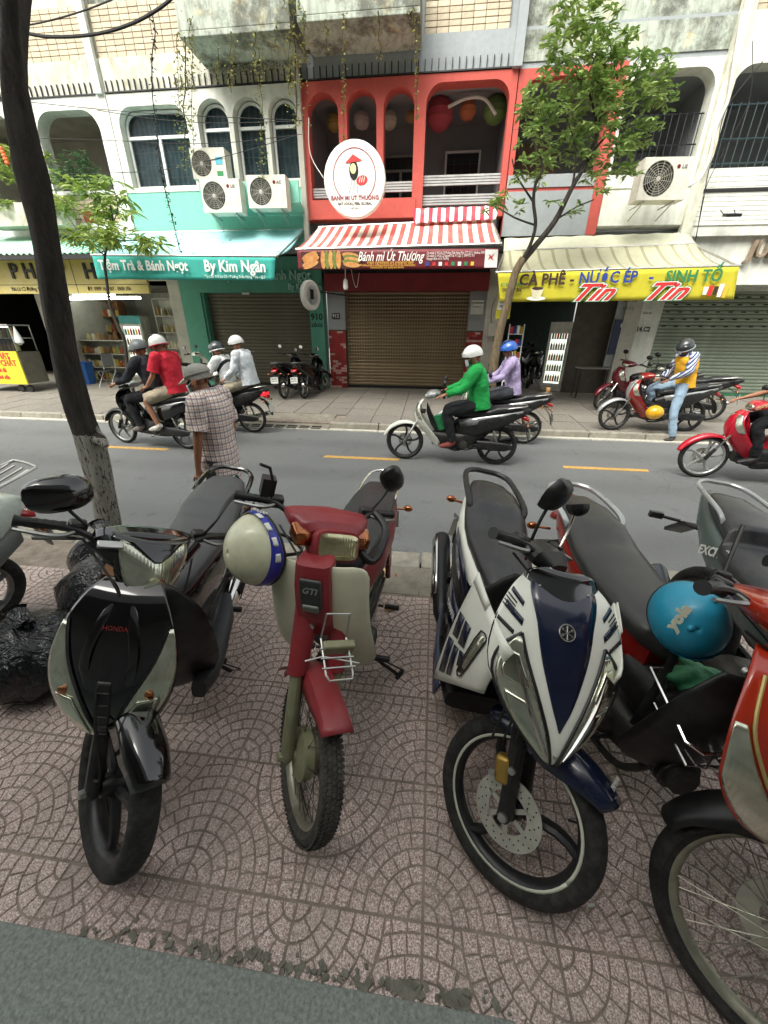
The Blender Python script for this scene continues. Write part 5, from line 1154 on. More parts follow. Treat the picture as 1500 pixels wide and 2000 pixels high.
class Moto:
    def __init__(s, label, rear, front, lean=0., steer=0., r=.28, group=None, wheel='alloy', rim=None, tyre=None, cat='motorbike', disc=True, name='motorbike', wk=None):
        a, b = Vector((*rear,)), Vector((*front,)); s.z = a.z if len(a) > 2 else 0; d = b.xy-a.xy; s.wb = d.length
        mw = Matrix.Translation((a.x, a.y, s.z)) @ Matrix.Rotation(math.atan2(d.y, d.x), 4, 'Z') @ Matrix.Rotation(-lean, 4, 'X')
        s.root = thing(name, label, cat, group=group); s.root.matrix_world = mw; s.r = r
        p0 = Vector((s.wb+.07, 0, 0)); ax = Vector((-math.sin(R_(26)), 0, math.cos(R_(26)))).normalized(); s.ax = ax; s.p0 = p0
        s.S = Matrix.Translation(p0) @ Matrix.Rotation(steer, 4, ax) @ Matrix.Translation(-p0)
        k = wk or {}
        s.fw = make_wheel(s.root, s.wb, r, wheel, s.S, rim=rim or M_alloy, tyre=tyre or M_rub, disc=disc, **k)
        k2 = {q: v for q, v in k.items() if q in ('tw', 'line')}
        s.rw = make_wheel(s.root, 0, r, wheel, None, rim=rim or M_alloy, tyre=tyre or M_rub, disc=False, **k2)
    def head(s, h, fwd=0., y=0.):            # a point on the steering axis at height h
        t = h/s.ax.z; p = s.p0+s.ax*t; return Vector((p.x+fwd, y, h))
    def fork(s, mat=M_alloy, top=.74, lower=.42, rad=.021, y=.066, upper=None):
        s.forkp = obj('fork', None, s.root, mw=s.S)
        for sd_ in (1, -1):
            ax = Vector((s.wb, sd_*y, s.r)); tp = s.head(top, .035, sd_*y); md_ = ax.lerp(tp, (lower-s.r)/(top-s.r))
            m = MB(); m.tube([ax-Vector((0, 0, .02)), ax, md_], [rad*.9, rad*1.1, rad], 10); m.build('fork_leg', mat, s.forkp)
            m = MB(); m.tube([md_, tp], rad*.72 if not upper else rad*.85, 10); m.build('fork_tube', upper or M_chrome, s.forkp)
        m = MB(); m.tube([(s.wb, -.085, s.r), (s.wb, .085, s.r)], .009, 8); m.build('axle', M_steel, s.forkp)
        m = MB(); m.box(s.head(top, .03), (.07, .17, .035)); m.build('fork_yoke', M_blks, s.forkp, bev=.008)
    def fender(s, mat, a0=-25, a1=115, hw=.062, gap=.028, drop=.05, name='front_fender', nose=.0, rear=False):
        """mudguard following the wheel; angles from the front horizontal, counter-clockwise seen from the right"""
        cx = 0 if rear else s.wb; m = MB(); rows = []; n = 20
        for i in range(n+1):
            a = R_(lerp(a0, a1, i/n)); t = i/n; w_ = hw*(.78+.22*min(1, 5*t, ))*(1 if t < .8 else lerp(1, .8, (t-.8)/.2)); R1 = s.r+gap+nose*(max(0, .4-t)/.4)
            dr = drop*(.45+.55*math.sin(PI*min(1, t*1.1)))
            row = []
            for j in range(11):
                u = -1+2*j/10; q = R1-dr*abs(u)**3.0; row.append((cx+math.cos(a)*q, w_*math.copysign(abs(u)**.8, u), s.r+math.sin(a)*q))
            rows.append(row)
        m.grid(rows); return m.build(name, mat, s.root, solid=.004, mw=None if rear else s.S)
    def bars(s, h=.98, half=.33, back=.10, grip=M_dark, levers=True, up=.03):
        hb = s.hb = obj('handlebar', None, s.root, mw=s.S); c = s.head(h)
        m = MB(); m.tube([c+Vector((-back-.05, -half, up-.01)), c+Vector((-back, -half*.6, up)), c+Vector((0, -half*.25, 0)), c+Vector((0, half*.25, 0)), c+Vector((-back, half*.6, up)), c+Vector((-back-.05, half, up-.01))], .011, 8, sm=4); m.build('bar', M_blks, hb)
        s.gp = {}
        for sd_ in (1, -1):
            a, b = c+Vector((-back-.028, sd_*half*.68, up-.003)), c+Vector((-back-.055, sd_*(half+.015), up-.012)); s.gp[sd_] = (a, b)
            m = MB(); d = (b-a)
            prof = [.0165]*2+[.0145, .0165]*5+[.019]; m.tube([a+d*(k/(len(prof)-1)) for k in range(len(prof))], prof, 12); m.build('grip', grip, hb)
            m = MB(); m.box(a+Vector((.0, -sd_*.03, 0)), (.045, .05, .045)); m.build('switch_pod', M_blks, hb, bev=.008)
            if levers: m = MB(); m.tube([a+Vector((.03, -sd_*.02, .0)), a+Vector((.055, sd_*.03, -.004)), b+Vector((.03, 0, -.012))], [.007, .008, .006], 6, sm=4); m.build('brake_lever', M_alloy, hb)
        return hb
    def engine(s, x=.52, z=.30, mat=None):
        e = obj('engine', None, s.root); m = MB(); m.loft(hull_rings(densify([(x-.20, z, .05, .06), (x-.16, z, .10, .09), (x-.02, z, .12, .10), (x+.08, z+.01, .09, .08), (x+.12, z+.02, .05, .06)], 2), 14, .6)); m.build('crankcase', mat or M_eng, e)
        m = MB(); m.tube([(x+.06, 0, z+.03), (x+.26, 0, z+.06)], .052, 12); m.build('cylinder', mat or M_eng, e)
        m = MB()
        for k in range(7): X = x+.10+k*.022; m.lathe([(.0, X), (.07, X), (.07, X+.005), (0, X+.005)], (0, 0, z+.04+k*.003), 'X', 12)
        m.build('cooling_fin', mat or M_eng, e, smooth=False, kind='stuff')
        for sd_ in (1, -1): m = MB(); m.lathe([(0, sd_*.155), (.055, sd_*.15), (.07, sd_*.12), (.07, sd_*.10)], (x-.03, 0, z), n=18); m.build('engine_cover', mat or M_eng, e)
        m = MB(); m.tube([(x-.1, .1, z-.06), (x+.0, .14, z-.09), (x-.02, .2, z-.09)], .008, 6); m.build('kick_lever', M_steel, e)
    def exhaust(s, side=-1, mat=M_chrome, x1=-.30, z1=.36, rad=.042, guard=True):
        m = MB(); y = side*.13; m.tube([(.72, 0, .28), (.66, y*.6, .17), (.45, y*.95, .16), (.25, y, .22)], .014, 8, sm=5); m.build('exhaust_pipe', M_eng, s.root)
        e = MB(); a, b = Vector((.26, y*1.05, .22)), Vector((x1, y*1.15, z1)); d = b-a
        e.tube([a, a+d*.12, a+d*.3, a+d*.95, b, b+d*.02], [.018, rad*.85, rad, rad, rad*.85, rad*.4], 16); mf = e.build('muffler', mat, s.root)
        if guard:
            g = MB(); n = Vector((0, side, .25)).normalized(); rows = []
            for k in range(2): rows = [[a+d*f+Vector((0, side*math.cos(t)*(rad+.008), math.sin(t)*(rad+.008))) for t in (-.6, -.2, .2, .6, .9)] for f in (.25, .5, .8, .93)]
            g.grid(rows); g.build('heat_guard', M_chrome if mat is not M_chrome else M_blks, mf, solid=.003)
    def rear(s, plate_txt=None, z=.62, x=-.34, tail=True, fender=True, sig=True, pz=.48):
        if fender: m = MB(); m.grid([[(-.20, y, .66) for y in (-.06, 0, .06)], [(-.33, y, .60) for y in (-.065, 0, .065)], [(-.40, y, .48) for y in (-.07, 0, .07)], [(-.43, y, .34) for y in (-.065, 0, .065)]]); m.build('rear_fender', M_blks, s.root, solid=.006, sub=1)
        m = MB(); m.box((-.425, 0, pz), (.004, .19, .14), (0, .15, 0)); pl = m.build('number_plate', M_pl, s.root, bev=.004)
        if plate_txt:
            for k, tx in enumerate(plate_txt): text_at(tx, (-.432, 0, pz+.032-k*.062), (0, -1, 0), (-.15, 0, 1), .062, M_dark, pl, off=.001, sx=.9)
        if tail: hull('tail_light', [(-.26, z+.10, .06, .02), (-.34, z+.08, .085, .035), (-.385, z+.06, .07, .03), (-.40, z+.05, .03, .012)], M_lensr, s.root)
        if sig:
            for sd_ in (1, -1): m = MB(); m.tube([(-.33, sd_*.07, z), (-.35, sd_*.15, z)], .008, 6); m.ball((-.36, sd_*.16, z), (.022, .034, .022), 10, 6); m.build('turn_signal', M_lenso, s.root)
    def stand(s, side=1, center=False):
        m = MB(); m.tube([(.52, side*.10, .20), (.50, side*.19, .10), (.47, side*.27, .012)], .010, 6); m.tube([(.50, side*.27, .012), (.44, side*.29, .012)], .012, 6); m.tube([(.54, side*.14, .19), (.50, side*.2, .12), (.47, side*.3, .045), (.47, side*.27, .012)], .004, 4, sm=3); m.build('side_stand', M_blks, s.root)
    def shocks(s, mat=M_alloy):
        for sd_ in (1, -1):
            m = MB(); a, b = Vector((.0, sd_*.11, s.r+.02)), Vector((.13, sd_*.12, .64)); d = b-a; m.tube([a, a+d*.3], .016, 8); m.tube([a+d*.3, b], .011, 8)
            for k in range(9): q = a+d*(.34+.06*k); m.ring(q, .019, .004, 'Z', 10, 4)
            m.build('shock_absorber', mat, s.root)
        for sd_ in (1, -1): m = MB(); m.tube([(0, sd_*.085, s.r), (.22, sd_*.085, .30), (.42, sd_*.075, .30)], [.014, .02, .024], 8); m.build('swingarm', M_blks, s.root)
        m = MB(); m.tube([(0, .07, s.r+.045), (.4, .075, .345)], .02, 8); m.tube([(0, .07, s.r-.045), (.4, .075, .26)], .02, 8); m.build('chain_case', M_blks, s.root)
    def pegs(s, mat=M_dark):
        for x, w_ in ((.60, .24), (.22, .22)):
            for sd_ in (1, -1): m = MB(); m.tube([(x, sd_*.1, .24), (x, sd_*.13, .24)], .008, 6); m.tube([(x, sd_*.14, .24), (x, sd_*w_, .245)], .015, 10); m.build('foot_peg', mat, s.root)
    def rail(s, mat=M_steel, z=.84, w_=.105, x1=-.33, rad=.009, x0=.0):
        m = MB(); m.tube([(x0, w_, z-.06), (x0-.06, w_*1.15, z-.01), (x1+.08, w_*1.05, z+.02), (x1, w_*.6, z+.03), (x1-.01, 0, z+.03), (x1, -w_*.6, z+.03), (x1+.08, -w_*1.05, z+.02), (x0-.06, -w_*1.15, z-.01), (x0, -w_, z-.06)], rad, 8, sm=4); m.build('grab_rail', mat, s.root)
    def seat(s, mat=M_seat, st=None, e=.7):
        return hull('seat', st or [(.66, .70, .05, .02), (.60, .715, .085, .045), (.46, .735, .115, .055), (.28, .75, .135, .055), (.16, .765, .14, .055), (.08, .80, .14, .055), (-.10, .825, .13, .05), (-.24, .835, .10, .035), (-.29, .835, .06, .015)], mat, s.root, e, 4, ang=60)
    def tailbody(s, mat, st=None, name='tail_cowl'):
        return hull(name, st or [(.66, .60, .06, .09), (.50, .60, .10, .11), (.28, .63, .135, .10), (.05, .69, .14, .085), (-.15, .74, .12, .065), (-.32, .785, .06, .035), (-.37, .80, .02, .012)], mat, s.root, .6, 3)

def underbone(label, rear, front, lean=0., steer=0., col=M_blk, col2=None, seat=M_seat, group=None, legs=None, plate=None, ex=M_chrome, wheel='alloy', rim=None, z=0, rail=M_steel, mirrors=True, stand=True, fcol=None, scooter=False, hcol=None, r=.285, pdisc=True, tcol=None, lod=0):
    """ordinary step-through seen from across the road"""
    b = Moto(label, (*rear, z), (*front, z), lean, steer, r, group, wheel, rim, disc=pdisc, wk={'n': 28, 'tw': .036}); col2 = col2 or col; wb = b.wb
    b.fork(M_alloy if not scooter else M_blks); b.fender(fcol or col, 12, 125, nose=.02); hb = b.bars(.97, .32); b.engine(); b.exhaust(mat=ex); b.shocks(); b.pegs() if not scooter else None
    hx = b.head(.80).x
    hull('frame_cover', [(hx+.01, .80, .05, .08), (hx-.06, .64, .055, .09), (hx-.16, .50, .065, .08), (.62, .46, .07, .07), (.50, .52, .08, .08)], M_blks if not scooter else col, b.root, .8)
    S = Surf([(.92, hx+.07, .09, .02), (.84, hx+.15, .15, .05), (.72, hx+.19, .19, .11), (.60, hx+.16, .20, .16), (.46, hx+.05, .19, .17), (.34, hx-.06, .17, .15), (.26, hx-.12, .12, .08)])
    m = MB(); m.grid(S.full(14, 12)); m.build('leg_shield', col, b.root, solid=.006)
    panel('turn_light', S, [(.12, .35, .8), (.3, .6, .98), (.42, .75, .98)], M_lens, b.root, .006, True)
    panel('accent_panel', S, [(.0, -.45, .45), (.3, -.4, .4), (.55, -.1, .1)], col2, b.root, .005)
    b.tailbody(tcol or col, [(.70, .50, .06, .10), (.52, .53, .12, .16), (.28, .58, .155, .16), (.05, .65, .16, .13), (-.15, .72, .135, .09), (-.32, .785, .08, .05), (-.40, .81, .03, .02)]); b.seat(seat); b.rear(plate); b.rail(rail)
    hull('under_cover', [(.95, .36, .05, .10), (.78, .34, .12, .13), (.55, .34, .14, .14), (.35, .40, .12, .12), (.2, .44, .08, .08)], M_blks, b.root, .7)
    hull('swingarm_cover', [(.30, .32, .03, .06, .13), (.1, .31, .035, .07, .14), (-.1, .30, .03, .06, .14), (-.2, .30, .015, .03, .14)], M_blks, b.root, .7)
    for sd_ in (1, -1): m = MB(); m.grid([[(.60, sd_*.105, .66), (.35, sd_*.142, .70), (.0, sd_*.146, .76), (-.28, sd_*.10, .81)], [(.55, sd_*.107, .56), (.35, sd_*.144, .60), (.0, sd_*.147, .70), (-.28, sd_*.10, .78)]]); m.build('side_panel', col2, b.root, solid=.006)
    if scooter: hull('floor_board', [(hx-.02, .30, .15, .03), (.75, .27, .16, .035), (.55, .28, .15, .05)], M_blks, b.root, .6)
    c = b.head(.985)
    hull('handle_cover', [(c.x-.08, c.z, .10, .035), (c.x-.02, c.z+.01, .17, .05), (c.x+.06, c.z-.005, .14, .06), (c.x+.11, c.z-.02, .09, .045)], hcol or col, b.hb, .8)
    hull('headlight', [(c.x+.095, c.z-.02, .085, .045), (c.x+.125, c.z-.025, .07, .035), (c.x+.135, c.z-.025, .03, .015)], M_lens, b.hb, .85)
    if mirrors:
        for sd_ in (1, -1):
            g = b.gp[sd_][0]; mirror_part(b.hb, g+Vector((0, -sd_*.02, .02)), g+Vector((-.02, sd_*.07, .17)), (0, 0, sd_*.1), side=sd_)
    if stand: b.stand()
    return b
# ================================================================== the row of parked bikes in front
# ---- 1. black step-through, grey seat, leaning on its side stand
b = Moto('glossy black motorbike with crystal side lights, parked nearest the whitewashed tree', (-1.32, 1.79, 0), (-1.075, .63, 0), R_(11.5), R_(41), .278, None, 'alloy', M_alloyb, disc=False, wk={'tw': .045, 'n': 56})
K1 = b; wb = b.wb; rt = b.root
b.fork(M_blks, upper=M_blks, lower=.50, rad=.024); b.fender(M_blk, 52, 140, .070, .03, .075, nose=.015); hb = b.bars(.95, .335, .07); b.engine(); b.exhaust(1, M_chrome, -.28, .40, .046); b.shocks(M_steel); b.pegs(); b.stand()
for k in range(2): m = MB(); m.tube([b.head(.9, .02, -.05-.02*k), b.head(.62, .12, -.12), (wb+.03, -.085, .42), (wb, -.075, .33)], .0045, 5, sm=6); m.build('brake_cable', M_cab, rt, mw=b.S)
hx = b.head(.80).x
S = Surf([(.91, hx+.04, .085, .01), (.875, hx+.10, .125, .02), (.80, hx+.165, .165, .035), (.71, hx+.22, .188, .05), (.63, hx+.255, .188, .056), (.55, hx+.275, .165, .052), (.475, hx+.275, .12, .04), (.435, hx+.255, .065, .015)], 1.7)
m = MB(); m.grid(S.full(32, 24)); m.build('front_cowl', M_blk, rt, solid=.006)
pl_ = panel('side_light', S, [(.28, .92, .985), (.42, .68, .98), (.58, .44, .96), (.75, .24, .88), (.90, .13, .62), (.955, .12, .32)], M_lens, rt, .006, True, nv=20)
for k in (1, -1):
    m = MB(); m.ball(S.pt(k*.66, .60, .010), (.006, .016, .020), 10, 6); m.build('amber_bulb', M_lenso, rt)
    panel('lamp_reflector', S, [(.62, k*.50, k*.80), (.72, k*.36, k*.72), (.84, k*.26, k*.52)], M_bowl, rt, .0115)
for k in (1, -1):       # rim round each side light
    e = [(.27, .91), (.42, .65), (.58, .41), (.75, .21), (.97, .09)]; m = MB(); m.tube([S.pt(k*u, v, .008) for v, u in e], .0035, 5, sm=4); m.build('light_trim', M_blks, rt)
for k in (1, -1):       # raised creases down the nose
    m = MB(); m.tube([S.pt(k*.12, .02, .001), S.pt(k*.30, .25, .003), S.pt(k*.36, .45, .003), S.pt(k*.16, .9, .002)], [(.004, .010), (.009, .016), (.010, .016), (.004, .010)], 8, sm=5); m.build('nose_crease', M_blk, rt)
panel('chin_vent', S, [(.50, -.10, .10), (.7, -.13, .13), (.93, -.06, .06)], M_blks, rt, .004)
m = MB()
for k in range(5): m.tube([S.pt(-.09, .56+k*.07, .008), S.pt(.09, .56+k*.07, .008)], .003, 4)
m.build('vent_bar', M_eng, rt, kind='stuff')
decal('HONDA', S, 0, .27, .020, mk('dull_red_badge', '#7a1f22', .5), rt, off=.006)
S2 = Surf([(.88, hx+.02, .10, .02), (.80, hx+.05, .19, .06), (.68, hx+.06, .225, .10), (.54, hx+.03, .24, .12), (.40, hx-.02, .235, .12), (.30, hx-.06, .20, .09), (.24, hx-.10, .13, .05)])
m = MB(); m.grid(S2.full(20, 16)); m.build('leg_shield', M_blks, rt, solid=.008)
for sd_ in (1, -1):
    m = MB(); m.loft(hull_rings(densify([(hx-.03, .33, .03, .05, sd_*.19), (hx-.14, .30, .05, .04, sd_*.19), (.62, .30, .055, .04, sd_*.185), (.40, .34, .05, .05, sd_*.17), (.30, .38, .03, .04, sd_*.15)], 3), 14, .6)); m.build('side_floor', mk('side_step_grey', '#34393d', .5, var=.15, dirt=.3), rt)
hull('frame_cover', [(hx+.02, .82, .06, .07), (hx-.06, .68, .075, .10), (hx-.17, .54, .095, .10), (.66, .50, .11, .10), (.52, .56, .11, .09)], M_blks, rt, .8)
b.tailbody(M_blk, [(.72, .56, .05, .12), (.58, .56, .11, .14), (.34, .60, .145, .13), (.08, .67, .15, .10), (-.15, .735, .125, .075), (-.32, .785, .07, .045), (-.39, .81, .02, .015)])
M_st1 = mk('seat_grey_vinyl', '#4b4d4f', .40, var=.08, sc_=4, bump=.12, bs=260, dirt=.2)
b.seat(M_st1, [(.70, .66, .04, .02), (.62, .69, .085, .045), (.46, .725, .12, .05), (.30, .74, .14, .05), (.19, .75, .145, .05), (.10, .79, .145, .055), (-.08, .82, .135, .05), (-.22, .835, .10, .035), (-.28, .84, .05, .012)])
b.rear(None); b.rail(M_blk, .845, .12, -.36, .015, -.02)
m = MB(); m.tube([(.095, -.135, .815), (.105, 0, .838), (.095, .135, .815)], .004, 5, sm=4); m.build('seat_seam', M_blks, rt)
c = b.head(.965)
hull('handle_cover', [(c.x-.10, c.z+.015, .09, .02), (c.x-.05, c.z+.02, .165, .04), (c.x+.0, c.z+.012, .18, .05), (c.x+.045, c.z-.015, .135, .05), (c.x+.07, c.z-.035, .09, .04)], M_blk, hb, .85, 4, 28)
SH = Surf([(c.z+.045, c.x+.045, .105, .02), (c.z+.02, c.x+.085, .108, .035), (c.z-.02, c.x+.12, .098, .045), (c.z-.065, c.x+.14, .082, .04), (c.z-.10, c.x+.14, .06, .025), (c.z-.122, c.x+.125, .03, .01)], 2.)
m = MB(); m.grid([[p_+Vector((-.012, 0, 0)) for p_ in r_] for r_ in Surf([(c.z+.05, c.x+.03, .125, .03), (c.z+.02, c.x+.075, .125, .045), (c.z-.025, c.x+.11, .112, .05), (c.z-.07, c.x+.128, .095, .045), (c.z-.11, c.x+.125, .07, .03), (c.z-.138, c.x+.10, .035, .012)], 2.).full(16, 10)]); m.build('headlight_bezel', M_blk, hb, solid=.02)
m = MB(); m.grid(SH.full(16, 12)); hl = m.build('headlight', M_lens, hb, solid=.006)
m = MB(); m.lathe([(0, .004), (.026, .003), (.034, 0)], SH.pt(0, .58, .008), 'X', 20); m.build('reflector_bowl', M_bowl, hb)
panel('cowl_brow', SH, [(.0, -.88, .88), (.10, -.62, .62), (.20, -.34, .34), (.28, -.08, .08)], M_blk, hb, .008)
m = MB(); m.box(c+Vector((.06, -.14, .048)), (.025, .07, .012), (0, .5, 0)); m.build('switch_label', M_steel, hb, bev=.003)
g = b.gp[-1][0]; mirror_part(hb, g+Vector((.02, .05, .02)), g+Vector((-.0, -.04, .115)), (.42, -.45, -.12), (.088, .058), -1, mat=M_blk)
g = b.gp[1][0]; m = MB(); m.tube([g+Vector((.02, -.02, .02)), g+Vector((.03, .0, .09)), g+Vector((-.05, .07, .16)), g+Vector((-.10, .13, .18))], [.0055, .006, .01, .012], 8, sm=4); m.build('folded_mirror_arm', M_blks, hb)
m = MB(); m.box(c+Vector((-.10, -.235, -.035)), (.03, .14, .014), (0, 0, .1)); m.build('lever_guard', M_alloy, hb, bev=.006)

# ---- 2. old red step-through with ivory leg shields and wire basket
b = Moto('old faded red motorbike with ivory leg shields and a wire front carrier', (-.32, 1.95, 0), (-.415, .83, 0), R_(2), R_(37), .272, None, 'spoke', M_rimd, M_rubd, disc=False, wk={'tw': .036, 'n': 60, 'drum': True, 'tread': True})
K2 = b; wb = b.wb; rt = b.root; hx = b.head(.80).x
M_dust = mk('dusty_fork', '#8a8b6d', .55, .3, var=.15, sc_=18, dirt=.4, dcol=(.3, .28, .2))
b.fork(M_dust, lower=.60, rad=.022, y=.075, top=.76)
for sd_ in (1, -1):     # fork ears in body colour
    a_, b_ = Vector((wb, sd_*.075, b.r)).lerp(b.head(.76, .035, sd_*.075), .52), b.head(.78, .03, sd_*.055); m = MB(); m.tube([a_, a_.lerp(b_, .5), b_], [(.030, .034), (.034, .042), (.036, .05)], 10); m.build('fork_cover', M_cubr, rt, mw=b.S)
m = MB(); rows = []
for i in range(25):       # long flat-sided fender, flaring up at the nose
    t = i/24; a = R_(lerp(66, 160, t)); R1 = b.r+.034+.035*max(0, (.25-t)/.25); w_ = lerp(.050, .052, t)*(1 if t < .85 else lerp(1, 1.25, (t-.85)/.15)); row = []
    for u, dd, ww in ((-1, .068, 1), (-1, .03, 1.0), (-.86, .006, 1), (-.45, -.004, 1), (0, -.007, 1), (.45, -.004, 1), (.86, .006, 1), (1, .03, 1), (1, .068, 1)):
        if abs(u) == 1: dd *= (.5+.6*math.sin(PI*min(1, t*1.1)))
        row.append((wb+math.cos(a)*(R1-dd), w_*u, b.r+math.sin(a)*(R1-dd)))
    rows.append(row)
m.grid(rows); m.build('front_fender', M_cubr, rt, solid=.004, mw=b.S, ang=30)
m = MB(); m.grid([[(wb+math.cos(R_(a))*(b.r+q), y, b.r+math.sin(R_(a))*(b.r+q)) for y in (-.055, 0, .055)] for a, q in ((152, .03), (162, .045), (172, .075), (182, .11))]); m.build('fender_flap', M_cubr, rt, solid=.004, mw=b.S)
S = Surf([(.93, hx+.085, .165, .035), (.90, hx+.095, .185, .045), (.78, hx+.10, .187, .05), (.64, hx+.09, .195, .055), (.50, hx+.05, .207, .06), (.40, hx+.01, .195, .06), (.34, hx-.02, .155, .05), (.32, hx-.035, .11, .03)], 2.5)
for k in (1, -1):
    e = [(0, k*.26, k*.80), (.06, k*.25, k*.92), (.15, k*.25, 1*k), (.5, k*.26, k), (.8, k*.34, k), (.93, k*.42, k*.96), (.99, k*.55, k*.8)]
    m = MB(); m.grid(S.strip(e, 0, 10, 24)); m.build('leg_shield', M_cubw, rt, solid=.007)
m = MB(); rows = []
for z_, x_, w_, d_ in ((.955, hx+.06, .042, .03), (.94, hx+.115, .058, .06), (.86, hx+.135, .060, .07), (.74, hx+.135, .060, .07), (.665, hx+.13, .060, .07)):
    rows.append([(x_-d_, -w_*1.12, z_), (x_-.015, -w_*1.02, z_), (x_, -w_*.8, z_), (x_+.003, 0, z_), (x_, w_*.8, z_), (x_-.015, w_*1.02, z_), (x_-d_, w_*1.12, z_)])
m.grid(rows); m.build('steering_cover', M_cubr, rt, solid=.005, ang=30)
m = MB(); m.box((hx+.140, .004, .845), (.016, .078, .125), (0, .02, 0)); m.build('badge_panel', mk('badge_dark_grey', '#3c3f3c', .4, .3, var=.2), rt, bev=.008)
m = MB(); m.box((hx+.148, .004, .79), (.012, .062, .030), (0, .1, 0)); m.build('badge_foot', mk('badge_grey', '#6f736c', .4, .4), rt, bev=.006)
text_at('GTI', (hx+.1505, .002, .865), (0, 1, 0), (-.02, 0, 1), .034, M_steel, rt, off=.001, shear=.3)
m = MB(); m.lathe([(0, .008), (.012, .007), (.013, 0)], (hx+.134, -.002, .70), 'X', 14); m.build('screw_cap', M_steel, rt)
hull('under_tube', [(hx+.02, .66, .035, .05), (hx-.10, .50, .04, .05), (.66, .40, .045, .05), (.52, .38, .06, .05)], M_cubr, rt, .8); hull('frame_spine', [(hx+.02, .86, .045, .06), (hx-.08, .68, .05, .07), (hx-.2, .56, .06, .07), (.56, .54, .08, .08), (.35, .60, .09, .09)], M_cubr, rt, .8)
b.engine(.56, .28); b.exhaust(-1, M_chrome, -.3, .30, .036); b.shocks(M_cubr); b.pegs(); b.stand()
b.tailbody(M_cubr, [(.60, .56, .05, .08), (.46, .58, .10, .11), (.28, .60, .14, .11), (.05, .64, .145, .10), (-.15, .68, .12, .08), (-.32, .70, .07, .05), (-.38, .70, .02, .02)])
b.seat(None or M_seat, [(.58, .71, .06, .02), (.52, .735, .10, .045), (.34, .75, .13, .05), (.12, .76, .135, .05), (-.08, .775, .125, .05), (-.24, .78, .10, .035), (-.29, .78, .05, .015)])
b.rear(None, .60); b.rail(M_chrome, .80, .10, -.40, .008, .02)
hb = b.bars(.97, .32, .12); c = b.head(.965)
hull('handle_cover', [(c.x-.13, c.z+.03, .05, .015), (c.x-.09, c.z+.03, .17, .028), (c.x-.03, c.z+.025, .155, .042), (c.x+.02, c.z+.01, .125, .05), (c.x+.045, c.z-.005, .10, .045)], M_cubr, hb, .6, 4, 28, ang=30)
HT = Matrix.Translation((c.x+.03, 0, c.z-.03)) @ Matrix.Rotation(R_(-27), 4, 'Y')
hull('headlight_bezel', [(-.02, -.01, .088, .058), (.045, .0, .085, .058), (.085, .0, .082, .055)], M_cubr, hb, .45, 2, 28, mw=HT)
hull('headlight', [(.08, .0, .074, .048), (.096, .0, .072, .046), (.102, .0, .055, .032)], M_lensy, hb, .4, 2, 28, mw=HT)
for sd_ in (1, -1): hull('turn_light', [(c.x+.0, c.z+.005, .03, .03, sd_*.125), (c.x+.055, c.z-.005, .03, .027, sd_*.115), (c.x+.065, c.z-.005, .015, .015, sd_*.112)], M_lenso if sd_ < 0 else M_lenso, hb, .5, 2, 14)
g = b.gp[1][0]; mirror_part(hb, g+Vector((.0, .0, .02)), g+Vector((-.05, .07, .15)), (-.75, .35, .25), (.085, .052), 1, mat=M_blks)
g = b.gp[-1][0]; m = MB(); m.box(g+Vector((-.02, -.01, .05)), (.05, .05, .07)); m.tube([g+Vector((0, 0, .08)), g+Vector((0, -.02, .13)), g+Vector((.03, -.06, .15))], .006, 6); m.build('mirror_clamp', M_blks, hb)
m = MB(); m.tube([c+Vector((.02, .10, -.03)), c+Vector((.08, .17, -.06)), c+Vector((-.02, .24, .02)), c+Vector((-.12, .22, .05))], .016, 8, sm=5); m.build('cable_sleeve', M_blks, hb)
m = MB(); m.tube([g+Vector((0, -.05, -.02)), g+Vector((.05, -.1, -.1)), g+Vector((.05, .0, -.25))], .005, 5, sm=4); m.build('brake_cable', M_cab, hb)
# wire carrier on the fork
cr = obj('front_carrier', None, rt, mw=b.S); q = Vector((wb-.02, 0, .72)); wire = .0042
def wt(pts, r=wire): m = MB(); m.tube([q+Vector((p[0]*.6-.05, p[1]*.74-.012, p[2]*.75+.035)) for p in pts], r*.8, 6, sm=1); m.build('carrier_wire', M_steel, cr)
wt([(-.06, -.055, .11), (-.06, .055, .11), (-.02, .06, .0), (.17, .06, -.05), (.20, .05, -.055), (.20, -.05, -.055), (.17, -.06, -.05), (-.02, -.06, .0), (-.06, -.055, .11)])
for x in (.04, .09, .14): wt([(x, -.075, -.05*(x+.02)/.19+.006), (x, .075, -.05*(x+.02)/.19+.006)], .0035)
wt([(.06, -.13, -.06), (.07, -.06, -.03), (.12, .10, -.04)], .004); m = MB(); m.box(q+Vector((-.035, 0, .02)), (.03, .11, .045), (0, .2, 0)); m.build('carrier_bracket', M_dust, cr, bev=.006)
m = MB(); m.lathe([(0, -.05), (.05, -.046), (.086, -.035), (.086, .0), (.05, .01)], (wb, 0, b.r), n=32, caps=False); m.build('brake_plate', M_dust, rt, mw=b.S)
m = MB(); m.tube([(wb, -.055, b.r), (wb, -.11, b.r)], .014, 10); m.tube([(wb, -.062, b.r), (wb-.06, -.07, b.r-.015)], .008, 6); m.build('axle_nut', M_dust, rt, mw=b.S)
m = MB(); m.tube([(wb-.05, -.06, b.r+.03), (wb-.10, -.05, .45), b.head(.75, -.02, -.04)], .004, 5, sm=5); m.build('brake_cable', M_cab, rt, mw=b.S)

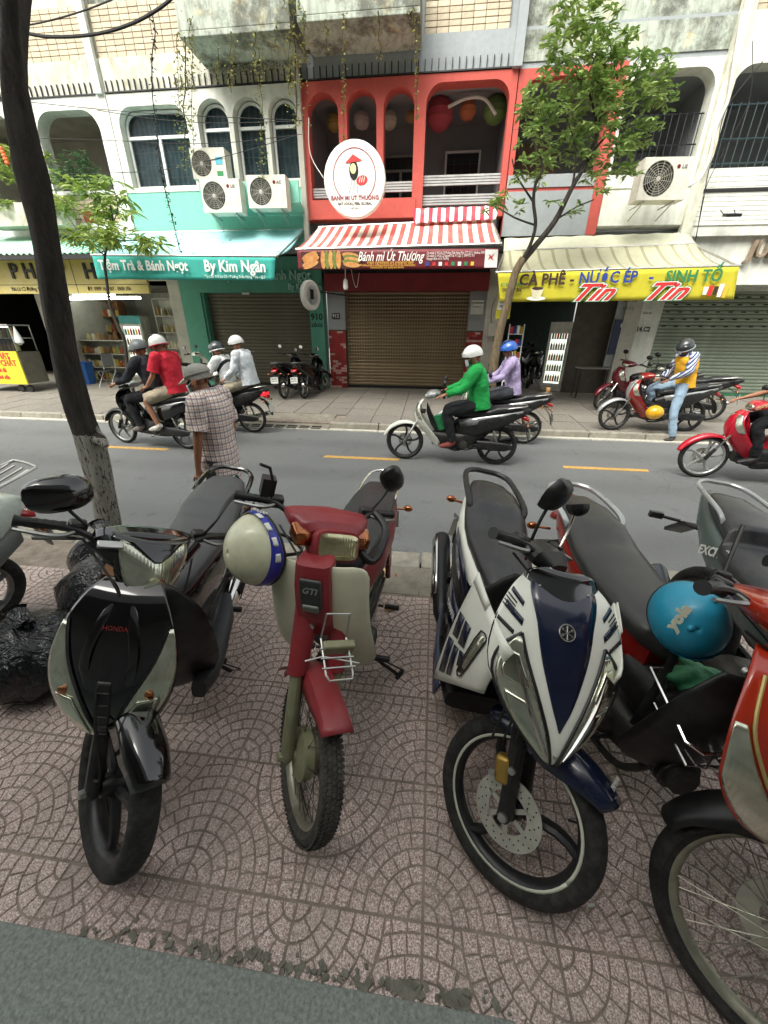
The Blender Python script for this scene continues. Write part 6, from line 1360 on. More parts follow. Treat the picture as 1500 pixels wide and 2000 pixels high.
# ---- 3. white and navy scooter
b = Moto('white and navy scooter with twin slanted headlights, third bike in the front row', (.20, 1.85, 0), (.262, .745, 0), R_(11.5), R_(46), .270, None, 'alloy3', M_alloyb, wk={'tw': .042, 'n': 60, 'line': mk('rim_stripe_pale', '#c8cbb8', .5)})
K3 = b; wb = b.wb; rt = b.root; hx = b.head(.80).x
b.fork(M_blks, upper=M_blks, lower=.52, rad=.024, y=.07)
for k, (dx_, dz_) in enumerate(((-.085, .10),)):
    cl = MB(); cl.box((wb+dx_, -.075, b.r+dz_), (.05, .045, .085), (0, -.6, 0)); cal = cl.build('brake_caliper', M_gold, rt, bev=.012, mw=b.S)
    for q in ((.02, .03), (-.015, -.03)): m = MB(); m.lathe([(0, -.104), (.011, -.103), (.012, -.095)], (wb+dx_+q[0], 0, b.r+dz_+q[1]), n=10); m.build('bolt', M_steel, cal)
m = MB(); m.tube([(wb-.09, -.07, b.r+.14), (wb-.14, -.06, .50), b.head(.70, -.03, -.05)], .005, 6, sm=5); m.build('brake_hose', M_cab, rt, mw=b.S)
b.fender(M_navy, 60, 142, .074, .026, .085, nose=.03)
SF = Surf([(.975, hx+.03, .10, .02), (.94, hx+.10, .155, .035), (.875, hx+.18, .192, .06), (.80, hx+.25, .208, .08), (.735, hx+.305, .190, .085), (.675, hx+.345, .135, .065), (.625, hx+.37, .060, .03), (.600, hx+.378, .015, .01)], 2.0)
m = MB(); m.grid(SF.full(36, 28)); m.build('front_fairing', M_fwht, rt, solid=.006)
panel('center_panel', SF, [(0, -.92, .92), (.10, -.74, .74), (.25, -.46, .46), (.45, -.26, .26), (.60, -.13, .13), (.70, -.01, .01)], M_navy, rt, .004, nv=24)
hls = panel('headlight', SF, [(.34, .60, .66), (.42, .52, .80), (.55, .38, .90), (.70, .27, .93), (.82, .25, .90), (.92, .28, .72), (.96, .35, .5)], M_lens, rt, .009, True, nv=20)
for k in (1, -1):
    lo = [(.325, .62), (.42, .49), (.55, .35), (.70, .24), (.82, .21), (.93, .24), (.975, .38), (.93, .76), (.82, .94), (.70, .97), (.55, .94), (.42, .84), (.325, .62)]
    m = MB(); m.tube([SF.pt(k*u, v, .009) for v, u in lo], .0045, 6, sm=3); m.build('headlight_rim', M_blks, rt)
    m = MB(); m.tube([SF.pt(k*u, v, .014) for v, u in ((.44, .62), (.58, .5), (.74, .40), (.88, .36))], [.001, .007, .007, .002], 6, sm=4); m.build('chrome_slash', M_chrome, rt)
    panel('reflector_bowl', SF, [(.60, k*.50, k*.80), (.70, k*.40, k*.84), (.80, k*.38, k*.76), (.86, k*.42, k*.62)], M_bowl, rt, .0125)
    panel('upper_reflector', SF, [(.41, k*.60, k*.72), (.50, k*.48, k*.80), (.54, k*.46, k*.80)], M_bowl, rt, .0125)
    for j, (v0, u0, u1, wv) in enumerate(((.13, .70, .97, .022), (.20, .64, .95, .030), (.28, .72, .97, .018))):
        m = MB(); m.grid([[SF.pt(k*lerp(u0, u1, i/8), v0+f*wv+.05*(1-i/8)*(1 if j < 2 else .6)+.02, .005) for i in range(9)] for f in (0, 1)]); m.build('stripe_decal', M_navy if j < 2 else M_blks, rt, solid=.001)
    for j in range(4):
        v0 = .155+j*.017; m = MB(); m.grid([[SF.pt(k*lerp(.80, .99, i/6), v0+f*.006+.03*(1-i/6)+.03, .0055) for i in range(7)] for f in (0, 1)]); m.build('pin_stripe', M_blks, rt, solid=.001)
m = MB(); p_ = SF.pt(0, .27, .006); n_ = SF.nrm(0, .27); Rm = n_.to_track_quat('Y', 'Z').to_matrix()
cm = MB(Matrix.Translation(p_) @ Rm.to_4x4()); cm.lathe([(0, 0), (.023, 0), (.025, .002), (.027, 0), (.027, -.003)], n=28, caps=False); em = cm.build('emblem', M_blks, rt)
cm = MB(Matrix.Translation(p_+n_*.002) @ Rm.to_4x4()); cm.ring((0, 0, 0), .0235, .0018, 'Y', 28, 6)
for k in range(3): a = k*PI/3+PI/6; cm.tube([(-.02*math.cos(a), 0, -.02*math.sin(a)), (.02*math.cos(a), 0, .02*math.sin(a))], .0016, 5)
for k in range(6): a = k*PI/3+PI/6; cm.tube([(math.cos(a-.2)*.018, 0, math.sin(a-.2)*.018), (math.cos(a)*.012, 0, math.sin(a)*.012), (math.cos(a+.2)*.018, 0, math.sin(a+.2)*.018)], .0012, 4)
cm.build('emblem_mark', M_steel, em)
# dark meter visor behind the fairing
SV = Surf([(1.0, hx+.03, .05, .01), (.995, hx+.045, .09, .02), (.975, hx+.065, .115, .04), (.935, hx+.110, .13, .05)], 2.)
m = MB(); m.grid(SV.full(20, 12)); m.build('meter_visor', M_blk, rt, solid=.006)
# wide leg-shield wings either side
for k in (1, -1):
    def wpt(a, b_, off=0.):      # a 0..1 front to back, b_ 0..1 top to bottom
        x = lerp(hx+.24, hx-.02, a)-b_*.05; y = k*(lerp(.155, .235, a**.7)+.012*math.sin(b_*PI)+off); z_ = lerp(lerp(.83, .90, a), lerp(.60, .34, a), b_); return Vector((x, y, z_))
    m = MB(); m.grid([[wpt(i/10, j/10) for i in range(11)] for j in range(11)]); w3 = m.build('side_wing', M_fwht, rt, solid=.006)
    for (a0, a1, b0, b1) in ((.60, .76, .30, .52), (.80, .95, .30, .50), (.46, .60, .56, .74), (.64, .76, .56, .90), (.80, .95, .54, .90)):
        m = MB(); m.grid([[wpt(lerp(a0, a1, i/2)-.06*f, lerp(b0, b1, f), .006) for i in range(3)] for f in (0, .5, 1)]); m.build('block_decal', M_navy, w3, solid=.001)
    m = MB(); m.grid([[wpt(lerp(.30, .42, i/3)+.05*f, lerp(.22, .80, f)+(0.08 if i in (0, 3) else 0)*(1-f), .006) for i in range(4)] for f in (0, .33, .66, 1)]); m.build('turn_light', M_lens, w3, solid=.003)
    m = MB(); m.tube([wpt(.28, .2, .008), wpt(.30, .5, .008), wpt(.38, .84, .008), wpt(.48, .8, .008), wpt(.45, .5, .008), wpt(.42, .2, .008), wpt(.28, .2, .008)], .0028, 5, sm=2); m.build('light_trim', M_blks, w3)
    m = MB(); m.grid([[wpt(lerp(.55, .98, i/5), f, .006) for i in range(6)] for f in (-.02, .06)]); m.build('wing_lip', M_fwht, w3, solid=.004)
SI = Surf([(.93, hx-.0, .12, .02), (.84, hx-.005, .19, .03), (.68, hx-.01, .21, .03), (.50, hx-.04, .215, .03), (.36, hx-.08, .2, .03), (.28, hx-.14, .17, .02)])
m = MB(); m.grid(SI.full(12, 10)); m.build('inner_shield', M_blks, rt, solid=.01)
hull('floor_board', [(hx-.02, .30, .18, .05), (hx-.18, .28, .19, .045), (.58, .30, .19, .05), (.44, .36, .17, .08)], M_blks, rt, .5)
for k in (1, -1): m = MB(); m.grid([[(hx-.06, k*.20, .32), (.70, k*.205, .30), (.48, k*.20, .34), (.30, k*.18, .40)], [(hx-.10, k*.20, .22), (.68, k*.20, .21), (.48, k*.19, .23), (.30, k*.17, .28)]]); m.build('floor_trim', mk('navy_trim', '#39445c', .4, dirt=.3), rt, solid=.01)
hull('belly', [(.62, .50, .08, .14), (.48, .52, .14, .17), (.25, .56, .16, .16), (.0, .62, .155, .12)], M_blks, rt, .6)
b.tailbody(M_fwht, [(.62, .56, .06, .10), (.44, .60, .135, .12), (.22, .65, .165, .10), (.0, .71, .165, .085), (-.2, .77, .125, .065), (-.34, .81, .06, .04), (-.39, .83, .02, .012)])
for k in (1, -1):
    m = MB(); m.grid([[(.50, k*.150, .63), (.25, k*.172, .70), (.08, k*.176, .73)], [(.44, k*.150, .56), (.25, k*.172, .62), (.12, k*.176, .68)]]); m.build('side_decal', M_navy, rt, solid=.004)
    m = MB(); m.grid([[(.56, k*.14, .50), (.40, k*.165, .52), (.28, k*.175, .56)], [(.58, k*.14, .38), (.42, k*.165, .40), (.30, k*.175, .46)]]); sp_ = m.build('side_cover', M_navy, rt, solid=.006)
    text_at('YAMAHA', (.43, k*.176, .475), (k*-1.0, 0, .25*k*-1*-1 if k > 0 else .2), (0, 0, 1), .042, M_pl, sp_, off=.001)
    text_at('NOUVO', (.0, k*.181, .745), (-k, 0, .25), (0, 0, 1), .038, M_blks, rt, shear=.3)
b.seat(M_seat, [(.60, .66, .04, .02), (.54, .69, .085, .05), (.40, .725, .125, .055), (.24, .745, .15, .055), (.12, .775, .16, .06), (.02, .82, .158, .06), (-.12, .85, .14, .05), (-.25, .865, .10, .03), (-.30, .87, .05, .012)])
hull('seat_nose', [(.64, .58, .05, .08), (.56, .64, .075, .10), (.48, .69, .085, .06)], M_blks, rt, .8)
b.rear(None, .70); b.rail(M_blks, .88, .13, -.38, .016, .05); b.exhaust(-1, mk('muffler_black', '#2a2b2c', .4, .5), -.34, .44, .052); b.engine(.34, .28); b.shocks(M_blks); b.stand()
hb = b.bars(.965, .29, .035); g = b.gp[-1][0]; c = b.head(.965)
hull('handle_cover', [(c.x-.10, c.z+.01, .06, .02), (c.x-.06, c.z+.015, .16, .03), (c.x+.0, c.z+.012, .15, .035), (c.x+.04, c.z, .08, .02)], M_blks, hb, .7)
mirror_part(hb, b.gp[-1][0]+Vector((.02, .05, .02)), b.gp[-1][0]+Vector((.0, .03, .175)), (.1, .1, .05), (.060, .058), -1, 'hex', M_blks)
mirror_part(hb, b.gp[1][0]+Vector((.02, -.06, .02)), b.gp[1][0]+Vector((-.03, -.03, .175)), (-.35, .9, .3), (.055, .035), 1, 'hex', M_blks, M_chrome)
m = MB(); m.tube([c+Vector((-.05, -.06, -.03)), c+Vector((-.05, -.085, .01)), c+Vector((-.05, -.06, .03)), c+Vector((-.05, -.04, .0))], .006, 6, sm=5); m.build('bag_hook', M_chrome, hb)
text_at('YAMAHA', (wb+math.cos(R_(68))*(b.r+.066), .012, b.r+math.sin(R_(68))*(b.r+.066)), (0, 1, 0), (-math.sin(R_(68)), 0, math.cos(R_(68))), .022, M_pl, rt, mw=b.S)

# ---- 4. orange-red step-through at the right edge, big spoked wheel
b = Moto('orange-red motorbike cut off by the right edge, long black seat and spoked front wheel', (.78, 1.66, 0), (.91, .48, 0), R_(3), R_(47), .30, None, 'spoke', M_rimd, M_rub, wk={'tw': .036, 'n': 60, 'side': 1})
K4 = b; wb = b.wb; rt = b.root; hx = b.head(.80).x
b.fork(mk('fork_grey', '#a9aba0', .42, .5, var=.15, dirt=.3), lower=.52, rad=.027, y=.07); b.fender(M_blks, 52, 172, .068, .032, .08, nose=.0)
b.engine(.56, .28); b.exhaust(-1, M_chrome, -.28, .36, .042); b.shocks(); b.pegs(); b.stand()
S4 = Surf([(.985, hx+.02, .13, .01), (.95, hx+.10, .185, .03), (.87, hx+.18, .225, .06), (.79, hx+.23, .235, .08), (.71, hx+.255, .22, .09), (.63, hx+.26, .17, .06), (.57, hx+.25, .07, .02)])
m = MB(); m.grid(S4.full(30, 22)); m.build('front_cowl', M_oran, rt, solid=.006)
panel('side_light', S4, [(.34, .90, .985), (.5, .80, .985), (.66, .66, .98), (.82, .52, .93), (.93, .5, .7)], M_lens, rt, .006, True, nv=18)
for k in (1, -1): m = MB(); m.tube([S4.pt(k*u, v, .009) for v, u in ((.16, .86), (.34, .86), (.5, .76), (.66, .62), (.82, .47), (.95, .42))], .004, 6, sm=4); m.build('light_trim', mk('trim_yellow', '#b8a668', .4, .4), rt)
S5 = Surf([(.84, hx-.02, .10, .02), (.76, hx-.0, .15, .05), (.64, hx-.01, .17, .07), (.50, hx-.04, .18, .08), (.38, hx-.08, .17, .08), (.30, hx-.12, .12, .05)])
m = MB(); m.grid(S5.full(18, 14)); m.build('leg_shield', M_blks, rt, solid=.008)
hull('frame_cover', [(hx+.02, .84, .06, .06), (hx-.05, .70, .07, .09), (hx-.16, .54, .08, .10), (.66, .48, .09, .09), (.5, .5, .1, .1)], M_blks, rt, .8)
b.tailbody(M_redg, [(.56, .60, .06, .09), (.42, .60, .11, .12), (.20, .64, .14, .11), (-.02, .71, .145, .09), (-.2, .775, .115, .065), (-.36, .825, .06, .035), (-.42, .84, .02, .012)])
b.seat(mk('worn_seat', '#323231', .34, var=.12, sc_=4, bump=.1, bs=240, dirt=.2), [(.60, .67, .05, .03), (.54, .69, .10, .05), (.40, .705, .135, .06), (.22, .73, .15, .06), (.08, .755, .15, .06), (-.04, .80, .145, .06), (-.18, .835, .12, .05), (-.30, .85, .08, .03), (-.34, .85, .04, .012)])
b.rear(None, .66); b.rail(M_silv, .865, .125, -.42, .014, -.05)
bk = obj('middle_basket', None, rt); q = Vector((.76, -.01, .60))
for pts in ([(-.12, -.10, .05), (-.12, .10, .05), (.10, .12, .0), (.13, .09, -.005), (.13, -.09, -.005), (.10, -.12, .0), (-.12, -.10, .05)], [(-.10, -.08, -.05), (-.10, .08, -.05), (.11, .09, -.09), (.11, -.09, -.09), (-.10, -.08, -.05)]):
    m = MB(); m.tube([q+Vector(p) for p in pts], .005, 6); m.build('basket_wire', M_chrome, bk)
for y in (-.06, -.02, .02, .06): m = MB(); m.tube([q+Vector(p) for p in ((-.12, y, .05), (-.10, y, -.05), (.11, y, -.09), (.13, y, -.005))], .003, 5, sm=3); m.build('basket_wire', M_chrome, bk)
hb = b.bars(.985, .25, .10); c = b.head(.985)
hull('handle_cover', [(c.x-.10, c.z+.02, .08, .02), (c.x-.04, c.z+.02, .17, .04), (c.x+.04, c.z+.01, .17, .055), (c.x+.10, c.z-.01, .11, .045)], M_oran, hb, .8, 4, 24)
hull('headlight', [(c.x+.07, c.z-.03, .10, .05), (c.x+.13, c.z-.035, .085, .042), (c.x+.145, c.z-.04, .04, .02)], M_lens, hb, .85, 3)
for sd_ in (-1, 1): g = b.gp[sd_][0]; 
m = MB(); m.tube([b.gp[1][0]+Vector((0, 0, .02)), b.gp[1][0]+Vector((-.03, .06, .17))], .006, 6); m.build('mirror_stalk', M_blks, hb)

# ---- 5. grey 150 cc bike behind it
b = Moto('grey-green motorbike with EXCITER on its tail, behind the blue helmet at right', (1.42, 1.76, 0), (1.26, .62, 0), R_(6), R_(8), .29, None, 'alloy', M_alloyb, wk={'tw': .05, 'n': 48})
K5 = b; wb = b.wb; rt = b.root; hx = b.head(.80).x
b.fork(M_blks, upper=M_blks); b.fender(M_blks, 20, 125); b.engine(); b.exhaust(-1, mk('muffler_grey', '#55585a', .4, .6), -.25, .42, .05); b.shocks(M_blks); b.pegs(); b.stand()
S6 = Surf([(.92, hx+.05, .08, .02), (.84, hx+.13, .14, .05), (.72, hx+.17, .18, .09), (.58, hx+.13, .19, .11), (.44, hx+.03, .18, .11), (.34, hx-.06, .1, .05)])
m = MB(); m.grid(S6.full(20, 16)); m.build('leg_shield', M_mar, rt, solid=.008)
hull('front_body', [(hx+.04, .84, .08, .07), (hx-.06, .74, .11, .12), (hx-.20, .62, .12, .14), (.58, .60, .10, .10)], M_mar, rt, .7)
b.tailbody(M_gry, [(.60, .60, .06, .09), (.44, .62, .11, .12), (.22, .66, .14, .11), (-.02, .74, .145, .085), (-.2, .80, .115, .06), (-.36, .86, .06, .03), (-.40, .87, .02, .012)])
b.seat(M_seat, [(.62, .69, .06, .03), (.54, .71, .12, .05), (.38, .73, .155, .055), (.22, .745, .165, .055), (.13, .76, .16, .055), (.09, .83, .14, .05), (-.08, .865, .125, .045), (-.24, .885, .09, .03), (-.30, .89, .05, .012)])
b.rail(M_silv, .905, .12, -.38, .011, .02); hb = b.bars(.94, .33, .10)
c = b.head(.95); hull('handle_cover', [(c.x-.08, c.z, .08, .03), (c.x, c.z+.01, .14, .04), (c.x+.07, c.z-.01, .09, .04)], M_mar, hb, .8)
for sd_ in (1, -1): text_at('EXCITER', (.10, sd_*.150, .735), (-sd_, 0, .38), (0, 0, 1), .06, M_pl, rt, off=.002, shear=.2)
m = MB(); m.grid([[(-.26, y, .70) for y in (-.04, .04)], [(-.42, y, .66) for y in (-.05, .05)], [(-.56, y, .55) for y in (-.05, .05)]]); m.build('plate_bracket', M_blks, rt, solid=.02)
for sd_ in (1, -1): m = MB(); m.tube([(-.44, sd_*.05, .66), (-.46, sd_*.14, .66)], .01, 6); m.box((-.47, sd_*.17, .66), (.03, .07, .035)); m.build('turn_signal', M_blks, rt, smooth=False)

# ---- 0. pale green scooter cut off at the left edge: only its tail with carrier
b = Moto('pale scooter at the left edge, only its tail, silver carrier and rear wheel showing', (-2.62, 1.52, 0), (-2.97, .32, 0), R_(3), 0, .24, None, 'alloy', M_alloy, wk={'tw': .05, 'n': 40})
rt = b.root; M_mint = mk('pale_mint_gloss', '#c3cfc6', .25, coat=.5, var=.05, dirt=.15)
b.fork(M_blks); b.fender(M_mint, 0, 120); hx = b.head(.8).x
b.tailbody(M_mint, [(.66, .52, .06, .12), (.48, .56, .14, .16), (.24, .60, .18, .16), (.0, .63, .185, .15), (-.18, .66, .15, .12), (-.32, .69, .08, .07), (-.37, .70, .03, .03)]); b.seat(M_seat, [(.60, .70, .05, .03), (.50, .73, .13, .045), (.2, .76, .155, .05), (-.1, .79, .14, .045), (-.24, .80, .08, .02)])
hull('inner_cover', [(.5, .40, .10, .10), (.2, .42, .15, .12), (-.1, .46, .15, .10), (-.28, .52, .08, .07)], mk('grey_plastic', '#6a6d6b', .5), rt, .7)
m = MB()
for y in (-.10, -.04, .04, .10): m.tube([(-.12, y, .83), (-.28, y, .85), (-.42, y, .90)], .007, 6)
m.tube([(-.12, -.13, .82), (-.42, -.12, .90), (-.46, -.08, .91), (-.46, .08, .91), (-.42, .12, .90), (-.12, .13, .82)], .009, 8, sm=3); m.build('rear_carrier', M_steel, rt)
b.rear(None, .55); S7 = Surf([(.95, hx+.05, .10, .03), (.7, hx+.12, .2, .1), (.5, hx+.08, .2, .1), (.32, hx, .12, .05)]); m = MB(); m.grid(S7.full(12, 10)); m.build('leg_shield', M_mint, rt, solid=.01); b.bars(.98)
# ---- small fittings that the near bikes share
def fitting(K, pn, mt, fn, mw=None): m = MB(); fn(m); m.build(pn, mt, K.root, mw=mw)
for K in (K1, K2, K3, K4):
    hx = K.head(.8).x
    fitting(K, 'ignition_lock', M_steel, lambda m: m.lathe([(0, .012), (.012, .011), (.014, 0)], (hx-.03, -.06, .86), 'X', 12))
    fitting(K, 'clutch_cable', M_cab, lambda m: m.tube([K.head(.95, -.06, .18), K.head(.86, .06, .12), K.head(.74, .05, .05), (hx+.02, .04, .56)], .004, 5, sm=6), K.S)
    fitting(K, 'throttle_cable', M_cab, lambda m: m.tube([K.head(.95, -.06, -.18), K.head(.88, .08, -.10), K.head(.76, .06, -.05), (hx+.02, -.04, .56)], .004, 5, sm=6), K.S)
    fitting(K, 'tyre_valve', M_blks, lambda m: m.tube([(K.wb+.14, 0, K.r+.145), (K.wb+.115, 0, K.r+.12)], .004, 6), K.S)
    for sd_ in (1, -1):
        fitting(K, 'axle_bolt', M_steel, lambda m: m.lathe([(0, sd_*.108), (.014, sd_*.105), (.016, sd_*.09), (.010, sd_*.08)], (K.wb, 0, K.r), n=6), K.S)
for K in (K1, K3):
    for q in ((.05, .60), (.62, .42), (-.62, .42)):
        S_k = S if K is K1 else SF
for u, v in ((.55, .10), (-.55, .10), (.0, .86)):
    m = MB(); p = SF.pt(u, v, .006); m.ball(p, .0045, 8, 5); m.build('fairing_screw', M_steel, K3.root)
for k in (1, -1):
    m = MB(); m.tube([SF.pt(k*.99, v, .002) for v in (.05, .3, .55, .8)], .0022, 5, sm=4); m.build('panel_seam', M_black, K3.root)
m = MB()
for k in range(7): m.tube([(K3.wb-.06, -.11+k*.037, .50), (K3.wb-.07, -.11+k*.037, .62)], .004, 5)
m.build('radiator_grille', M_blks, K3.root, kind='stuff')
# ================================================================== people
M_skin = mk('skin', '#a87558', .55, var=.08, sc_=6); M_skin2 = mk('skin_tan', '#8d5f45', .55, var=.08, sc_=6)
def cloth(name, c, var=.12, c2=None):
    if name in MATS: return MATS[name]
    B = NB(name); n = B.noise(7, 4); c = srgb(c); col = B.ramp(n, [(.3, tuple(v*(1-var) for v in c)), (.7, tuple(min(1, v*(1+var)) for v in c))])
    m = B.set(col, .88, 0); B.bump(B.noise(11, 4), .8, .035); MATS[name] = m; return m
def plaid():
    B = NB('plaid_cloth'); x, y, z = B.sep(B.tc.outputs['Object'])
    def line(a, f, w_, off=0.): return B.math('LESS_THAN', B.math('FRACT', B.math('ADD', B.math('MULTIPLY', a, f), off)), w_)
    u = B.math('ADD', B.math('MULTIPLY', x, 1.), B.math('MULTIPLY', y, 1.))
    col = srgb('#dcd6cf')
    c = B.mix(B.math('MULTIPLY', line(u, 21, .26), .7), col, srgb('#6b5b6c')); c = B.mix(B.math('MULTIPLY', line(z, 21, .26), .7), c, srgb('#6b5b6c'))
    c = B.mix(B.math('MULTIPLY', line(u, 21, .10, .5), .8), c, srgb('#b07a5c')); c = B.mix(B.math('MULTIPLY', line(z, 21, .10, .5), .8), c, srgb('#b07a5c'))
    m = B.set(c, .9, 0); B.bump(B.noise(9, 4), .8, .03); MATS['plaid'] = m; return m
def striped(name, c1, c2, f, wd=.45):
    B = NB(name); x, y, z = B.sep(B.tc.outputs['Object']); u = B.math('ADD', B.math('MULTIPLY', x, .8), B.math('MULTIPLY', z, .6))
    k = B.math('LESS_THAN', B.math('FRACT', B.math('MULTIPLY', u, f)), wd); m = B.set(B.mix(k, srgb(c1), srgb(c2)), .9, 0); B.bump(B.noise(11, 4), .7, .03); MATS[name] = m; return m
def skinmesh(name, pts, edges, mat, parent, root=0, sub=2):
    """pts: name -> (position, radius or (rx, ry)); grown with a Skin modifier"""
    ks = list(pts); ix = {k: i for i, k in enumerate(ks)}; me = bpy.data.meshes.new(name)
    me.from_pydata([tuple(pts[k][0]) for k in ks], [(ix[a], ix[b]) for a, b in edges], []); me.materials.append(mat)
    o = obj(name, me, parent); md = o.modifiers.new('skin', 'SKIN'); md.use_smooth_shade = True; md.branch_smoothing = .5
    for i, k in enumerate(ks):
        r = pts[k][1]; sv = me.skin_vertices[0].data[i]; sv.radius = r if isinstance(r, tuple) else (r, r); sv.use_root = (i == root)
    s2 = o.modifiers.new('sub', 'SUBSURF'); s2.levels = sub; s2.render_levels = sub
    if name in ('shirt', 'trousers', 'vest', 'shorts'):
        if 'fold' not in bpy.data.textures: tx = bpy.data.textures.new('fold', 'CLOUDS'); tx.noise_scale = .10; tx.noise_depth = 2
        dm = o.modifiers.new('folds', 'DISPLACE'); dm.texture = bpy.data.textures['fold']; dm.strength = .032; dm.mid_level = .5; s2.levels = s2.render_levels = 3
    return o
def V(*a): return Vector(a)
def person(label, mw, j, shirt, pants, skin=M_skin, shoes=None, long_sleeve=False, shorts=False, hat=None, group=None, mask=None, hem=0., vest=None, sh=1.08, barefoot=False, hair='#17130f', face=1.):
    """j: joints in the figure's frame (x forward, y left, z up)"""
    t = thing('person', label, 'person', group=group); t.matrix_world = mw
    pel, che, nek, hd = [Vector(j[k]) for k in ('pelvis', 'chest', 'neck', 'head')]; L = j['look'] if 'look' in j else Vector((1, 0, -.1)); L = Vector(L).normalized()
    hd = hd-V(.005, 0, .05); up = (hd-nek).normalized(); up = (up+V(0, 0, 1)).normalized(); lat = up.cross(L).normalized(); fw = lat.cross(up)
    P_ = {'pelvis': (pel, (.09, .08)), 'belly': (pel.lerp(che, .5), (.085, .075)), 'chest': (che, (.075, .065)), 'uc': (che.lerp(nek, .5), (.065, .055)), 'neckb': (che.lerp(nek, .78), (.055, .05)), 'neck': (nek, .056), 'jaw': (hd-up*.062+fw*.016, (.055, .062)), 'skull': (hd+up*.012, (.082, .096)), 'crown': (hd+up*.078-fw*.008, (.058, .068)),
          'nose': (hd+fw*.098-up*.014, .012), 'chin': (hd+fw*.062-up*.085, .022)}
    E = [('pelvis', 'belly'), ('belly', 'chest'), ('chest', 'uc'), ('uc', 'neckb'), ('neckb', 'neck'), ('neck', 'jaw'), ('jaw', 'skull'), ('skull', 'crown'), ('skull', 'nose'), ('jaw', 'chin')]
    for sd_, s in (('L', 1), ('R', -1)):
        shd, elb, wri = Vector(j['sh'+sd_]), Vector(j['el'+sd_]), Vector(j['wr'+sd_]); hip, kne, ank = Vector(j['hip'+sd_]), Vector(j['kn'+sd_]), Vector(j['an'+sd_])
        hdn = Vector(j.get('hand'+sd_, (wri-elb).normalized())).normalized()
        P_.update({'sh'+sd_: (shd, .034), 'el'+sd_: (elb, .038), 'fa'+sd_: (elb.lerp(wri, .35), .036), 'wr'+sd_: (wri, .024), 'pa'+sd_: (wri+hdn*.05, (.034, .018)), 'kl'+sd_: (wri+hdn*.09, (.034, .016)),
                   'hip'+sd_: (hip, .085), 'th'+sd_: (hip.lerp(kne, .45), .075), 'kn'+sd_: (kne, .053), 'ca'+sd_: (kne.lerp(ank, .35), .050), 'an'+sd_: (ank, .034)})
        toe = Vector(j.get('toe'+sd_, ank+V(.15, 0, -.05))); P_['to'+sd_] = (toe, (.035, .022)); P_['he'+sd_] = (ank.lerp(toe, .35)+V(0, 0, -.02), .032)
        E += [('uc', 'sh'+sd_), ('sh'+sd_, 'el'+sd_), ('el'+sd_, 'fa'+sd_), ('fa'+sd_, 'wr'+sd_), ('wr'+sd_, 'pa'+sd_), ('pa'+sd_, 'kl'+sd_), ('pelvis', 'hip'+sd_), ('hip'+sd_, 'th'+sd_), ('th'+sd_, 'kn'+sd_), ('kn'+sd_, 'ca'+sd_), ('ca'+sd_, 'an'+sd_), ('an'+sd_, 'he'+sd_), ('he'+sd_, 'to'+sd_)]
        side = hdn.cross(V(0, 0, 1)); side = side.normalized() if side.length > .1 else V(1, 0, 0); cur = Vector(j.get('curl'+sd_, (0, 0, -1))).normalized(); side = (hdn.cross(cur)).normalized()
        for f in range(4):
            b0 = wri+hdn*.085+side*((f-1.5)*.020); ln = (.030, .036, .034, .026)[f]; b1 = b0+hdn*ln+cur*.008; b2 = b1+(hdn*.35+cur)*ln*.8; nm = 'f%d%s' % (f, sd_)
            P_[nm+'a'] = (b0, .0095); P_[nm+'b'] = (b1, .009); P_[nm+'c'] = (b2, .0075); E += [('kl'+sd_, nm+'a'), (nm+'a', nm+'b'), (nm+'b', nm+'c')]
        tb = wri+hdn*.035-side*.03*s*-1; P_['tb'+sd_] = (tb+cur*.008, .011); P_['tc'+sd_] = (tb+hdn*.035+cur*.02, .009); E += [('pa'+sd_, 'tb'+sd_), ('tb'+sd_, 'tc'+sd_)]
    body = skinmesh('body', P_, E, skin, t, sub=1)
    # shirt
    from mathutils import noise as mn
    sL, sR = Vector(j['shL']), Vector(j['shR']); lt = (sL-sR).normalized(); sd0 = mn.random()*50 if False else (len(bpy.data.objects) % 97)*1.7
    def torso(nm, mt, grow, h0, h1, sleeves, nbk=True):
        m = MB(); ctl = [(pel+V(0, 0, -hem), .158, .125)] if hem else []
        ctl += [(pel+V(0, 0, -.07), .160, .125), (pel.lerp(che, .45), .150, .118), (che, .168, .122), (che.lerp(nek, .45), .172, .112), (che.lerp(nek, .70), .135, .090), (che.lerp(nek, .88), .078, .070), (che.lerp(nek, 1.02), .062, .060)]
        ctl = ctl[h0:h1] if h1 else ctl[h0:]
        k = 5; rows = []; n = 36
        cs = smooth_path([c[0] for c in ctl], k); ws = smooth_path([V(c[1], c[2], 0) for c in ctl], k)
        for i, c in enumerate(cs):
            tg = (cs[min(i+1, len(cs)-1)]-cs[max(i-1, 0)]).normalized(); la = (lt-tg*lt.dot(tg)).normalized(); fo = la.cross(tg); rg = []
            for q in range(n):
                A_ = 2*PI*q/n; p = c+la*(spow(math.cos(A_), .85)*ws[i].x*sh*grow)+fo*(spow(math.sin(A_), .85)*ws[i].y*sh*grow); r_ = (p-c)
                f_ = mn.noise(V(p.x*7+sd0, p.y*7, p.z*9))*.020+mn.noise(V(p.x*17+sd0, p.y*17, p.z*22))*.008; rg.append(p+r_.normalized()*f_)
            rows.append(rg)
        m.loft(rows, False)
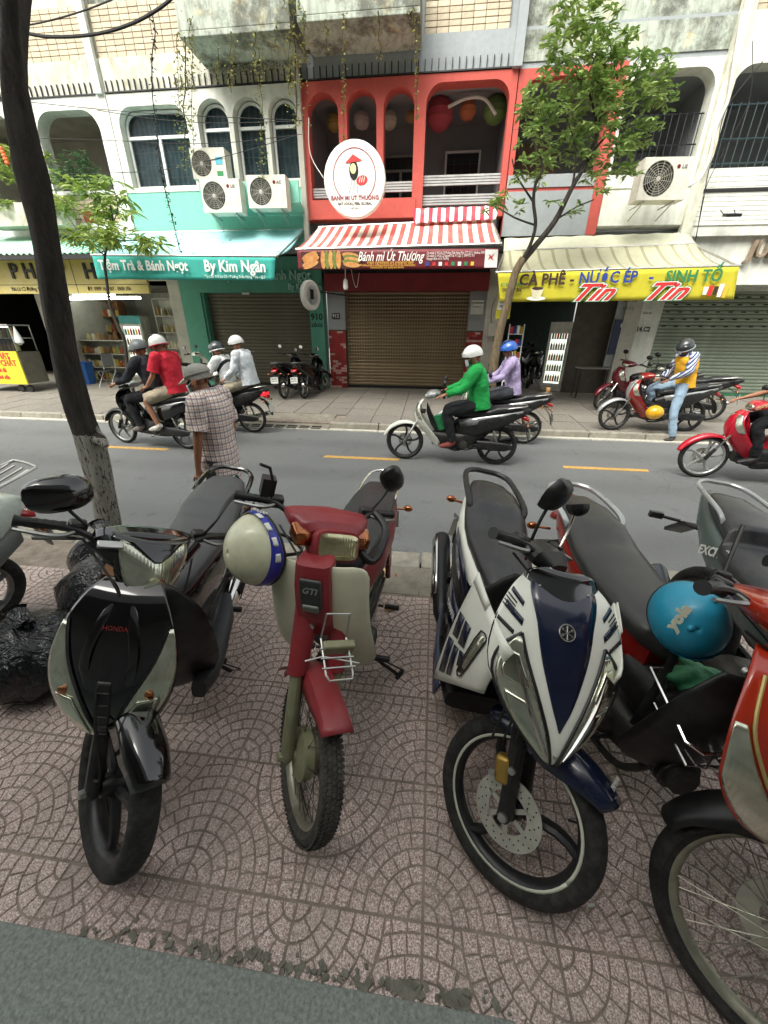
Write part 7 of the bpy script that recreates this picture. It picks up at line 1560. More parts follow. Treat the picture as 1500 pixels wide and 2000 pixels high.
        if sleeves:
            for sd_ in 'LR':
                shd, elb, wri = Vector(j['sh'+sd_]), Vector(j['el'+sd_]), Vector(j['wr'+sd_]); ins = shd.lerp(che.lerp(nek, .4), .38)
                pts, rd = ([ins, shd, shd.lerp(elb, .5), elb, elb.lerp(wri, .5), elb.lerp(wri, .94)], [.055, .072, .064, .054, .050, .040]) if long_sleeve else ([ins, shd, shd.lerp(elb, .4), shd.lerp(elb, .78)], [.055, .074, .070, .072])
                rd = [r*(.5+.5*sh) for r in rd]; sp_ = smooth_path(pts, 6); rr_ = [lerp(rd[min(i//6, len(rd)-1)], rd[min(i//6+1, len(rd)-1)], (i % 6)/6) for i in range(len(sp_))]; rg_ = frame_rings(sp_, rr_, 18)
                for i, rg in enumerate(rg_):
                    for q in range(18): r_ = rg[q]-sp_[i]; rg[q] = rg[q]+r_.normalized()*(mn.noise(V(rg[q].x*13+sd0, rg[q].y*13, rg[q].z*13))*.016)
                m.loft(rg_, False)
        return m.build(nm, mt, t, ang=80)
    torso('shirt', shirt, 1., 0, None, True)
    if vest: torso('vest', vest, 1.10, 0, -2, False)
    m = MB(); hL, hR = Vector(j['hipL']), Vector(j['hipR']); lh = (hL-hR).normalized(); cr_ = (hL+hR)/2; n = 28; rows = []
    for c, w_, d_ in ((pel+V(0, 0, .07), .135, .10), (pel, .150, .118), (pel.lerp(cr_, .8)+V(0, 0, -.03), .160, .125), (cr_+V(.01, 0, -.09), .10, .09)):
        rows.append([c+lh*(spow(math.cos(q), .85)*w_)+V(1, 0, 0)*(spow(math.sin(q), .85)*d_) for q in [2*PI*i/n for i in range(n)]])
    m.loft(rows)
    for sd_ in 'LR':
        hip, kne, ank = Vector(j['hip'+sd_]), Vector(j['kn'+sd_]), Vector(j['an'+sd_])
        pts, rd = ([hip, hip.lerp(kne, .45), hip.lerp(kne, .92)], [.100, .096, .088]) if shorts else ([hip, hip.lerp(kne, .45), kne, kne.lerp(ank, .45), ank.lerp(kne, .06)], [.100, .088, .070, .066, .058])
        sp_ = smooth_path(pts, 7); rr_ = [lerp(rd[min(i//7, len(rd)-1)], rd[min(i//7+1, len(rd)-1)], (i % 7)/7) for i in range(len(sp_))]; rg_ = frame_rings(sp_, rr_, 18)
        for i, rg in enumerate(rg_):
            for q in range(18): r_ = rg[q]-sp_[i]; rg[q] = rg[q]+r_.normalized()*(mn.noise(V(rg[q].x*12+sd0, rg[q].y*12, rg[q].z*15))*.014)
        m.loft(rg_, True)
        if shoes:
            toe = Vector(j.get('toe'+sd_, ank+V(.15, 0, -.05))); ms = MB(); d = (toe-ank); ms.tube([ank-d*.25, ank+d*.2+V(0, 0, -.02), ank+d*.75+V(0, 0, -.008), toe+d*.12], [.036, (.045, .05), (.036, .045), (.02, .03)], 10, sm=3); ms.build('shoe', shoes, t)
    m.build('trousers' if not shorts else 'shorts', pants, t, ang=80)
    # face and head details
    m = MB()
    for s in (1, -1): m.ball(hd+fw*.078+lat*(s*.03)+up*.004, .0095, 8, 6)
    m.build('eyes', M_black, t); m = MB(); m.tube([hd+fw*.082-up*.055+lat*.022, hd+fw*.088-up*.056, hd+fw*.082-up*.055-lat*.022], .005, 6); m.build('mouth', mk('lip', '#7d4438', .5), t)
    for s in (1, -1): m = MB(); m.ball(hd+lat*(s*.083)-fw*.005-up*.012, (.022, .014, .032), 10, 7); m.build('ear', skin, t)
    Rm = Matrix(((fw.x, lat.x, up.x, hd.x), (fw.y, lat.y, up.y, hd.y), (fw.z, lat.z, up.z, hd.z), (0, 0, 0, 1)))
    m = MB(Rm); rings = []
    for i in range(9):
        th = lerp(.02, 1.75, i/8); rings.append([V(.104*math.sin(th)*math.cos(a)*(.88 if math.cos(a) > .3 and th > .9 else 1)-.008, .090*math.sin(th)*math.sin(a), .018+.102*math.cos(th)+(.03 if math.cos(a) > .2 and th > 1.2 else 0)) for a in [2*PI*k/20 for k in range(20)]])
    m.loft(rings); m.build('hair', mk('hair_'+hair[1:], hair, .7, bump=.4, bs=120), t)
    if mask:
        m = MB(Rm); m.grid([[(.052+.050*math.cos(a), .078*math.sin(a), z_) for a in [lerp(-1.35, 1.35, i/10) for i in range(11)]] for z_ in (-.012, -.04, -.075, -.10)]); m.build('face_mask', mask, t, solid=.004)
        m = MB(Rm)
        for s in (1, -1): m.tube([(.06, s*.075, -.02), (.01, s*.088, .0), (-.005, s*.09, -.03)], .0025, 4)
        m.build('mask_strap', mask, t)
    if hat: hat(t, Rm)
    return t
def helmet_at(parent, Rm, mat, visor=None, vents=None, band=None, full=False):
    Rm = Rm @ Matrix.Scale(1.10, 4)
    m = MB(Rm); rings = []
    for i in range(10):
        th = lerp(.03, 1.72 if not full else 1.9, i/9); rings.append([V(.128*math.sin(th)*math.cos(a)-.006, .113*math.sin(th)*math.sin(a), .022+.122*math.cos(th)+(.025*max(0, math.cos(a)) if th > 1.3 else 0)) for a in [2*PI*k/28 for k in range(28)]])
    m.loft(rings); h = m.build('helmet', mat, parent)
    if visor: m = MB(Rm); m.grid([[((.115+.06*f)*math.cos(a), .108*math.sin(a)*(1+.1*f), .035-.02*f) for a in [lerp(-1.0, 1.0, i/10) for i in range(11)]] for f in (0, .5, 1)]); m.build('peak', visor, h, solid=.004)
    if vents:
        m = MB(Rm)
        for k in (-1, 0, 1): m.tube([(.10, k*.04, .085), (.03, k*.05, .142), (-.06, k*.05, .128)], [.004, (.008, .011), .004], 8, sm=4)
        m.build('vent', vents, h)
    if band: m = MB(Rm); m.ring((-.006, 0, .0), .122, .008, 'Z', 28, 6); m.build('rim_band', band, h)
    m = MB(Rm); m.tube([(.02, .105, 0), (.03, .07, -.09), (.035, 0, -.115), (.03, -.07, -.09), (.02, -.105, 0)], .005, 5, sm=4); m.build('chin_strap', M_dark, h)
    return h
RID = dict(pelvis=(.26, 0, .90), chest=(.33, 0, 1.22), neck=(.38, 0, 1.42), head=(.43, 0, 1.55), shL=(.36, .18, 1.35), shR=(.36, -.18, 1.35), elL=(.52, .26, 1.12), elR=(.52, -.26, 1.12), wrL=(.74, .27, 1.04), wrR=(.74, -.27, 1.04), handL=(1, .1, -.35), handR=(1, -.1, -.35),
           hipL=(.30, .09, .88), hipR=(.30, -.09, .88), knL=(.70, .17, .78), knR=(.70, -.17, .78), anL=(.60, .16, .36), anR=(.60, -.16, .36), toeL=(.76, .17, .30), toeR=(.76, -.17, .30))
def shifted(j, d, **over):
    o = {k: (tuple(Vector(v)+Vector(d)) if not (k.startswith('hand') or k.startswith('curl') or k == 'look') else v) for k, v in j.items()}; o.update(over); return o
PAS = shifted(RID, (-.34, 0, .07), elL=(.08, .25, 1.16), elR=(.08, -.25, 1.16), wrL=(.28, .20, 1.0), wrR=(.28, -.20, 1.0), knL=(.36, .22, .80), knR=(.36, -.22, .80), anL=(.24, .20, .40), anR=(.24, -.20, .40), toeL=(.40, .21, .34), toeR=(.40, -.21, .34))
M_hw = mk('helmet_white', '#d5d8d4', .25, coat=.5, var=.05, sc_=4); M_hg = mk('helmet_grey', '#5d6466', .4, var=.1); M_hb = mk('helmet_blue', '#2f62b8', .3, coat=.4, var=.1); M_hk = mk('helmet_dark', '#303538', .3, coat=.4)
M_msk = mk('mask_pale', '#b9cdd0', .8)
def H(*a, **k): return lambda t, Rm: helmet_at(t, Rm, *a, **k)
def cap(t, Rm):
    m = MB(Rm); rings = []
    for i in range(8): th = lerp(.05, 1.5, i/7); rings.append([V(.113*math.sin(th)*math.cos(a)-.008, .097*math.sin(th)*math.sin(a), .040+.088*math.cos(th)) for a in [2*PI*k/24 for k in range(24)]])
    Rm = Rm @ Matrix.Translation((0, 0, .004)); m.loft(rings); c = m.build('cap', mk('cap_grey_green', '#8f8f88', .9, bump=.4, bs=30), t)
    m = MB(Rm); m.grid([[((.10+.085*f)*math.cos(a), .09*math.sin(a), .040-.030*f) for a in [lerp(-.95, .95, i/10) for i in range(11)]] for f in (0, .5, 1)]); m.build('cap_brim', mk('cap_brim_cream', '#c9c5b2', .8), c, solid=.004)

def faced(x, y, z, yaw): return Matrix.Translation((x, y, z)) @ Matrix.Rotation(yaw, 4, 'Z')
# ---- moving traffic, all heading left
zr = ROAD_Z
b1 = underbone('black scooter carrying a driver in a dark jacket and a passenger in a red shirt', (-3.95, 5.72), (-5.22, 5.92), col=M_blk, fcol=M_blks, z=zr, stand=False, col2=M_silv, scooter=True, group='motorbikes on the road', hcol=M_silv, ex=M_steel)
person('driver in dark jacket and grey helmet on the black scooter', b1.root.matrix_world, shifted(RID, (.10, 0, 0)), cloth('dark_jacket', '#22262e'), cloth('black_trousers', '#15171b'), long_sleeve=True, shoes=mk('shoe_grey', '#6a6661', .7), hat=H(M_hg, visor=mk('peak_pale', '#a9aaa2', .5)), sh=1.12)
person('passenger in red T-shirt, beige shorts and black-striped white helmet', b1.root.matrix_world, shifted(PAS, (.06, 0, 0), look=(.9, -.5, -.1)), cloth('red_tshirt', '#c01f33'), cloth('beige_shorts', '#a89c86'), shorts=True, shoes=mk('shoe_white', '#c9c7bd', .6), hat=H(M_hw, vents=M_dark, band=mk('band_red', '#b02c3a', .6)), mask=None)
b2 = underbone('motorbike with red tail light half hidden behind the checked-shirt man', (-3.38, 6.98), (-4.62, 7.05), col=M_blks, z=zr, stand=False, group='motorbikes on the road', wheel='spoke', rim=M_steel)
m = MB(); m.box((-.30, 0, .74), (.14, .16, .08)); m.build('tail_lamp', emit('tail_glow', '#d81f2c', .6), b2.root, bev=.02)
person('driver in white top with black stripe, pale mask and grey-white helmet', b2.root.matrix_world, shifted(RID, (.08, 0, -.04)), striped('white_black_stripe', '#d9dcda', '#15171a', 3.0, .16), cloth('black_trousers', '#15171b'), long_sleeve=True, shoes=M_dark, hat=H(M_hk, band=M_hw), mask=M_msk)
person('passenger in loose pale hooded jacket and glossy white helmet, head turned down', b2.root.matrix_world, shifted(PAS, (.02, 0, -.01)), cloth('pale_hoodie', '#cfd6da', .08), cloth('khaki_trousers', '#9a937f'), long_sleeve=True, shoes=M_dark, hat=H(M_hw), sh=1.2, hair='#3b1d12')
b3 = underbone('white motorbike on the road ridden by the person in green', (1.00, 5.62), (-.36, 5.70), col=M_fwht, fcol=M_fwht, col2=M_silv, tcol=M_blks, z=zr, stand=False, group='motorbikes on the road', rim=M_alloyb, hcol=M_silv, ex=mk('muffler_dark', '#3b3d3d', .4, .6))
m = MB(); m.tube([(.86, .02, .70), (.80, .03, .50)], [.10, .07], 12); m.build('green_bag', cloth('green_bag_cloth', '#2f8f5a'), b3.root)
person('rider in bright green jacket, white helmet and face mask', b3.root.matrix_world, shifted(RID, (.05, 0, -.02)), cloth('bright_green_jacket', '#189a48'), cloth('black_trousers', '#15171b'), long_sleeve=True, shoes=mk('sandal_red', '#7d3b35', .7), hat=H(M_hw), mask=M_msk, sh=1.2)
b4 = underbone('silver-grey motorbike beside the white one, ridden by the person in lilac', (1.66, 6.90), (.40, 6.95), col=M_gry, fcol=M_silv, col2=M_silv, tcol=M_blks, z=zr, stand=False, group='motorbikes on the road', wheel='spoke', rim=M_steel)
person('rider in lilac shirt and blue bicycle-style helmet behind the green rider', b4.root.matrix_world, shifted(RID, (.02, 0, .02)), cloth('lilac_shirt', '#a99bc0'), cloth('grey_trousers', '#3d4046'), long_sleeve=True, shoes=M_dark, hat=H(M_hb, vents=mk('vent_navy', '#1b2f66', .4)), skin=M_skin2)
b5 = underbone('glossy pinkish-red scooter entering at the right edge of the road', (4.97, 5.28), (3.70, 5.44), col=M_pinkr, fcol=M_pinkr, col2=M_pinkr, z=zr, stand=False, group='motorbikes on the road', scooter=True, hcol=M_pinkr, rim=M_silv, r=.29)
person('rider of the pinkish-red scooter, mostly outside the right edge', b5.root.matrix_world, shifted(RID, (.20, 0, 0)), cloth('dark_jacket', '#22262e'), cloth('black_trousers', '#15171b'), hat=H(M_hk), shoes=M_dark)
# ---- pedestrian in a checked shirt
zt = ROAD_Z
ST = dict(pelvis=(0, 0, .92), chest=(.0, 0, 1.24), neck=(.03, 0, 1.43), head=(.075, 0, 1.545), shL=(0, .18, 1.36), shR=(0, -.18, 1.36), elL=(.02, .23, 1.08), elR=(-.02, -.23, 1.08), wrL=(.08, .22, .83), wrR=(.03, -.23, .83), handL=(.2, 0, -1), handR=(.1, 0, -1), curlL=(.4, -.6, -.3), curlR=(.4, .6, -.3),
          hipL=(0, .09, .88), hipR=(0, -.09, .88), knL=(.04, .08, .48), knR=(-.02, -.08, .48), anL=(.06, .09, .09), anR=(-.12, -.09, .10), toeL=(.20, .10, .025), toeR=(.01, -.10, .025), look=(1, 0, -.35))
person('man in checked shirt, grey cap and mask walking on the road behind the black motorbike', faced(-1.72, 2.88, zt, R_(178)) @ Matrix.Scale(.955, 4), ST, plaid(), cloth('grey_trousers', '#3d4046'), skin=M_skin2, hat=cap, mask=M_msk, shoes=M_dark, hair='#8d8b86', sh=1.1, hem=.30)
# ---- parking attendant with his red-fronted motorbike at the far kerb
b6 = underbone('red-fronted motorbike with white tail under the man in the orange vest', (4.78, 7.78), (3.45, 7.72), col=M_redg, fcol=M_silv, col2=M_silv, tcol=M_blks, z=0, stand=False, group='motorbikes parked across the road', hcol=M_redg, rim=M_alloyb, plate=('59-X1', '683.25'))
GRD = shifted(RID, (.0, 0, -.02), anL=(.34, .28, -.06), toeL=(.46, .30, -.10), knL=(.42, .22, .40), hipL=(.34, .10, .86), wrL=(.60, .10, .94), wrR=(.64, -.06, .95), elL=(.42, .27, 1.08), elR=(.44, -.22, 1.08), look=(.9, .5, -.75), head=(.46, .03, 1.50))
person('man in orange vest and striped shirt straddling a motorbike, one foot on the road', b6.root.matrix_world, GRD, striped('blue_white_stripe', '#c9ced6', '#3f4f78', 26, .5), cloth('pale_jeans', '#8ea6ba'), long_sleeve=True, shoes=mk('shoe_blackish', '#2e2c2a', .6), hat=H(M_hk, band=mk('helmet_steel', '#9aa4a8', .3, .4)), skin=M_skin2, vest=cloth('orange_vest', '#e8ae2a'))
hp = b6.root.matrix_world @ V(.78, .25, .40); hlm = thing('helmet', 'yellow helmet hanging on the side of the red-fronted motorbike', 'helmet', hp)
helmet_at(hlm, Matrix.Rotation(R_(100), 4, 'X'), mk('helmet_yellow', '#dba51c', .3, coat=.4), band=M_dark)
# ---- bikes parked on the far pavement
PG = 'motorbikes parked across the road'
underbone('black scooter, left of the two parked tail-on by the taupe shutter', (-3.70, 9.62), (-3.62, 10.86), R_(4), R_(-25), M_blk, z=far_z(9.62), group=PG, plate=('59-V2', '682.21'), wheel='spoke', rim=M_steel)
underbone('black scooter, right of the two by the teal column, round mirror raised', (-3.20, 9.70), (-3.02, 10.92), R_(5), R_(-20), M_blk, z=far_z(9.7), group=PG, plate=('59-X1', '868.31'), scooter=True)
underbone('white-tailed motorbike standing behind the driver in the dark jacket', (-6.62, 9.55), (-6.05, 10.62), R_(4), 0, M_fwht, z=far_z(9.6), group=PG, seat=M_seat)
underbone('maroon scooter with a round mirror, first beside the cafe table', (5.0, 9.7), (3.84, 9.35), R_(3), R_(15), M_mar, z=far_z(9.4), group=PG, scooter=True)
underbone('black motorbike between the maroon scooter and the man in the vest', (5.35, 9.2), (4.28, 8.75), R_(3), R_(15), M_blks, z=far_z(8.9), group=PG)
underbone('black motorbike with pale tail light, last at the grey-green shutter', (5.60, 8.62), (4.55, 9.35), R_(3), R_(10), M_blks, z=far_z(8.9), group=PG, plate=None, fcol=M_silv)
for k, (x, y) in enumerate(((2.15, 12.4), (2.55, 12.7), (2.95, 12.5), (2.3, 13.6), (2.8, 13.8))):
    underbone(['dark motorbike just inside the cafe, nearest its left wall', 'dark motorbike inside the cafe, second from the left', 'dark motorbike inside the cafe beside the lit fridge', 'dark motorbike deep in the cafe at left', 'dark motorbike deep in the cafe at right'][k], (x+.25, y+.75), (x-.15, y-.4), R_(4), R_(12*(-1)**k), M_blks, z=.2, group='motorbikes stored in the cafe')
# ================================================================== small things
def lumpy(m, c, r, seed, n=22, k=14, crease=.16, neck=None):
    rnd = random.Random(seed); ph = [(rnd.uniform(0, 6.28), rnd.randint(3, 9), rnd.uniform(.3, 1)) for _ in range(7)]; rx, ry, rz = r; rings = []
    for i in range(1, k):
        th = PI*i/k; rg = []
        for j in range(n*2):
            a = PI*j/n; d = 1+sum(crease*w_*.25*math.sin(f*a+p+th*f*.6) for p, f, w_ in ph)*math.sin(th)**.5
            rg.append(Vector(c)+Vector((rx*math.sin(th)*math.cos(a)*d, ry*math.sin(th)*math.sin(a)*d, max(-c[2] if False else -rz*.8, rz*math.cos(th)*(1+.08*math.sin(3*a+ph[0][0]))))))
        rings.append(rg)
    m.loft(rings); return m
def bagmat():
    B = NB('black_bin_bag'); mp = B.n('ShaderNodeMapping'); mp.inputs['Scale'].default_value = (1, 1.4, .5); B.l(B.tc.outputs['Object'], mp.inputs[0])
    w1 = B.n('ShaderNodeTexNoise', i_Scale=6.5, i_Detail=3., i_Distortion=2.2); B.l(mp.outputs[0], w1.inputs['Vector']); w2 = B.n('ShaderNodeTexNoise', i_Scale=17., i_Detail=2., i_Distortion=1.5); B.l(mp.outputs[0], w2.inputs['Vector'])
    h = B.math('ADD', B.math('ABSOLUTE', B.math('SUBTRACT', w1.outputs[0], .5)), B.math('MULTIPLY', B.math('ABSOLUTE', B.math('SUBTRACT', w2.outputs[0], .5)), .35))
    m = B.set((.009, .010, .012), .20, 0); B.bump(h, .8, .045); return m
M_bag = bagmat(); GB = 'black bin bags beside the black motorbike'
for lb, p, r, s in (('biggest black bin bag, lying behind the black motorbike handlebar', (-1.82, 1.70, .20), (.34, .30, .26), 1), ('black bin bag at the left edge nearest the camera', (-1.92, 1.22, .16), (.26, .25, .20), 2), ('black bin bag with a knotted top, furthest back near the tree', (-2.12, 1.98, .20), (.26, .20, .24), 3), ('small black bin bag squeezed between the biggest one and the black motorbike', (-1.50, 1.42, .14), (.19, .17, .17), 4)):
    t = thing('bin_bag', lb, 'bin bag', (p[0], p[1], 0), group=GB); m = MB(); lumpy(m, (0, 0, p[2]), r, s, crease=.13); m.build('bag', M_bag, t, ang=180)
    m = MB(); z_ = p[2]+r[2]; m.tube([(0, 0, z_-.04), (.01, .0, z_+.015), (.03, -.02, z_+.06)], [.07, .022, .045], 10, sm=3); m.tube([(0, 0, z_-.02), (-.02, .01, z_+.015), (-.05, .03, z_+.05)], [.06, .02, .05], 10, sm=3); m.build('knot', M_bag, t)
t = thing('cardboard_box', 'torn brown carton with a white label poking out between the bin bags', 'box', (-1.66, 1.58, .42), (.35, .5, .5)); m = MB(); m.box((0, 0, 0), (.17, .13, .11)); m.build('carton', mk('cardboard', '#7b573a', .9, var=.2), t, smooth=False)
m = MB(); m.box((.03, -.0665, .015), (.08, .003, .05)); m.build('address_label', mk('label_paper', '#b9c2c3', .7), t, smooth=False)

def half_shell(t, R, mat, rx=.125, ry=.112, rz=.118, low=1.72, name='shell', n=36):
    m = MB(R.to_4x4()); rings = []
    for i in range(15):
        th = lerp(.02, low, i/14); rings.append([V(rx*math.sin(th)*math.cos(a), ry*math.sin(th)*math.sin(a), rz*math.cos(th)+(.03*max(0, math.cos(a)) if th > 1.35 else 0)) for a in [2*PI*k/n for k in range(n)]])
    m.loft(rings, False)
    inner = [[p*.93 for p in r_] for r_ in reversed(rings)]
    mm = MB(R.to_4x4()); mm.loft(inner, True); h = m.build(name, mat, t, solid=.004); mm.build('lining', M_dark, t)
    m = MB(R.to_4x4()); m.tube([p for p in rings[-1]]+[rings[-1][0]], .006, 6); m.build('edge_trim', M_dark, t); return h
def shell_strip(t, R, mat, a0, a1, th0, th1, name, off=.004, rx=.125, ry=.112, rz=.118, n=16):
    m = MB(R.to_4x4()); m.grid([[V((rx+off)*math.sin(th)*math.cos(a), (ry+off)*math.sin(th)*math.sin(a), (rz+off)*math.cos(th)+(.03*max(0, math.cos(a)) if th > 1.35 else 0)) for a in [lerp(a0, a1, i/n) for i in range(n+1)]] for th in [lerp(th0, th1, j/5) for j in range(6)]]); return m.build(name, mat, t, solid=.0015)
def axes(xd, zd):
    z = Vector(zd).normalized(); x = Vector(xd); x = (x-z*x.dot(z)).normalized(); y = z.cross(x); return Matrix(((x.x, y.x, z.x), (x.y, y.y, z.y), (x.z, y.z, z.z)))
M_hiv = mk('helmet_ivory', '#cfd0b2', .3, coat=.3, var=.10, sc_=9, dirt=.35, dcol=(.33, .32, .24)); M_hbl = mk('helmet_rim_blue', '#28309a', .35, coat=.2)
# cream helmet hung on the red motorbike: crown towards the camera, rim to the right
c = P(513, 1070, 1.13); t = thing('helmet', 'scuffed cream helmet with a blue band hanging on the red motorbike bars', 'helmet', c)
A = axes((.3, .55, .8), (-.52, -.80, .28)); half_shell(t, A, M_hiv, .136, .122, .134, 1.62)
shell_strip(t, A, M_hbl, 0, 2*PI, 1.22, 1.57, 'blue_band', .002, .136, .122, .134, 40)
for k in range(4): shell_strip(t, A, M_hw, R_(-95+k*24), R_(-82+k*24), 1.33, 1.48, 'white_dash', .005, .136, .122, .134, 4)
th, a = 1.30, R_(22); pp = lambda th, a, o=.006: A @ V((.136+o)*math.sin(th)*math.cos(a), (.122+o)*math.sin(th)*math.sin(a), (.134+o)*math.cos(th))
p_ = pp(1.36, R_(0)); text_at('andoo', p_, pp(1.36, R_(-10))-pp(1.36, R_(10)), pp(1.2, 0)-pp(1.5, 0), .034, M_pl, t)
m = MB(); m.tube([A @ V(.03, .10, -.01), A @ V(.02, .05, -.13), A @ V(-.03, -.02, -.17), A @ V(.0, -.10, -.01)], .007, 6, sm=5); m.tube([V(.03, -.01, -.10), V(.07, .0, -.15), V(.09, -.02, -.19)], [(.004, .012)]*3, 6); m.build('chin_strap', M_dark, t)
m = MB(); m.box(V(.085, -.02, -.19), (.03, .012, .035), (0, .3, 0)); m.build('buckle', M_blks, t, bev=.003)
# turquoise helmet
c = P(1343, 1208, 1.02); t = thing('helmet', 'turquoise open-face helmet printed yola resting against the right-hand motorbikes', 'helmet', c); M_tq = mk('helmet_turquoise', '#1f8fae', .45, coat=.15, var=.05, sc_=4, dirt=.12, dcol=(.10, .30, .36))
A = axes((-.15, -.35, -.95), (-.25, -.75, .62)); A = axes((.30, .15, -.92), (-.35, -.86, .35)); half_shell(t, A, M_tq, .112, .100, .112, 1.80)
p_ = A @ V(.0, -.03, .128); 
def tq(u, v, o=.004): u, v = V(u, v, 0).x, v; r2 = min(.98, (u/.128)**2+(v/.112)**2); return A @ V(u, v, (.125+o)*math.sqrt(1-r2)+o)
ctr = tq(-.02, .0)
screen_r = (cR*.62+cU*.78).normalized(); n_ = (CAM-(c)).normalized()
text_at('yola', n_*.1255+Vector(cR)*-.024+Vector(cU)*.004, cR*.62+cU*.78-n_*.0, -cR*.78+cU*.62, .046, mk('helmet_print', '#d9ddc4', .5), t, off=.003, sp=1.05)
for px, py in ((1349, 1227), (1395, 1172)):
    d = (P(px, py, 1.0)-CAM).normalized(); o_ = CAM-c; b_ = o_.dot(d); cc_ = o_.length_squared-.113**2; di = b_*b_-cc_
    if di > 0: q = o_+d*(-b_-math.sqrt(di)); m = MB(); m.ball(q, .010, 10, 6); m.build('button', M_tq, t)
m = MB(); m.box(n_*.05+Vector(cR)*.062+Vector(cU)*.072, (.07, .03, .045), (0, .5, .2)); m.build('logo_patch', mk('patch_grey', '#6d7a8c', .6), t, bev=.008)
m = MB(); m.tube([Vector((.03, .03, -.10)), Vector((.0, -.01, -.2)), Vector((-.05, -.05, -.33)), Vector((-.07, -.06, -.42))], [(.004, .014)]*4, 6, sm=4); m.build('strap', M_blks, t)
t = thing('cloth_bag', 'crumpled green plastic bag stuffed in the basket below the turquoise helmet', 'bag', P(1355, 1325, 1.0)); m = MB(); lumpy(m, (0, 0, 0), (.075, .06, .05), 9, crease=.8); m.build('bag', mk('green_bag', '#3f8a5e', .55, bump=.7, bs=30), t, ang=180)
# parcels on the rack at the far right behind the grey bike
t = thing('rolled_mat', 'pale rolled mat lying behind the grey motorbike seat at the right edge', 'mat', P(1475, 1035, 2.35)); m = MB(); m.tube([(-.12, 0, .10), (.10, .0, -.06), (.3, .0, -.2)], .035, 12); m.tube([(.0, .1, .0), (.4, .12, .06)], .03, 12); m.build('roll', mk('mat_cream', '#b3ad94', .9), t)
# fallen leaves and litter
M_dl = mk('dry_leaf_tan', '#b98b4a', .7, var=.3, sc_=30); rnd = random.Random(14)
for lb, px, py, L, mt, z in (('large tan dry leaf on the tiles between the red and white motorbikes', 748, 1193, .11, M_dl, 0), ('pale curled leaf on the concrete strip behind the red motorbike', 757, 1125, .09, mk('leaf_pale', '#cdbb84', .7), 0), ('small rust leaf beside the pale curled one', 775, 1128, .04, mk('leaf_rust', '#a2552e', .7), 0), ('thin straw leaf on the road edge above the red motorbike', 738, 1028, .05, M_dl, ROAD_Z), ('tiny brown leaf on the paving left of the red wheel', 240, 1665, .03, M_dl, 0)):
    p = G(px, py, z); t = thing('fallen_leaf', lb, 'leaf', p, (0, 0, rnd.uniform(0, 3)), 'fallen leaves on the ground'); m = MB(); v, f = leaf_verts(L, L*.45); m.add([(x, y, abs(z_)*1.5+.006+x*.1) for x, y, z_ in v], f); m.build('blade', mt, t, smooth=True)
for lb, px, py in (('white cigarette end on the tiles right of the navy wheel', 1153, 1770), ('tiny white litter scrap by the doorstep', 880, 1990)):
    p = G(px, py); t = thing('cigarette_end', lb, 'litter', p, (0, 0, .2)); m = MB(); m.tube([(-.012, 0, .006), (.012, 0, .006)], .004, 8); m.build('stub', M_pl, t)
m = MB(); rnd = random.Random(40)
for k in range(260):
    x, y = rnd.uniform(-9, 8), rnd.uniform(7.2, 7.48) if rnd.random() < .5 else rnd.uniform(2.76, 7.2); s_ = rnd.uniform(.006, .02); m.box((x, y, ROAD_Z+.003+(.012 if y > 7.33 else 0)), (s_, s_*.6, .003), (0, 0, rnd.uniform(0, 3)))
m.build('road_grit', mk('grit', '#8a8675', .9, var=.3), None, smooth=False, kind='stuff')
m = MB(); rnd = random.Random(41)
for k in range(420):
    q = rnd.gauss(0, 1); x, y = rnd.uniform(-2.2, 2), rnd.uniform(.40, 2.5); s_ = rnd.uniform(.002, .005); m.box((x, y, .0015), (s_, s_*.7, .002), (0, 0, rnd.uniform(0, 3)))
m.build('pavement_grit', MATS['grit'], None, smooth=False, kind='stuff')
m = MB(); rnd = random.Random(42)
for k in range(46):
    u, v = rnd.random(), rnd.random()**.6; a = P(252, 455, 9.86).lerp(P(592, 448, 9.86), u); b_ = P(178, 498, FY).lerp(P(540, 500, FY), u); p = a.lerp(b_, v)+V(0, 0, -.085*math.sin(PI*v)+.01); leaf_at(m, p, rdir(rnd, 0, .1), rnd.uniform(.04, .10), .03)
m.build('awning_litter', mk('leaf_litter', '#4a5a55', .9), None, smooth=False, kind='stuff')

# ------------------------------------------------------------------ lit shop behind the sapling
M_wood = mk('shelf_wood', '#7a5233', .6, var=.2, sc_=6); M_shw = mk('shelf_white', '#c9c9bd', .5, dirt=.2); M_jar = glassy('jar_glass', (.8, .85, .8), .05, .2)
JC = [mk('jar_fill_'+str(i), c, .7, var=.3, sc_=40) for i, c in enumerate(('#b08a4f', '#7d5a35', '#c7b98c', '#8c9457', '#9a4a33', '#d3c9ae', '#5f4a35', '#a98f3c'))]
def box_thing(nm, lb, cat, c, parts, rot=(0, 0, 0), group=None):
    t = thing(nm, lb, cat, c, rot, group)
    for pn, bxs, mt in parts:
        m = MB(); m.bx(*bxs); m.build(pn, mt, t, smooth=False)
    return t
def shelf(lb, c, W, D, Hh, n, mat, group=None, back=True):
    parts = [('side', (-W/2, -W/2+.03, -D/2, D/2, 0, Hh), mat), ('side', (W/2-.03, W/2, -D/2, D/2, 0, Hh), mat)]+[('shelf_board', (-W/2+.03, W/2-.03, -D/2, D/2-.021, k*Hh/n+.01, k*Hh/n+.035), mat) for k in range(n+1)]
    if back: parts.append(('back_panel', (-W/2, W/2, D/2-.02, D/2, .0, Hh), mat))
    return box_thing('shelf_unit', lb, 'shelf', c, parts, group=group)
JR = random.Random(5); jm = {}; ORD = 'first second third fourth fifth sixth seventh eighth ninth tenth eleventh twelfth thirteenth'.split()
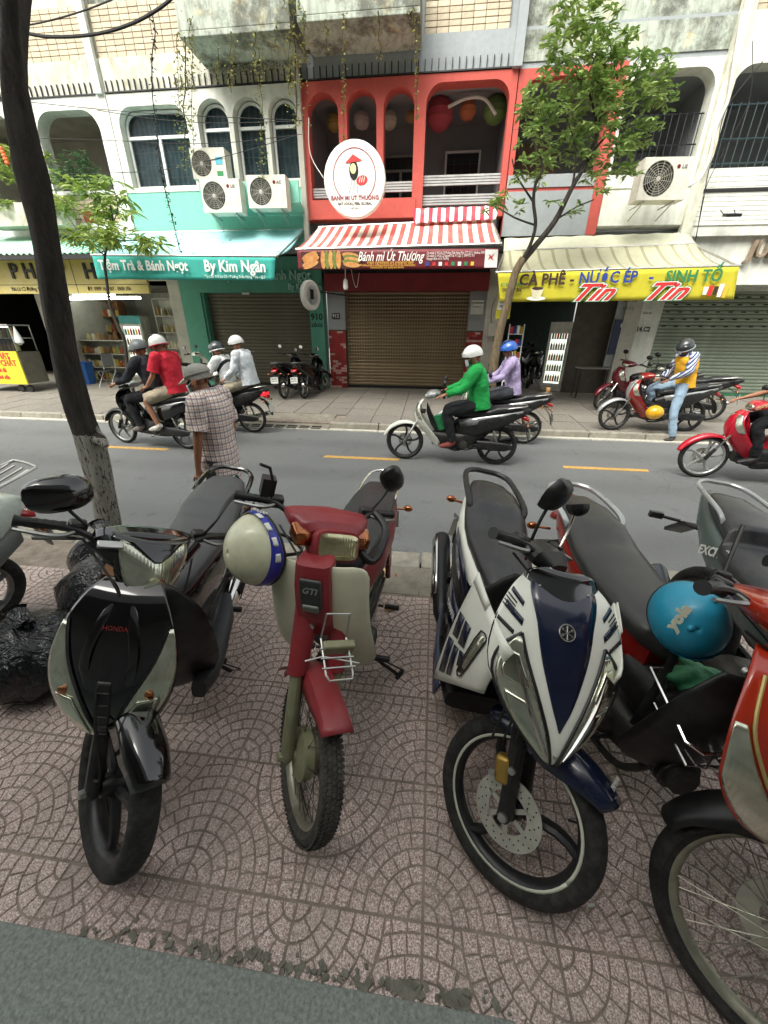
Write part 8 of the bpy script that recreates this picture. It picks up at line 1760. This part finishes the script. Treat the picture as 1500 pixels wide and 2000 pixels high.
def jar_mesh(k, bottle):
    key = (k, bottle)
    if key not in jm:
        m = MB(); 
        if bottle: m.lathe([(.0, 0), (.035, 0), (.038, .02), (.038, .15), (.014, .20), (.014, .25), (0, .25)], axis='Z', n=10, caps=False)
        else: m.lathe([(0, 0), (.055, 0), (.06, .02), (.06, .13), (.045, .155), (.045, .18), (0, .18)], axis='Z', n=10, caps=False)
        jm[key] = m.mesh('jar' if not bottle else 'bottle', JC[k])
    return jm[key]
def fill(c, W, z, lb, group, n, bottle=False, dy=0.):
    for i in range(n):
        x = c[0]-W/2+.09+(W-.18)*i/max(1, n-1); o = obj('bottle' if bottle else 'jar', jar_mesh(JR.randrange(8), bottle), None, (x, c[1]+dy+JR.uniform(-.02, .02), z)); o['label'] = ORD[i]+' from the left, '+lb; o['category'] = 'bottle' if bottle else 'jar'; o['group'] = group; o.scale = (JR.uniform(.85, 1.1),)*2+(JR.uniform(.8, 1.2),)
sx = P(203, 620, 13.1).x
shelf('tall brown display cabinet against the shop back wall, left of the fridge', (sx, 13.2, .2), 1.3, .35, 2.3, 5, M_wood)
for k in range(5): fill((sx, 13.1), 1.2, .2+k*.46+.04, ['small jar on the brown cabinet, bottom shelf', 'small jar on the brown cabinet, second shelf up', 'small jar on the brown cabinet, middle shelf', 'dried goods jar on the brown cabinet, fourth shelf', 'packet-like jar on the brown cabinet, top shelf'][k], 'goods on the brown cabinet', 9, k == 3)
shelf('low glass-fronted counter full of jars at the shop entrance', (-10.15, 11.75, .2), 1.75, .45, 1.15, 3, M_shw)
for k in range(3): fill((-10.15, 11.62), 1.65, .2+k*.383+.04, ['jar in the entrance counter, bottom row', 'jar in the entrance counter, middle row', 'jar in the entrance counter, top row'][k], 'jars in the entrance counter', 13)
fill((-10.15, 11.7), 1.1, 1.38, 'jar of yellow goods standing on top of the entrance counter', 'goods on top of the counter', 6)
shelf('white rack of hanging packets at the right of the lit shop', (-8.05, 12.3, .2), 1.05, .3, 2.3, 5, M_shw)
for k in range(5): fill((-8.05, 12.2), 1.0, .2+k*.46+.04, ['packet jar on the white rack, lowest shelf', 'packet jar on the white rack, second shelf', 'packet jar on the white rack, middle shelf', 'tall packet on the white rack, fourth shelf', 'tall packet on the white rack, top shelf'][k], 'goods on the white rack', 8, k > 2)
def fridge(lb, c, yaw, top=None, W=.6, Hh=1.85, glow=True):
    t = thing('drinks_fridge', lb, 'fridge', c, (0, 0, yaw)); m = MB(); m.bx(-W/2, W/2, .0, .55, 0, Hh); m.build('cabinet', M_shw, t, smooth=False, bev=.015)
    m = MB(); m.wall(rect(-W/2, W/2, .12, Hh-.22), [rect(-W/2+.06, W/2-.06, .2, Hh-.28)], -.05, -.002); m.build('door_frame', M_shw, t, smooth=False); m = MB(); m.bx(-W/2+.06, W/2-.06, -.005, -.001, .2, Hh-.28); m.build('lit_back', emit('fridge_light', '#dfe9df', .55), t, smooth=False)
    m = MB(); m.bx(-W/2, W/2, -.04, -.001, Hh-.21, Hh); m.build('header_panel', top or M_shw, t, smooth=False)
    for k in range(5): m = MB(); m.bx(-W/2+.06, W/2-.06, -.03, -.006, .25+k*.27, .262+k*.27); m.build('rack_shelf', M_shw, t, smooth=False)
    for k in range(5):
        for i in range(6): m = MB(); m.lathe([(0, 0), (.027, 0), (.027, .12), (.010, .16), (.010, .185), (0, .185)], (-W/2+.11+i*(W-.22)/5, -.03, .263+k*.27), 'Z', 8, caps=False); m.build('drink_bottle', JC[(k*3+i*(1+k)) % 8] if k % 2 else (M_pr_r, M_pr_g, M_pr_y)[(i+k) % 3], t)
    m = MB(); m.tube([(W/2-.03, -.055, .7), (W/2-.03, -.085, .75), (W/2-.03, -.085, 1.25), (W/2-.03, -.055, 1.3)], .008, 6); m.build('handle', M_steel, t); return t
fridge('drinks fridge with green and blue header in the lit shop', (-9.0, 11.6, .2), R_(12), mk('fridge_header', '#4a9c9a', .5))
fridge('tall white drinks fridge glowing inside the dark cafe', (3.35, 11.75, .2), R_(-32), None, .55, 1.75)
# folding chair, stool, bin, brooms, cart
t = thing('folding_chair', 'dark folding chair with silver legs outside the lit shop', 'chair', (-9.3, 10.5, far_z(10.5)))
m = MB(); m.box((0, 0, .43), (.36, .36, .03)); m.build('seat', M_dark, t, smooth=False, bev=.01); m = MB(); m.box((0, .19, .72), (.36, .03, .34), (-.12, 0, 0)); m.build('backrest', M_dark, t, smooth=False, bev=.01)
for s in (-.18, .18):
    for y0, y1 in ((-.2, .16), (.22, -.12)): m = MB(); m.tube([(s, y0, 0), (s, y1, .45 if y0 < 0 else .44)]+([(s, .2, .9)] if y0 < 0 else []), .010, 6); m.build('leg', M_steel, t)
t = thing('blue_bin', 'blue plastic bin behind the brooms at left', 'bin', (-10.35, 10.9, .17)); m = MB(); m.loft([[(x*q, y*q, z) for x, y in ((-.2, -.15), (.2, -.15), (.2, .15), (-.2, .15))] for z, q in ((0, .8), (.6, 1.), (.6, 1.08), (.64, 1.08))]); m.build('tub', mk('bin_blue', '#2a5fa5', .5), t, bev=.01)
for lb, x, c_ in (('straw broom leaning between the food cart and the bin, left one', -10.75, '#5d6b3a'), ('green plastic broom leaning right beside the straw one', -10.55, '#2f9a55')):
    t = thing('broom', lb, 'broom', (x, 10.35, far_z(10.35)), (R_(-12), R_(14), 0)); m = MB(); m.tube([(0, 0, .3), (0, 0, 1.25)], .012, 6); m.build('handle', M_wood, t); m = MB(); m.loft([[(x_*k, y_*k*.35, z) for x_, y_ in [(math.cos(a), math.sin(a)) for a in [2*PI*i/12 for i in range(12)]]] for z, k in ((0, .17), (.2, .12), (.34, .03))]); m.build('bristles', mk('bristle_'+c_[1:], c_, .9, bump=.6), t)
t = thing('food_cart', 'coffee cart with glass case and yellow red-lettered panel at the left edge', 'cart', (-11.45, 9.75, far_z(9.75)))
m = MB(); m.bx(-.9, .72, -.3, .3, .22, 1.0); m.build('body', mk('cart_body', '#6d6a5e', .6), t, smooth=False); m = MB(); m.bx(-.9, .70, -.325, -.302, .2, 1.02); m.build('panel', M_by, t, smooth=False)
for k, (s_, sz) in enumerate((('CÀ PHÊ HẠT', .2), ('NGUYÊN CHẤT', .2), ('Cà phê đá', .13), ('Cà phê sữa', .13))): text(s_, (-.02, -.33, .90-k*.175), sz, M_pr_r, t, sx=.85, off=.004)
for x in (-.9, .68):
    for y in (-.28, .27): m = MB(); m.bx(x, x+.02, y, y+.02, 1.02, 1.62); m.build('case_post', M_steel, t, smooth=False)
m = MB(); m.bx(-.9, .70, -.3, .3, 1.62, 1.65); m.build('case_roof', M_steel, t, smooth=False); m = MB(); m.bx(-.88, .68, -.295, -.29, 1.02, 1.62); m.build('case_glass', M_pane, t, smooth=False); m = MB(); m.bx(-.88, .68, -.27, .27, 1.32, 1.335); m.build('case_shelf', M_shw, t, smooth=False)
m = MB(); m.tube([(-.8, -.2, 1.59), (.6, -.2, 1.59)], .014, 6); m.build('strip_light', emit('cart_light', '#f1f6ee', 3.), t)
for x in (-.6, .35, .62):
    m = MB(); m.lathe([(0, -.03), (.07, -.03), (.09, -.02), (.09, .02), (.07, .03), (0, .03)], (x, -.22, .09), n=16); m.build('wheel', M_rub, t)
for k in range(2):
    for i in range(12): o = obj('bottle', jar_mesh(JR.randrange(8), True), None, (-12.2+i*.125, 9.6, far_z(9.75)+1.02+k*.315)); o['label'] = ORD[i]+' from the left, '+['syrup bottle in the coffee cart case, lower row', 'bottle in the coffee cart case, upper row'][k]; o['category'] = 'bottle'; o['group'] = 'bottles in the coffee cart'
t = thing('plastic_bag', 'white plastic bag hanging off the right corner of the coffee cart', 'bag', (-10.68, 9.55, 1.45)); m = MB(); m.loft([[(x_*k, y_*k*.6, z) for x_, y_ in [(math.cos(a), math.sin(a)) for a in [2*PI*i/14 for i in range(14)]]] for z, k in ((.28, .015), (.16, .05), (.0, .11), (-.10, .12), (-.16, .03))]); m.build('bag', mk('bag_white', '#c9cfce', .5, bump=.8, bs=14), t)
# cafe odds and ends
box_thing('side_table', 'small grey metal table beside the maroon scooter', 'table', (4.0, 10.75, far_z(10.75)), [('top', (-.35, .35, -.2, .2, .70, .73), M_steel)]+[('leg', (x, x+.025, y, y+.025, 0, .7), M_dark) for x in (-.33, .305) for y in (-.18, .155)])
t = thing('magazine_rack', 'narrow white wire rack of small packets beside the cafe tree', 'rack', (1.72, 9.2, far_z(9.2)))
for x in (-.16, .14): m = MB(); m.bx(x, x+.018, -.02, .02, 0, 1.75); m.build('post', M_wframe, t, smooth=False)
for k in range(6):
    m = MB(); m.bx(-.14, .14, -.03, .10, .35+k*.24, .365+k*.24); sh_ = m.build('tier', M_wframe, t, smooth=False)
    for i in range(4): m = MB(); m.bx(-.13+i*.068, -.075+i*.068, -.02, .04, .366+k*.24, .366+k*.24+JR.uniform(.1, .16)); m.build('packet', (M_pr_r, M_pr_b, M_pr_w, JC[7], JC[4])[(i+k*2) % 5], sh_, smooth=False)
t = thing('meter_box', 'grey electricity meter box with wires on the pier beside the red shop', 'meter', (1.46, YS-.28, 1.75)); m = MB(); m.box((0, 0, 0), (.2, .12, .3)); m.build('case', M_room, t, smooth=False, bev=.01); m = MB(); m.tube([(-.05, -.03, .15), (-.08, -.05, .45), (-.02, -.05, .7)], .008, 5, sm=4); m.tube([(.04, -.03, -.15), (.08, -.04, -.5), (.0, -.04, -.9)], .008, 5, sm=4); m.build('wire', M_cab, t)
t = thing('dog', 'small tan dog sitting at the cafe entrance', 'dog', (2.62, 9.35, far_z(9.35)), (0, 0, R_(-100)))
M_dog = mk('dog_fur', '#a9814f', .9, var=.2, sc_=20, bump=.6)
skinmesh('body', {'rump': (V(-.12, 0, .10), (.085, .08)), 'mid': (V(-.05, 0, .20), (.075, .07)), 'chest': (V(.05, 0, .27), (.075, .065)), 'neck': (V(.08, 0, .36), .045), 'head': (V(.12, 0, .42), .052), 'muzzle': (V(.19, 0, .40), .024), 'fl': (V(.09, .05, .15), .022), 'flf': (V(.10, .05, .02), .018), 'flp': (V(.135, .05, .012), .016), 'fr': (V(.09, -.05, .15), .022), 'frf': (V(.10, -.05, .02), .018), 'frp': (V(.135, -.05, .012), .016),
    'hl': (V(-.06, .09, .12), .045), 'hlh': (V(-.13, .095, .03), .020), 'hlp': (V(-.02, .095, .015), .016), 'hr': (V(-.06, -.09, .12), .045), 'hrh': (V(-.13, -.095, .03), .020), 'hrp': (V(-.02, -.095, .015), .016), 't1': (V(-.20, 0, .05), .018), 't2': (V(-.28, .04, .03), .012), 'el': (V(.10, .04, .485), .014), 'er': (V(.10, -.04, .485), .014)},
    [('rump', 'mid'), ('mid', 'chest'), ('chest', 'neck'), ('neck', 'head'), ('head', 'muzzle'), ('chest', 'fl'), ('fl', 'flf'), ('flf', 'flp'), ('chest', 'fr'), ('fr', 'frf'), ('frf', 'frp'), ('rump', 'hl'), ('hl', 'hlh'), ('hlh', 'hlp'), ('rump', 'hr'), ('hr', 'hrh'), ('hrh', 'hrp'), ('rump', 't1'), ('t1', 't2'), ('head', 'el'), ('head', 'er')], M_dog, t)
